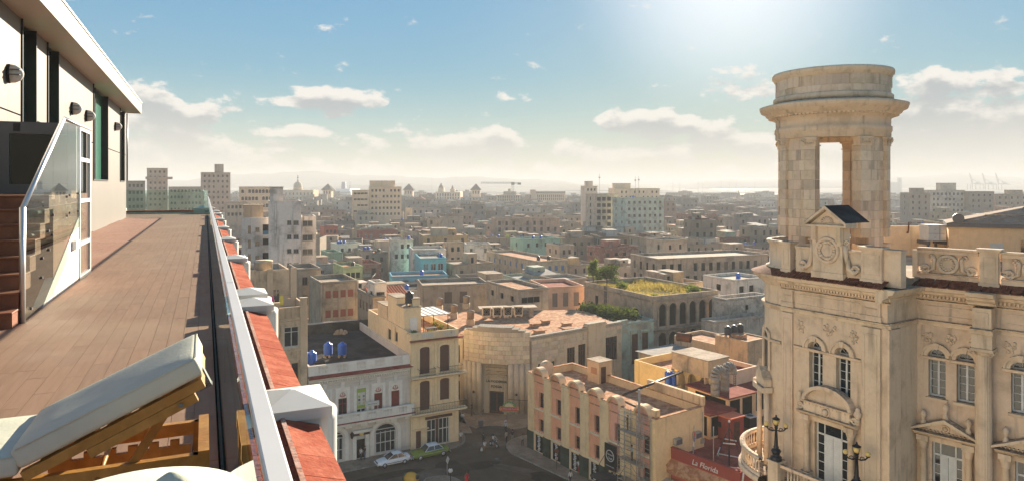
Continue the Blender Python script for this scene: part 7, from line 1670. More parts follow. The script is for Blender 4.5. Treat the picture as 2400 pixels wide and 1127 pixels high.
    # white apartment tower left
    w = Bld('white_apartment_tower', 'tall dirty white apartment block with stacked windows beyond the terrace railing', 566, 511, 28.0, 632, 535, col=(.70, .69, .68), mat='plaster', roof='roofcem', th=math.radians(20), par=.8, wc=(.22, .2, .18), sub=True, short='white apartment tower'); PROT.append((530, 745, 640, 130))
    for fl in range(7):
        z = 25.0-fl*3.05
        w.win('f', 1.6, z-.4, .6, 1.7, 'win'); w.win('f', 3.2, z, .8, .9, 'win')
        m = w.M3(); w.holes['f'].append((4.3, 6.2, z-.7, z+1.5, 0)); o = put('loggia', window_mesh('dark', 1.9, 2.2, 0, False)[0], w.root); o.matrix_local = w.M['f'] @ Matrix.Translation((5.25, .15, z-.7)); m.box(4.3, .02, z-.7, 6.2, .1, z+.1); w.part(m, 'loggia_parapet', 'plaster', (.6, .58, .54) if fl else (.05, .2, .38))
        w.win('l', 1.8, z, .8, .9, 'dark')
    w.finish(); w.box(.3, 3, 4.4, 8, 30.6, 'roof_shed', col=(.40, .34, .27))
    w2 = Bld('white_apartment_tower', 'tall plain white stair wall joined to the dirty white block', 630, 472, 31.8, 706, 628, col=(.72, .71, .70), mat='plaster', roof='roofcem', th=math.radians(20), b=10, par=.5, wc=(.16, .15, .14), sub=True, short='tall white stair wall')
    for fl in range(6):
        z = 24.9-fl*3.05; w2.winpx('f', 673, 683, 517+fl*33, 527+fl*33, 'win'); w2.winpx('f', 688, 700, 517+fl*33, 527+fl*33, 'win')
    w2.finish(); w2.box(.2, 1.5, 2.8, 5, 34.6, 'roof_box')
    w3 = Bld('white_apartment_tower', 'lower white right wing of the apartment block with wide windows', 707, 508, 28.2, 741, 706, col=(.70, .68, .66), mat='plaster', roof='roofcem', th=math.radians(20), b=10, par=.5, wc=(.3, .28, .26), sub=True, short='white right wing')
    for fl in range(7): w3.winpx('f', 709, 733, 517+fl*33, 531+fl*33, 'win')
    w3.finish()
    # mid distance
    H_('dark red house with white parapet railing, left of centre', 760, 531, 16.5, 792, 750, RE, 3, 1, 1, 'plaster_clean', 'rooftile', 'dark', vis=25, short='dark red house')
    H_('long dark red house with white arched windows', 850, 541, 15.2, 932, 836, (.30, .10, .085), 7, 1, 2, 'plaster', 'roofcem', 'win', vis=22, wc=(.6, .57, .5), arch=.4, short='long dark red house')
    H_('small white house with orange roof and blue tanks', 790, 572, 14.2, 848, 775, WH_, 3, 1, 1, 'plaster_clean', 'roofred', 'dark', vis=18, short='orange roofed white house', tanks=((.1, .2, 'blue'), (.2, .2, 'blue'), (.35, .2, 'blue')))
    H_('green roofed shed house in front of the blue tanks', 770, 592, 13.2, 802, 752, (.25, .42, .32), 1, 1, 1, 'plaster', 'roofcem', 'dark', vis=20, short='green shed house')
    H_('grey house with large blue tanks at its roof edge', 850, 586, 14.4, 872, 838, GY, 1, 1, 1, 'plaster', 'roofcem', 'dark', vis=25, short='grey blue tank house', tanks=((.3, .15, 'blue'), (.7, .15, 'blue')))
    H_('pale green house behind a black tank', 805, 625, 14.2, 850, 780, (.36, .48, .28), 3, 1, 1, 'plaster', 'rooftile', 'dark', vis=25, short='pale green house', tanks=((.6, .2, 'black'),))
    H_('big brown ruin with peeling plaster in the middle distance', 1160, 512, 17.5, 1312, 1140, (.50, .36, .27), 9, 2, 2, 'plaster_ruin', 'roofcem', 'dark', vis=45, w=1.3, wh=2.2, b=14, th=math.radians(10), short='big brown ruin')
    H_('mint green house with two blue tanks on its roof', 1225, 561, 14.8, 1312, 1205, (.32, .55, .46), 4, 1, 1, 'plaster', 'roofcem', 'dark', vis=22, b=10, short='mint green house', tanks=((.35, .2, 'blue'), (.55, .2, 'blue')))
    H_('red roofed grey block right of the mint green house', 1312, 575, 15.0, 1345, 1280, (.38, .35, .3), 2, 2, 1, 'plaster', 'roofred', 'dark', vis=30, short='red roofed grey block')
    H_('white sheds with pale roof in front of the brown ruin', 1092, 572, 14.0, 1150, 1078, WH_, 3, 0, 1, 'plaster', 'roofcem', 'win', b=9, vis=18, th=math.radians(8), short='pale roofed white shed')
    H_('grey windowless tower block left of the brown ruin', 1040, 510, 18.5, 1085, 1030, (.40, .375, .33), 1, 1, 2, 'plaster', 'roofcem', 'dark', vis=40, short='grey windowless block')
    H_('beige stair tower beside the flat white house', 1050, 568, 16.6, 1085, 1040, (.52, .44, .34), 2, 1, 2, 'plaster_peel', 'roofcem', 'dark', vis=40, short='beige stair tower')
    H_('white and teal apartment block with many windows, in the haze', 1466, 464, 29.5, 1556, 1448, (.50, .63, .58), 7, 2, 6, 'plaster', 'roofcem', 'win', vis=75, w=1.3, wh=1.3, b=14, th=math.radians(18), fl=3.2, Y=330, short='teal apartment block', tanks=((.3, .3, 'blue'),), skip=.1)
    H_('stacked balcony apartments left of the teal block', 1395, 455, 28.0, 1448, 1388, (.55, .5, .42), 4, 1, 5, 'plaster_peel', 'roofcem', 'dark', vis=50, w=2.0, wh=1.9, b=14, fl=3.2, Y=345, short='balcony apartments', th=math.radians(14))
    H_('pale cream apartment slab with roof sheds behind the teal block', 1440, 442, 33.0, 1546, 1430, (.66, .6, .5), 10, 1, 3, 'plaster_clean', 'roofcem', 'dark', vis=20, b=14, th=math.radians(8), Y=440, short='pale cream slab', hut=(.05, .3, .4, .7, 3.2))
    H_('white block with square tower left of the cream slab', 1372, 436, 34.2, 1400, 1366, (.62, .58, .52), 3, 1, 4, 'plaster_clean', 'roofcem', 'dark', vis=40, b=12, th=math.radians(8), Y=420, short='white square tower', hut=(.2, .2, .7, .7, 2.8))
    H_('cream office block with small square windows and rear stair', 866, 438, 32.0, 941, 860, (.63, .55, .43), 8, 1, 5, 'plaster_clean', 'roofcem', 'dark', vis=50, b=18, th=math.radians(13), w=1.2, wh=1.5, fl=3.6, Y=420, short='cream office block', hut=(.02, .1, .8, .9, 3.6))
    H_('lower cream wing left of the cream office block', 826, 446, 30.8, 864, 820, (.62, .54, .42), 4, 1, 4, 'plaster_clean', 'roofcem', 'dark', vis=40, b=14, th=math.radians(14), w=1.8, wh=1.0, fl=3.6, Y=415, short='lower cream wing')
    H_('grey concrete tower with stepped top beyond the glass railing', 472, 404, 31.8, 540, 466, (.36, .325, .29), 6, 1, 7, 'plaster', 'roofcem', 'dark', vis=60, b=14, th=math.radians(26), w=1.1, wh=1.5, Y=430, short='grey concrete tower', fl=3.4).box(8, 2, 13, 10, 48.5, 'upper_storeys')
    H_('brownish tower with wide roof balcony beyond the far railing', 345, 394, 31.4, 393, 338, (.46, .375, .29), 4, 1, 7, 'plaster', 'roofcem', 'dark', vis=60, b=11, th=math.radians(29), w=1.1, wh=1.4, Y=420, short='brown balcony tower').box(-.8, -.8, 14, 11.5, 40.2, 'roof_balcony', 38.8)
    H_('dark cornice house at the far left beyond the glass', 296, 424, 30.6, 340, 290, (.33, .3, .26), 4, 0, 4, 'plaster', 'roofcem', 'dark', vis=60, b=12, th=math.radians(30), Y=330, short='dark cornice house')
    H_('long arcaded hotel front seen through the far glass', 395, 438, 31.3, 475, 390, (.44, .40, .33), 9, 1, 4, 'plaster', 'roofcem', 'dark', vis=50, b=14, th=math.radians(26), Y=380, short='long hotel front', arch=.4)
    H_('cream palace with round arched top windows', 562, 438, 32.2, 640, 556, (.62, .52, .40), 9, 1, 3, 'plaster_clean', 'roofcem', 'dark', vis=50, b=18, th=math.radians(23), w=1.4, wh=2.0, arch=.5, Y=380, short='arched cream palace', fl=4.0)
    H_('beige house below the arched cream palace', 528, 474, 24.0, 580, 520, (.5, .43, .35), 5, 1, 2, 'plaster', 'roofcem', 'dark', vis=30, b=12, th=math.radians(25), Y=320, short='beige house below the palace')
    H_('grey tower with white right wing beyond the museum', 2130, 452, 31.8, 2180, 2124, (.34, .31, .27), 3, 1, 4, 'plaster', 'roofcem', 'dark', vis=60, b=12, th=math.radians(-8), Y=400, short='grey tower right of the museum tower', hut=(.3, .2, .8, .7, 2.6))
    H_('pale stepped apartment block beyond the museum roof', 2182, 446, 32.4, 2262, 2178, (.58, .56, .5), 8, 0, 4, 'plaster', 'roofcem', 'dark', vis=50, b=14, th=math.radians(-10), Y=430, short='pale stepped block', hut=(.35, .2, .8, .7, 4.4))
    H_('beige flat topped block right of the pale stepped block', 2272, 449, 32.0, 2330, 2268, (.38, .33, .27), 4, 0, 3, 'plaster', 'roofcem', 'dark', vis=45, b=14, th=math.radians(-12), Y=420, short='beige flat topped block')
    H_('brown block at the right edge beyond the museum pavilion', 2334, 455, 32.2, 2410, 2330, (.46, .38, .30), 5, 0, 3, 'plaster', 'roofcem', 'dark', vis=40, b=14, th=math.radians(-12), Y=430, short='brown block at the right edge', hut=(.5, .2, .9, .7, 2.4))
    H_('low white house with peeling wall beside the museum wall', 2200, 520, 21.0, 2270, 2192, (.52, .44, .34), 3, 0, 1, 'plaster_ruin', 'roofcem', 'dark', vis=20, b=10, th=math.radians(-10), Y=190, short='peeling house by the museum')
mid()
# ---------------------------------------------------------------- filler houses of the old town
def clash(x, y, a, b, u, v, grow=1.0):
    for (cx, cy, U, V, ha, hb) in FOOT:
        dx, dy = x-cx, y-cy
        if abs(dx)+abs(dy) > ha+hb+a+b+20: continue
        p, q = abs(dx*U.x+dy*U.y), abs(dx*V.x+dy*V.y)
        if p < ha+a*.8+grow and q < hb+b*.8+grow: return True
    return False
PAL = [('grey', (.36, .335, .29)), ('grey', (.31, .285, .25)), ('dark grey', (.22, .2, .175)), ('beige', (.52, .43, .32)), ('beige', (.47, .4, .3)), ('brown', (.36, .28, .21)), ('off-white', (.60, .57, .51)), ('white', (.68, .66, .61)), ('cream', (.58, .5, .37)), ('pinkish', (.5, .36, .29)), ('mint green', (.35, .48, .41)), ('ochre', (.5, .37, .2)), ('dull red', (.32, .13, .1)), ('pale blue', (.36, .46, .5))]
PW = [8, 7, 5, 8, 7, 5, 5, 3, 5, 3, 2, 2, 2, 1]
ROOFS = [('roofcem', 'flat grey roof'), ('roofcem', 'flat grey roof'), ('rooftile', 'terracotta roof'), ('roofdark', 'tarred roof'), ('roofred', 'red painted roof'), ('zinc', 'pale tin roof')]
def relation(px, py, Y, used, base):
    c = sorted(LAND, key=lambda l: abs(l[1]-px)+2.2*abs(l[2]-py))
    for l in c[:7]:
        d = 'behind' if Y > l[3]+6 else 'in front of' if Y < l[3]-6 else 'beside'
        s = ' and left' if px < l[1]-14 else ' and right' if px > l[1]+14 else ''
        if d == 'beside': t = ('left of' if px < l[1] else 'right of')
        else: t = d if not s else ('behind, left of' if d == 'behind' and 'left' in s else 'behind, right of' if d == 'behind' else 'before, left of' if 'left' in s else 'before, right of')
        lab = '%s, %s the %s' % (base, t, l[0])
        if lab not in used and len(lab.split()) <= 16: return lab
    for w in ('second', 'third', 'fourth', 'fifth', 'sixth', 'seventh', 'eighth'):
        lab = '%s %s, near the %s' % (w, base, c[0][0])
        if lab not in used and len(lab.split()) <= 16: return lab
    for w in ('small', 'narrow', 'shabby', 'plain', 'square', 'stained', 'patched', 'squat'):
        lab = '%s %s, far back' % (w, base)
        if lab not in used: return lab
    return base+', far back'
def filler():
    used = set(); cand = []
    rr = random.Random(11); Y = 132.0
    while Y < 1330:
        row = 15+Y*.018; x = -.62*Y-30
        while x < .86*Y+30:
            w = rr.uniform(8, 17)*(1+Y/1500); d = rr.uniform(9, row*.82); y = Y+rr.uniform(-3, 3)
            cand.append((x+w/2, y, w/2, d/2)); x += w*rr.uniform(1.04, 1.25)
        Y += row
    out = []
    for (x, y, a, b) in cand:
        th = G+math.radians(rr.uniform(-3, 3)) if y < 260 else math.radians(rr.uniform(5, 28))
        u = Vector((math.cos(th), math.sin(th))); v = Vector((-u.y, u.x))
        if clash(x, y, a, b, u, v): continue
        # keep off the hotel, the museum block and the streets in front
        lx, ly = x*CT+y*ST, -x*ST+y*CT
        if lx < 12 and ly < 52: continue
        if y < 112 or (x > 18 and y < 92+.0*x) or (x > 20 and y < 100 and x > 24): continue
        px0, px1 = 1200+FP*(x-a)/y, 1200+FP*(x+a)/y
        h = rr.choice((9, 10, 11, 12, 12, 13, 13, 14, 15))+rr.uniform(-.5, .5)
        if rr.random() < .16 and y > 190: h += rr.uniform(3, 8)
        if y > 480: h += rr.uniform(0, 5)
        top = lambda hh: HY+FP*(H-hh)/(y-b)
        for (q0, q1, vb, Yq) in PROT:
            if Yq > y-4 and q1 > px0 and q0 < px1:
                while top(h) < vb and h > 4: h -= .5
        if h < 5.5: continue
        out.append((x, y, a, b, h, th))
    near = [o for o in out if o[1] < 430 and -60 < 1200+FP*o[0]/o[1] < 2460]
    def vis_rank(o):
        p = 1200+FP*o[0]/o[1]; return o[1]*(1 if (500 < p < 1810 or p > 2080) else 3)
    near.sort(key=vis_rank); ind = near[:300]; idset = set(id(o) for o in ind)
    for (x, y, a, b, h, th) in ind:
        cn, cc = rr.choices(PAL, PW)[0]; rf, rn = rr.choice(ROOFS); mat = rr.choice(('plaster', 'plaster', 'plaster_peel', 'plaster_ruin'))
        u = Vector((math.cos(th), math.sin(th))); v = Vector((-u.y, u.x)); F = Vector((x, y))-u*a-v*b
        px, py = proj((x, y, h)); feat = rr.choice(('none', 'hut', 'hut', 'tank', 'tank', 'shed'))
        fn = {'none': rn, 'hut': 'roof hut and '+rn, 'tank': 'water tank and '+rn, 'shed': 'lean-to on its '+rn}[feat]
        st = 'low ' if h < 10 else 'tall ' if h > 15.5 else ''
        lab = relation(px, py, y, used, '%s%s house with %s' % (st, cn, fn)); used.add(lab)
        near_ = y < 230; rl = lab.split(', ', 1)[-1]; sh = '%s%s house, %s' % (st, cn, rl)
        if len(sh.split()) > 11: sh = '%s house, %s' % (cn, rl)
        if len(sh.split()) > 11: sh = 'house '+rl
        o = Bld('house', lab, 0, 0, h, F=F, th=th, a=2*a, b=2*b, col=jit(tuple(q*.80 for q in cc), .14), mat=mat, roof=rf, par=rr.uniform(.3, 1.0), wc=jit(rr.choice(((.12, .08, .05), (.3, .28, .25), (.08, .12, .16), (.2, .1, .06))), .2), cat='house', group='houses of the old town', short='%s%s house' % (st, cn)); LAND.pop(); FOOT.pop()
        n = max(1, int(2*a/3.2)); zs = [h-3.2-k*3.6 for k in range(2) if h-3.2-k*3.6 > .5]; ww, wh = rr.uniform(.8, 1.3), rr.uniform(1.2, 2.1); kd = rr.choice(('dark', 'win', 'shut', 'dark'))
        ar = .35 if rr.random() < .2 else 0
        if near_:
            for f in 'fl': o.grid(f, n if f == 'f' else max(1, int(2*b/3.5)), zs, ww, wh, kd, .6, ar, .3, [kd, kd, 'dark', 'shut', 'win'])
        else:
            m = MB()
            for f in 'fl':
                m.M = o.M[f]; L = o.L[f]; k = n if f == 'f' else max(1, int(L/3.6))
                for z in zs:
                    for i in range(k):
                        if rr.random() < .3: continue
                        q = .6+(L-1.2)*(i+.5)/k; m.box(q-ww/2, -.05, z, q+ww/2, -.004, z+wh, 0); m.box(q-ww/2-.12, -.09, z-.14, q+ww/2+.12, -.004, z-.02, 1)
            if m.v: wo = m.build('windows', [MT['dark'], MT['roofcem']], o.root); wo['kind'] = 'stuff'
        if rr.random() < .55: o.cornice(h-.4, .16, .22)
        o.finish()
        m = MB(); zr = h-o.par; A2, B2 = 2*a, 2*b                 # low walls, vents, pipes and junk on the roof
        for _ in range(rr.randint(5, 11)):
            q, w = rr.uniform(.06, .8), rr.uniform(.05, .9); k = rr.random(); mi = rr.choice((0, 0, 1, 2, 3))
            if k < .25: m.box(A2*q, B2*w*.9, zr, A2*q+rr.uniform(1.5, A2*.25), B2*w*.9+.18, zr+rr.uniform(.5, 1.5), mi)
            elif k < .4: m.box(A2*q, B2*w*.6, zr, A2*q+.18, B2*w*.6+rr.uniform(1.5, B2*.3), zr+rr.uniform(.5, 1.4), mi)
            elif k < .8: s2 = rr.uniform(.3, 1.3); m.box(A2*q, B2*w*.85, zr, A2*q+s2, B2*w*.85+rr.uniform(.3, 1.2), zr+rr.uniform(.25, 1.2), mi)
            else: m.tube((A2*q, B2*w*.9, zr+.15), (A2*q+rr.uniform(-2, 3), B2*w*.9+.3, zr+.15), .07, n=5, m=3)
        for _ in range(rr.choice((0, 1, 1, 2))):                      # raised rooms that break the roof line
            q, w = rr.uniform(.0, .55), rr.uniform(.25, .6); e = rr.uniform(.22, .42); hh = rr.uniform(1.6, 3.1); m.box(A2*q+.25, B2*w, zr, A2*(q+e), B2*min(.96, w+.35), zr+hh, rr.choice((0, 0, 1))); m.box(A2*(q+e*.4), B2*w-.03, zr+.1, A2*(q+e*.4)+.8, B2*w-.005, zr+min(1.9, hh-.3), 4)
        if near_ and rr.random() < .5:
            for z in zs[:1]: m.box(.5, -.9, z-.5, A2*.7, 0, z-.35, 0); m.box(.5, -.9, z-.35, A2*.7, -.82, z+.5, rr.choice((0, 3)))
        wo = m.build('roof_clutter', [MT[mat], MT['roofcem'], MT['rust'], MT['zinc'], MT['dark']], o.root, o.col); wo['kind'] = 'stuff'
        if rr.random() < .12: bush(o.up(A2*rr.uniform(.2, .8), B2*rr.uniform(.1, .5), zr), rr.uniform(.6, 1.3), rr.uniform(1.0, 2.2), (lambda t: t if not (t in used or used.add(t)) else 'small '+t)('green plant on the '+sh), 'leaf', 110, name='roof_plant', group='plants on the old town roofs')
        if feat == 'hut': q = rr.uniform(.1, .5); o.box(2*a*q, 2*b*.3, 2*a*min(.95, q+.35), 2*b*.75, h+rr.uniform(1.4, 2.6), 'roof_hut', col=jit(rr.choice(PAL)[1], .1))
        elif feat == 'shed': m = MB(); q = rr.uniform(.1, .4); m.face([(2*a*q, 2*b*.2, h+.6), (2*a*(q+.45), 2*b*.2, h+.6), (2*a*(q+.45), 2*b*.8, h+1.5), (2*a*q, 2*b*.8, h+1.5)]); m.box(2*a*q, 2*b*.25, h-.9, 2*a*(q+.45), 2*b*.78, h+.6); o.part(m, 'lean_to', rr.choice(('zinc', 'rust', 'plaster')))
        elif feat == 'tank':
            for k in range(rr.choice((1, 1, 2))): o.tank(2*a*rr.uniform(.15, .85), 2*b*rr.uniform(.1, .4), rr.choice(('blue', 'blue', 'black')), short=sh)
        if rr.random() < .3:
            m = MB(); q = (2*a*rr.uniform(.2, .8), 2*b*rr.uniform(.2, .6)); hh = rr.uniform(2, 4.5); m.tube((*q, h-1), (*q, h+hh), .03, n=4)
            for k in range(3): m.box(q[0]-.4+.05*k, q[1]-.015, h+hh*.7+k*.25, q[0]+.4-.05*k, q[1]+.015, h+hh*.7+k*.25+.03)
            o.part(m, 'antenna', 'black')
    # the rest, farther off, reads as one mass of roofs
    m = MB(); mats_ = [MT['far_a'], MT['far_b'], MT['far_c'], MT['far_d'], MT['roofcem'], MT['dark'], MT['rooftile']]
    for o in out:
        if id(o) in idset: continue
        (x, y, a, b, h, th) = o
        if y < 430 and not (-100 < 1200+FP*x/y < 2500): continue
        m.M = Matrix.Translation((x, y, 0)) @ Matrix.Rotation(th, 4, 'Z'); c = rr.choices((0, 1, 2, 3), (4, 4, 2, 2))[0]
        m.box(-a, -b, 0, a, b, h, c, 'bt'); m.box(-a, -b, h-.6, a, b, h-.5, rr.choice((4, 4, 6)), 'bfrkl'); m.box(-a, -b, h-.5, a, -b+.3, h, c, 'b')
        if rr.random() < .6: q = rr.uniform(-.6, .2); m.box(a*q, -b*.4, h-.55, a*(q+.6), b*.5, h+rr.uniform(1, 3.2), rr.choice((0, 1, 2, 3)), 'b')
        n = max(2, int(2*a/3.6))
        for k in range(2):
            z = h-3.0-k*3.6
            if z < 1: break
            for i in range(n):
                if rr.random() < .3: continue
                q = -a+2*a*(i+.5)/n; m.box(q-.55, -b-.06, z, q+.55, -b-.01, z+1.7, 5, 'bk')
    o = m.build('distant_rooftops', mats_); tag(o, 'hazy mass of far grey and beige rooftops below the harbour', 'rooftops', kind='stuff')
for k, c in (('far_a', (.36, .335, .29)), ('far_b', (.48, .41, .32)), ('far_c', (.62, .59, .53)), ('far_d', (.36, .26, .2))): MT[k] = M_two('far_wall_'+k[-1], tuple(x*.6 for x in c), tuple(x*.82 for x in c), .25, .4, .6)
filler()

# ---------------------------------------------------------------- far landmarks, harbour, hills, haze
def landmarks():
    pc = MT['plaster_clean']
    def box(px0, px1, y0, y1, Y, d, name, par, col, mat=pc, z0=None):
        a, b = PD(px0, y0, Y), PD(px1, y1, Y); m = MB(); m.box(a.x, Y, b.z if z0 is None else z0, b.x, Y+d, a.z); return m.build(name, mat, par, col)
    def wins(px0, px1, ys, n, Y, par, w=.35, hh=4.0, name='windows'):
        m = MB(); s = Y/FP
        for y in ys:
            for i in range(n): x = px0+(px1-px0)*(i+.5)/n; a = PD(x, y, Y); ww = (px1-px0)/n*w*s/1.0; m.box(a.x-ww/2, Y-.12, a.z-hh/2, a.x+ww/2, Y-.02, a.z+hh/2)
        m.build(name, MT['dark'], par)['kind'] = 'stuff'
    t = None
    for i, (px, Y, lab) in enumerate(((766, 900, 'left of the cruise ship'), (957, 900, 'right of the cream office block'), (1115, 900, 'beside the tower crane'))):
        o = thing('customs_tower', 'square harbour tower with pointed hip roof, '+lab, 'tower', group='pointed towers of the harbour terminal'); s = Y/FP; c = PD(px, 435, Y); w = 10*s; e = 13.5*s
        zt = H-(446-HY)*s; MB().box(c.x-w, Y, 0, c.x+w, Y+2*w, zt).build('wall', pc, o, (.5, .44, .36)); m = MB(); m.ring([[(c.x-e, Y-(e-w), zt), (c.x+e, Y-(e-w), zt), (c.x+e, Y+w+e, zt), (c.x-e, Y+w+e, zt)], [(c.x-.2, Y+w-.2, zt+15*s), (c.x+.2, Y+w-.2, zt+15*s), (c.x+.2, Y+w+.2, zt+15*s), (c.x-.2, Y+w+.2, zt+15*s)]], sm=False); m.build('roof', MT['roofdark'], o)
        for k in (-.6, 0, .6): MB().box(c.x+k*w-.14*w, Y-.1, zt-9*s, c.x+k*w+.14*w, Y-.02, zt-2*s).build('window', MT['dark'], o)
    def dome(px, ytop, ybase, r_px, Y, lab, colr, wallpx, ywall, lantern=True, statue=False, mat='plaster_clean'):
        o = thing('domed_building', lab, 'building'); s = Y/FP; c = PD(px, ybase, Y); r = r_px*s; a, b = PD(wallpx[0], ywall, Y), PD(wallpx[1], ywall, Y)
        MB().box(a.x, Y-r*1.2, 0, b.x, Y+r*3, a.z).build('wall', pc, o, (.55, .47, .37)); zb = c.z; zt = H-(ytop-HY)*s
        MB().lathe(c.x, Y+r, [(r, a.z), (r, zb)], 18).build('drum', pc, o, (.55, .47, .37))
        MB().lathe(c.x, Y+r, [(r*1.06, zb)]+[(r*math.cos(q), zb+(zt-zb)*math.sin(q)) for q in [k*math.pi/16 for k in range(8)]]+[(.3, zt)], 20).build('dome', MT[mat], o, colr)
        MB().lathe(c.x, Y+r, [(r*.2, zt-.3), (r*.2, zt+4*s), (r*.05, zt+7*s)], 8).build('lantern', pc, o, colr)
        if statue: MB().lathe(c.x, Y+r, [(.5, zt+7*s), (.9, zt+9*s), (.4, zt+12*s), (.6, zt+14*s), (.1, zt+16*s)], 6).build('statue', MT['black'], o)
        wins(wallpx[0]+3, wallpx[1]-3, (ywall+9, ywall+20), 9, Y-r*1.2, o, .3, 6*s)
    dome(695, 426, 438, 10, 820, 'pale dome with a statue on top above the exchange building', (.5, .46, .38), (655, 738), 446, statue=True)
    dome(983, 462, 473, 14, 640, 'church with brown dome and small lantern right of the office block', (.30, .17, .12), (955, 1012), 474)
    dome(1733, 452, 466, 6, 950, 'distant church with small grey dome left of the museum tower', (.3, .28, .25), (1715, 1760), 465)
    # palace with corner turret
    o = thing('harbour_palace', 'pale harbour palace with domed turrets and two rows of windows', 'building'); Y = 850; box(1021, 1079, 450, 470, Y, 40, 'wall', o, (.6, .54, .45), z0=0)
    wins(1023, 1077, (457, 465), 9, Y, o, .4, 3.2); box(1027, 1040, 441, 451, Y+5, 8, 'turret', o, (.6, .52, .42)); box(1055, 1066, 444, 451, Y+5, 8, 'turret', o, (.6, .52, .42))
    c = PD(1033, 441, Y+5); MB().lathe(c.x, Y+9, [(3, c.z), (2.6, c.z+2), (1.2, c.z+4), (1.2, c.z+5), (.2, c.z+6)], 10).build('cupola', MT['plaster'], o, (.4, .34, .26)); c = PD(1060, 444, Y+5); MB().lathe(c.x, Y+9, [(1.5, c.z), (1.2, c.z+3), (.2, c.z+5)], 8).build('finial', MT['plaster'], o, (.4, .34, .26))
    o = thing('warehouse_block', 'long grey roofed warehouse with corner tower right of the crane', 'building'); box(1245, 1325, 453, 475, 760, 30, 'wall', o, (.5, .43, .34), z0=0); box(1243, 1256, 445, 454, 760.5, 10, 'tower', o, (.5, .42, .33)); box(1255, 1325, 449, 453, 765, 20, 'roof', o, (.2, .19, .17)); wins(1258, 1322, (460, 467), 14, 760, o, .35, 2.5)
    o = thing('stepped_block', 'hazy stepped grey block behind the tower crane', 'building'); box(1163, 1220, 457, 475, 740, 30, 'wall', o, (.46, .42, .36), z0=0); box(1180, 1210, 449, 458, 745, 18, 'upper_storey', o, (.44, .4, .34)); box(1191, 1197, 443, 450, 748, 6, 'stair_tower', o, (.44, .4, .34)); wins(1166, 1217, (462, 469), 12, 740, o, .35, 2.5)
    # tower crane
    o = thing('tower_crane', 'tower crane with long jib pointing left above the roofs', 'crane'); Y = 720; b = PD(1202, 478, Y); t = PD(1202, 431, Y); s = Y/FP
    def lattice(p, q, w, name, n):
        m = MB(); p, q = Vector(p), Vector(q); d = (q-p); up = Vector((0, 0, 1)) if abs(d.normalized().z) < .5 else Vector((1, 0, 0)); sd = d.cross(up).normalized()*w; up = sd.cross(d).normalized()*w
        cs = [sd+up, sd-up, -sd-up, -sd+up]
        for c in cs: m.tube(p+c, q+c, .16, n=4)
        for k in range(n):
            a, e = p+d*k/n, p+d*(k+1)/n
            for i in range(4): m.tube(a+cs[i], e+cs[(i+1) % 4], .1, n=3)
        m.build(name, MT['darkgrey'], o)
    lattice((b.x, Y, 0), (b.x, Y, t.z), 1.1, 'mast', 20); e = PD(1127, 429, Y); lattice((t.x, Y, t.z+.8), (e.x, Y, e.z), .7, 'jib', 22); e2 = PD(1219, 431, Y); lattice((t.x, Y, t.z+.8), (e2.x, Y, e2.z), .8, 'counter_jib', 5)
    box(1213, 1221, 428.5, 433.5, Y-1, 3, 'counterweight', o, (.16, .15, .15), MT['objcol']); box(1198, 1206, 428, 434, Y-1.5, 3.5, 'cab', o, (.2, .2, .2), MT['objcol'])
    # cruise ship
    o = thing('cruise_ship', 'white cruise ship with funnel and masts in the harbour', 'ship'); Y = 1480; box(784, 822, 449, 466, Y, 120, 'hull', o, (.6, .6, .6), MT['objcol'], 0); box(788, 820, 443, 449, Y+6, 100, 'upper_deck', o, (.75, .75, .75), MT['objcol']); wins(786, 820, (452, 456, 460), 16, Y, o, .5, 1.6)
    a, b = PD(797, 443, Y), PD(805, 427, Y); m = MB(); m.prismy([(a.x, a.z), (a.x+9, a.z), (b.x+1, b.z), (a.x+1, b.z)], Y+10, Y+22); m.build('funnel', MT['objcol'], o, (.12, .18, .3)); m = MB(); a, b = PD(815, 443, Y), PD(815.5, 424, Y); m.tube((a.x, Y+20, a.z), (b.x, Y+20, b.z), 1.6, .5); m.build('mast', MT['white'], o)
    # container cranes and hazy port far right
    for i, px in enumerate((2283, 2313, 2344)):
        o = thing('container_crane', 'pale harbour gantry crane with raised boom, %s of three' % ('left', 'middle', 'right')[i], 'crane', group='container cranes across the harbour'); Y = 2300; s = Y/FP
        def bar(x0, y0, x1, y1, r=1.3, nm='girder', dy=0):
            a, b = PD(x0, y0, Y), PD(x1, y1, Y); MB().tube((a.x, Y+dy, a.z), (b.x, Y+dy, b.z), r, n=5).build(nm, MT['zinc'], o)
        bar(px-11, 406, px-4, 431, 1.6, 'boom'); bar(px-4, 431, px+22, 432, 1.5, 'bridge_girder')
        for q in (-4, 4): bar(px+q, 420 if q < 0 else 431, px+q, 445, 1.2, 'leg'); bar(px+q, 431, px+q, 445, 1.2, 'leg', 25)
        bar(px-4, 420, px+14, 431, .6, 'stay'); bar(px-4, 420, px-10, 407, .5, 'stay'); box(px+8, px+15, 427, 431, Y-3, 8, 'machine_house', o, (.6, .6, .6), MT['objcol'])
    o = thing('power_station', 'pale hazy harbour block with tall slab chimney', 'building'); box(2085, 2112, 428, 446, 2400, 40, 'wall', o, (.5, .5, .5), z0=0); box(2108, 2113.5, 417, 446, 2399, 14, 'chimney', o, (.5, .5, .5), z0=0)
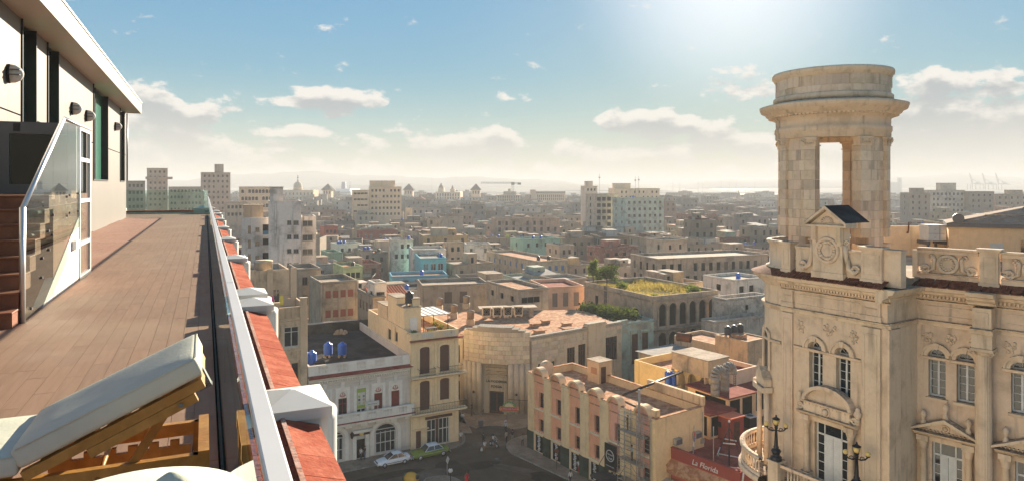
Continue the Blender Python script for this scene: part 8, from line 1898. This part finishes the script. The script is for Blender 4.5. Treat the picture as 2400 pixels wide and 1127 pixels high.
    for i, (px, y) in enumerate(((1577, 428), (1593, 430), (1636, 428), (1647, 431), (1690, 424), (1709, 428), (1725, 430), (1769, 428), (1012, 418), (1405, 408), (1489, 414), (1497, 413))):
        Y = 2500 if i < 8 else (2600, 470, 440, 440)[i-8]; a = PD(px, y, Y); o = thing('radio_mast', 'thin mast on the skyline, %s' % ('first left of the museum tower group', 'second of the harbour group', 'third of the harbour group', 'fourth of the harbour group', 'tallest of the harbour group', 'sixth of the harbour group', 'seventh of the harbour group', 'nearest to the museum tower', 'left of the harbour palace', 'striped one above the white square tower', 'left one on the cream slab', 'right one on the cream slab')[i], 'mast', (a.x, Y, 0)); r = .0011*Y*.35
        MB().tube((0, 0, 0), (0, 0, a.z), r, r*.5, 5).build('pole', MT['zinc'], o); MB().box(-r*3, -r, a.z*.93, r*3, r, a.z*.95).build('cross_arm', MT['zinc'], o)
    # harbour water
    m, nt, b = newmat('harbour_water'); b.inputs['Base Color'].default_value = (.05, .075, .085, 1); b.inputs['Roughness'].default_value = .12; b.inputs['IOR'].default_value = 1.33
    bump(nt, b, noise(nt, nt.nodes.new('ShaderNodeNewGeometry').outputs['Position'], .06, 4.), .5, 1.5)
    tag(MB().box(-6500, 1395, -.6, 6500, 8800, -.3).build('harbour_water', m), kind='structure')
    # hills across the water
    rr = random.Random(5); mt = M_two('wooded_hill', (.045, .06, .03), (.09, .1, .055), .004, bm=0)
    for Y0, amp, base, name in ((2900, 1.0, 1, 'hill'), (4300, 1.5, 2, 'far_hill')):
        m = MB(); nx, ny = 260, 8; W2 = Y0*1.25; g = []
        ph = [rr.uniform(0, 6.28) for _ in range(8)]
        for j in range(ny+1):
            row = []
            for i in range(nx+1):
                x = -W2+2*W2*i/nx; px = 1200+FP*x/Y0; t = j/ny
                e = 16+14*math.sin(px*.0042+ph[0])+7*math.sin(px*.011+ph[1])+3*math.sin(px*.031+ph[2])+1.6*math.sin(px*.09+ph[3])+rr.uniform(-.8, 1.2)
                if base == 1: e += 24*math.exp(-((px-1420)/190)**2)+18*math.exp(-((px-1660)/160)**2)+8*math.exp(-((px-860)/300)**2); e *= 1.02
                else: e = e*1.2+30+12*math.exp(-((px-700)/500)**2)
                z = max(-1, e*amp)*math.sin(math.pi*min(1., .08+t*.9))**.7; row.append(m.pt((x, Y0+t*700, z-.8)))
            g.append(row)
        for j in range(ny):
            for i in range(nx): m.fi((g[j][i], g[j][i+1], g[j+1][i+1], g[j+1][i]), 0, True)
        tag(m.build(name, mt), kind='structure')
landmarks()
def haze():
    m = bpy.data.materials.new('haze_air'); m.use_nodes = True; nt = m.node_tree; nt.nodes.clear()
    v = nd(nt, 'ShaderNodeVolumePrincipled', Color=(.81, .82, .81, 1), Density=HAZE_D, Anisotropy=.0); nd(nt, 'ShaderNodeOutputMaterial', Volume=v.outputs[0])
    o = MB().box(-7000, -400, -1.7, 7000, 9000, 112).build('haze', m); tag(o, kind='stuff'); m.cycles.homogeneous_volume = True
HAZE_D = .00042
haze()
# ---------------------------------------------------------------- street life
def person(loc, rz, label, shirt, pants, hair=(.02, .015, .012), stride=.0, arms=(.0, .0), bend=(.2, .2), ht=1.72, sleeves=False, sit=False, skirt=None, hat=None, lean=0.0, longhair=False, group=None):
    V = []; E = []; T = []
    def j(p, r, par=None, tg='shirt'):
        V.append((p, r)); i = len(V)-1
        if par is not None: E.append((par, i)); T.append(tg)
        return i
    pel = j((0, 0, .95), .135); sp = j((0, lean*.3, 1.15), .125, pel); ch = j((0, lean*.7, 1.34), .15, sp); nk = j((0, lean, 1.48), .062, ch, 'skin'); hd = j((0, lean+.025, 1.59), .098, nk, 'skin'); j((0, lean+.02, 1.69), .078, hd, 'skin'); j((0, lean+.115, 1.585), .022, hd, 'skin')
    for k, s in enumerate((-1, 1)):
        sh = j((s*.18, lean*.85, 1.41), .066, ch); a = arms[k]; el = j((s*.225, lean*.85+.26*math.sin(a), 1.41-.28*math.cos(a)), .047, sh, 'shirt'); q = a+bend[k]
        e = V[el][0]; wr = j((s*.225, e[1]+.24*math.sin(q), e[2]-.24*math.cos(q)), .033, el, 'shirt' if sleeves else 'skin'); w = V[wr][0]; hn = j((s*.22, w[1]+.08*math.sin(q), w[2]-.08*math.cos(q)), .034, wr, 'skin'); h = V[hn][0]
        for f in range(4): j((s*.22+(f-1.5)*.017, h[1]+.075*math.sin(q+.2), h[2]-(.085-.008*abs(f-1))*math.cos(q+.2)), .009, hn, 'skin')
        j((s*.19, h[1]+.05*math.sin(q+.6), h[2]-.03), .010, hn, 'skin')
        st = stride*s; hp = j((s*.09, 0, .88), .10, pel, 'pants')
        if sit: kn = j((s*.15, .42, .86), .07, hp, 'pants'); an = j((s*.16, .36, .45), .045, kn, 'pants')
        else: kn = j((s*.1, st*.5+.03, .49), .066, hp, 'pants'); an = j((s*.1, st-.02, .09+max(0, -st)*.15), .043, kn, 'pants')
        A = V[an][0]; j((A[0], A[1]+.15, A[2]-.045), .036, an, 'shoe')
    me = bpy.data.meshes.new('body'); me.from_pydata([v[0] for v in V], E, []); o = bpy.data.objects.new('tmp', me)
    md = o.modifiers.new('s', 'SKIN')
    for i, (p, r) in enumerate(V): me.skin_vertices[0].data[i].radius = (r, r*(.72 if 0 < i < 3 else .9)); 
    me.skin_vertices[0].data[0].use_root = True; o.modifiers.new('u', 'SUBSURF').levels = 1
    bm = evaluated(o)
    bm.materials.clear()
    def cm(c): 
        k = 'cloth_%.2f_%.2f_%.2f' % c
        if k not in MT: MT[k] = M_plain(k, c, .9, var=.12, sc=5.)
        return MT[k]
    for c in (cm(shirt), cm(pants), MT['skin'], MT['blacktank']): bm.materials.append(c)
    ix = {'shirt': 0, 'pants': 1, 'skin': 2, 'shoe': 3}; seg = [(Vector(V[a][0]), Vector(V[b][0]), ix[t]) for (a, b), t in zip(E, T)]
    for p in bm.polygons:
        c = p.center; best = None
        for a, b, t in seg:
            d = b-a; u = max(0, min(1, (c-a).dot(d)/max(1e-6, d.length_squared))); q = (c-(a+d*u)).length
            if best is None or q < best[0]: best = (q, t)
        p.material_index = best[1] if not (c.z < .93 and best[1] == 0 and not sit) else 1; p.use_smooth = True
    r = thing('person', label, 'person', loc, rz, group); b = put('body', bm, r)
    m = MB(); m.ring([[(.108*k*math.cos(t), lean+.0+.115*k*math.sin(t)-.012, z) for t in [2*math.pi*i/10 for i in range(10)]] for k, z in ((.9, 1.58 if not longhair else 1.3), (1.02, 1.65), (.85, 1.72), (.4, 1.765))]); m.build('hair', cm(hair), r)
    if longhair: m = MB(); m.ring([[(.13*k*math.cos(t), -.08+.05*math.sin(t), z) for t in [2*math.pi*i/8 for i in range(8)]] for k, z in ((.7, 1.2), (1, 1.4), (.9, 1.62))]); m.build('long_hair', cm(hair), r)
    if hat: MB().lathe(0, lean+.01, [(.19, 1.665), (.19, 1.68), (.12, 1.685), (.115, 1.77), (.05, 1.79), (.0, 1.79)], 12).build('hat', cm(hat), r)
    if skirt: m = MB(); m.ring([[(rx*math.cos(t)*(1+.05*math.sin(4*t)), rx*.85*math.sin(t), z) for t in [2*math.pi*i/14 for i in range(14)]] for rx, z in ((.34, .28), (.27, .6), (.19, .95), (.165, 1.1))], capa=False); m.build('skirt', cm(skirt), r)
    r.scale = (ht/1.76,)*3; return r
W, K, GB = (.62, .6, .56), (.022, .022, .025), (.2, .2, .2)
def g0(px, py, z=.0): return P(px, py, z)
person(g0(1080, 1037, .15), 3.4, 'man in white t-shirt and dark shorts at the cream house corner', W, (.12, .07, .05), arms=(.1, -.1))
person(g0(1133, 1042), 3.0, 'person all in black walking away across the junction', K, K, stride=.16, arms=(.3, -.3), sleeves=True)
pc = person(g0(1136, 1060), 3.6, 'person in white top and brown trousers carrying a white bag', W, (.22, .10, .05), stride=.18, arms=(-.2, .3)); bg = thing('carrier_bag', 'white carrier bag hanging from the hand of the person in brown trousers', 'bag', g0(1129, 1056, .25), .4); m = MB(); m.ring([[(.16*k*math.cos(t), .07*k*math.sin(t), z) for t in [2*math.pi*i/10 for i in range(10)]] for k, z in ((.8, 0), (1.1, .1), (1, .3), (.5, .42), (.15, .5))]); m.build('bag', MT['white'], bg)
person(g0(1185, 1013), .3, 'man in pale blue shirt and white hat crossing near the kerb', (.42, .5, .58), K, stride=.2, arms=(.4, -.4), bend=(.5, .3), hat=W, sleeves=True)
person(g0(1187, 1037), .4, 'person in grey top and black trousers walking behind the motorcycle', (.28, .27, .25), K, stride=.22, arms=(-.3, .3))
person(g0(1201, 1034), .2, 'person in black shirt and grey trousers left of the green stone base', K, (.22, .21, .2), arms=(.1, .1))
person(g0(1225, 1045, .15), 2.9, 'person in grey top and black trousers close to the striped building corner', (.24, .23, .2), K, arms=(.2, .0), stride=.1)
person(g0(1105, 974, .15), 1.2, 'person in dark clothes and cap beside the curved shop pylon', (.035, .035, .05), (.06, .05, .045), hat=(.05, .04, .04))
person(g0(1094, 1138), 3.3, 'woman in long red dress with white bag at the bottom edge', (.55, .015, .012), (.5, .015, .012), hair=(.08, .03, .015), skirt=(.55, .015, .012), longhair=True, arms=(.2, -.1), bend=(.5, .2))
person(g0(1356, 1108, .15), 2.0, 'person in white top and red trousers at a shop opening', W, (.35, .04, .03), arms=(.2, .3))
person(g0(1337, 1134), .6, 'person in white shirt with black backpack at the bottom edge', W, K, stride=.15, arms=(.3, -.2), sleeves=True)
person(P(846, 1078, .15), 2.6, 'person in white shirt standing in the balustraded building doorway', W, K, arms=(.1, .1)); person(P(855, 1075, .15), 2.4, 'person in black shirt and jeans standing in the balustraded building doorway', K, (.12, .15, .2), arms=(.2, .1))
WS = STRIPED.W(SF)
person(WS @ Vector((SCX-.9, -1.0, 8.26)), STRIPED.th+.9, 'worker in dark clothes reaching up on the top scaffold deck', (.10, .045, .035), (.07, .04, .035), arms=(2.2, .4), bend=(.3, .3)); person(WS @ Vector((SCX-.2, -1.0, 5.26)), STRIPED.th+1.2, 'worker in pale blue shirt on the lower scaffold deck', (.35, .42, .46), (.10, .08, .06), arms=(1.0, .9), bend=(.5, .5), lean=.06)
def wheel(x, y, r, par, hub):
    w = MB(); w.M = Matrix.Translation((x, y, r)) @ Matrix.Rotation(math.pi/2, 4, 'X'); w.lathe(0, 0, [(r*.55, -.1), (r*.95, -.1), (r, -.06), (r, .06), (r*.95, .1), (r*.55, .1)], 20); o = w.build('wheel', MT['blacktank'], par)
    w = MB(); w.M = Matrix.Translation((x, y, r)) @ Matrix.Rotation(math.pi/2, 4, 'X'); w.lathe(0, 0, [(r*.62, -.105), (r*.55, -.11), (r*.15, -.09), (.0, -.12)] if y > 0 and False else [(.01, -.115), (r*.6, -.105), (r*.6, .105), (.01, .115)], 16); w.build('rim', hub, o)
def car(loc, rz, label, col, roofcol, body, cab, wb, wr, hub, hw, old=False, name='parked_car'):
    c = thing(name, label, 'car', loc, rz); m = MB(); rows = []
    for x, w, zb, zt in body: rows.append([(x, -w*.86, zb), (x, -w, zb+.12), (x, -w*1.0, (zb+zt)/2), (x, -w*.97, zt-.13), (x, -w*.80, zt-.015), (x, 0, zt+.012), (x, w*.80, zt-.015), (x, w*.97, zt-.13), (x, w*1.0, (zb+zt)/2), (x, w, zb+.12), (x, w*.86, zb)])
    m.ring(rows); o = m.build('body', MT['objgloss'], c, col); s = o.modifiers.new('s', 'SUBSURF'); s.levels = s.render_levels = 1
    (xa, za), (xb, zb), (xc, zc), (xd, zd) = cab; w0, w1 = hw*.90, hw*.70
    m = MB(); g = [[(xa, -w0, za), (xa, w0, za)], [(xb, -w1, zb), (xb, w1, zb)], [(xc, -w1, zc), (xc, w1, zc)], [(xd, -w0, zd), (xd, w0, zd)]]
    for a, b in zip(g, g[1:]): m.face([a[0], a[1], b[1], b[0]])
    for k in (0, 1): m.face([r[k] for r in g])
    m.build('glass', MT['pane'], c)
    m = MB(); t = .03; n = 6
    rr_ = [[(xb-.06+(xc-xb+.12)*i/n, -w1*1.04, zb+t*.4), (xb-.06+(xc-xb+.12)*i/n, -w1*.8, zb+t+.05*math.sin(math.pi*i/n)), (xb-.06+(xc-xb+.12)*i/n, w1*.8, zb+t+.05*math.sin(math.pi*i/n)), (xb-.06+(xc-xb+.12)*i/n, w1*1.04, zb+t*.4)] for i in range(n+1)]
    m.ring(rr_, close=True); m.build('roof', MT['objgloss'], c, roofcol)
    for s in (-1, 1):
        m = MB(); xm = (xb+xc)/2
        for p, q in (((xa, s*w0, za), (xb, s*w1, zb)), ((xd, s*w0, zd), (xc, s*w1, zc)), ((xm, s*w0*1.0, za), (xm, s*w1*1.01, zb))): m.tube(p, q, .04, n=5)
        m.tube((xa, s*w0*1.01, za), (xd, s*w0*1.01, zd), .03, n=5); m.build('pillars', MT['objgloss'], c, col if not old else roofcol)
        m = MB(); x = (xa+xd)/2; m.box(x-.45, s*hw*1.0-.012, .62, x-.3, s*hw*1.0+.02, .65); m.build('door_handle', MT['alu'], c)
        xf = body[0][0]; m = MB(); m.ball((xf+.1, s*hw*.68, body[0][3]-.16), .12 if old else .13, 10, 8, sz=.8); m.build('headlight', MT['offwhite'], c)
        xr = body[-1][0]; m = MB(); m.ball((xr-.06, s*hw*.72, body[-1][3]-.18), .09, 8, 6); m.build('tail_light', MT['objgloss'], c, (.4, .02, .02))
        for x in wb: wheel(x, s*(hw-.1), wr, c, hub)
        if old: m = MB(); m.box(body[0][0]+.7, s*hw*1.0-.01, .70, body[-1][0]-.4, s*hw*1.0+.018, .725); m.build('chrome_strip', MT['alu'], c)
        else: m = MB(); m.box(body[0][0]+1.0, s*hw-.02, .48, body[-1][0]-.9, s*hw+.02, .53); m.build('rub_strip', MT['blacktank'], c)
    for x in (body[0][0]-.04, body[-1][0]+.0): MB().box(x-.03, -hw*.9, .38, x+.07, hw*.9, .52).build('bumper', MT['alu'] if old else MT['objgloss'], c, col)
    m = MB(); m.box(body[0][0]-.01, -hw*.5, .55, body[0][0]+.06, hw*.5, .68); m.build('grille', MT['alu'] if old else MT['blacktank'], c); MB().box(body[0][0]-.085, -.25, .40, body[0][0]-.071, .25, .5).build('number_plate', MT['white'], c); return c
UA = G+.02
car(g0(921, 1086), UA, 'white saloon car parked in front of the green car', (.80, .80, .79), (.8, .8, .79), [(-2.15, .66, .42, .66), (-2.05, .78, .28, .74), (-1.5, .84, .22, .86), (-.7, .85, .2, .95), (.4, .85, .2, .97), (1.3, .84, .22, .98), (1.95, .78, .3, .98), (2.15, .68, .42, .92)], ((-.95, .92), (-.1, 1.38), (.95, 1.38), (1.55, .96)), (-1.32, 1.28), .31, MT['alu'], .845)
car(g0(1007, 1068), UA+.02, 'green vintage saloon with white roof parked at the corner', (.17, .24, .02), (.75, .76, .74), [(-2.55, .70, .45, .80), (-2.4, .86, .32, .90), (-1.8, .92, .26, .98), (-.9, .93, .25, 1.02), (.4, .93, .25, 1.03), (1.4, .92, .27, 1.02), (2.2, .88, .34, .98), (2.6, .78, .48, .9)], ((-.95, 1.0), (-.35, 1.5), (1.05, 1.5), (1.6, 1.02)), (-1.6, 1.55), .36, MT['alu'], .925, True)
def cocotaxi(loc, rz):
    c = thing('egg_taxi', 'round orange yellow three wheeled taxi at the bottom edge', 'taxi', loc, rz); m = MB(); n = 16; k = 9; rows = []
    for i in range(k+1):
        t = i/k*math.pi; rows.append([(-.95*math.cos(t)*.95, .72*math.sin(t)**.8*math.cos(a) if True else 0, .95+.78*math.sin(t)**.8*math.sin(a)*(1 if math.sin(a) > 0 else .72)) for a in [2*math.pi*q/n for q in range(n)]])
    m.ring(rows); m.build('shell', MT['objgloss'], c, (.58, .30, .02))
    m = MB(); m.M = Matrix.Translation((.56, 0, 1.2)) @ Matrix.Rotation(1.25, 4, 'Y'); m.lathe(0, 0, [(.01, .30), (.26, .30), (.3, .24)], 14); m.build('rear_window', MT['pane'], c).scale = (1, 1.3, 1)
    m = MB(); m.M = Matrix.Translation((-.62, 0, 1.02)) @ Matrix.Rotation(-1.25, 4, 'Y'); m.lathe(0, 0, [(.01, .34), (.42, .30), (.46, .2)], 16); m.build('front_opening', MT['dark'], c)
    torus_m = MB(); torus_m.M = Matrix.Rotation(math.pi/2, 4, 'Z'); torus(torus_m, (0, .78, 1.05), .45, .05, 18, 6); torus_m.build('window_rim', MT['objgloss'], c, (.1, .2, .12))
    for x, y in ((-1.0, 0), (.45, -.6), (.45, .6)): wheel(x, y, .24, c, MT['alu'])
    for y in (-.4, .4): MB().ball((.80, y, .75), .08, 8, 6).build('tail_light', MT['objgloss'], c, (.45, .02, .02))
    MB().box(.90, -.2, .5, .93, .2, .62).build('number_plate', MT['globe'], c); MB().path([(-1.0, 0, .25), (-.95, 0, .7), (-.8, 0, .9)], .04).build('fork', MT['black'], c)
cocotaxi(g0(964, 1140), math.radians(-20))
def moto():
    p = g0(1158, 1046); c = thing('motorcycle', 'dark motorcycle with its rider stopped in the junction', 'motorcycle', p, 2.3)
    for x in (-.65, .65): wheel(x, 0, .31, c, MT['alu'])
    m = MB(); m.path([(-.65, 0, .31), (-.45, 0, .75), (-.3, 0, .95)], .035); m.path([(-.35, 0, .75), (.1, 0, .45), (.65, 0, .31)], .04); m.build('frame', MT['black'], c); m = MB(); m.ball((-.1, 0, .8), .2, 10, 8, sz=.7); m.build('tank', MT['objgloss'], c, (.08, .08, .09))
    MB().box(.05, -.12, .74, .75, .12, .84).build('seat', MT['blacktank'], c); MB().box(-.15, -.15, .32, .2, .15, .6).build('engine', MT['alu'], c); MB().tube((-.3, -.35, 1.02), (-.3, .35, 1.02), .02).build('handlebar', MT['alu'], c); MB().ball((-.48, 0, .88), .09, 8, 6).build('headlight', MT['offwhite'], c)
    r = person((p.x, p.y, -.04), 2.3+math.pi/2, 'motorcycle rider in white shirt and black helmet', W, K, arms=(.9, .9), bend=(.5, .5), sit=True, hat=None, hair=K, sleeves=True, lean=.08)
    r.location = Matrix.Translation(p) @ Matrix.Rotation(2.3, 4, 'Z') @ Vector((.2, 0, .02)); MB().ball((0, .1, 1.62), .15, 12, 9).build('helmet', MT['blacktank'], r)
moto()
def furniture():
    def lamp(p, h, lab, heads=1):
        o = thing('street_lamp', lab, 'street lamp', p); MB().lathe(0, 0, [(.16, 0), (.14, .25), (.06, .35), (.05, h-.3), (.1, h-.25)], 10).build('post', MT['black'], o); MB().ball((0, 0, h), .27, 12, 9).build('globe', MT['white'], o); MB().lathe(0, 0, [(.1, h+.24), (.04, h+.36), (.0, h+.4)], 8).build('finial', MT['black'], o)
    lamp(g0(1084, 988, .15), .95, 'low white globe lamp on the pavement right of the cream house'); lamp(g0(1056, 1140, .13), 1.9, 'lamp with pale lantern on the traffic island')
    o = thing('sign_post', 'thin grey pole with a tilted white traffic sign on the island', 'sign', g0(1048, 1135, .13)); MB().tube((0, 0, 0), (0, 0, 3.2), .04).build('pole', MT['zinc'], o); m = MB(); m.M = Matrix.Translation((.06, 0, 2.9)) @ Matrix.Rotation(1.1, 4, 'Z'); m.prismy([(0, -.45), (.38, 0), (0, .45), (-.38, 0)], -.02, .02); m.build('sign_plate', MT['white'], o)
    o = thing('street_bin', 'dark square litter bin on the rounded pavement', 'bin', g0(1127, 1000, .15), .3); MB().box(-.3, -.3, .1, .3, .3, .85).build('bin_body', MT['darkgrey'], o); MB().frus(-.35, -.35, .35, .35, .86, 1.0, .1, .1).build('lid', MT['darkgrey'], o); MB().box(-.2, -.2, 0, .2, .2, .1).build('foot', MT['black'], o)
    o = thing('sign_post', 'brown pole with small round sign before the green stone base', 'sign', g0(1305, 1102, .15)); MB().tube((0, 0, 0), (0, 0, 2.7), .04).build('pole', MT['rust'], o); m = MB(); m.M = Matrix.Translation((0, -.05, 2.45)) @ Matrix.Rotation(math.pi/2, 4, 'X'); m.lathe(0, 0, [(.28, -.015), (.28, .015)], 14); m.build('sign_plate', MT['rust'], o)
    for i, (a, b, lab) in enumerate((((641, 560, 146), (704, 545, 146), 'slack black cable sagging across the white apartment tower'), ((735, 770, 118), (880, 640, 135), 'thin cable running up to the roofs behind the dark roof'), ((1040, 640, 150), (1240, 655, 140), 'thin cable above the weathered grey ruin'))):
        o = thing('cable', lab, 'cable'); p, q = PD(a[0], a[1], a[2]), PD(b[0], b[1], b[2]); MB().path([p.lerp(q, k/10)-Vector((0, 0, 1.2*math.sin(math.pi*k/10))) for k in range(11)], .04, 4).build('wire', MT['black'], o)
furniture()

bpy.data.scenes.remove(TS)
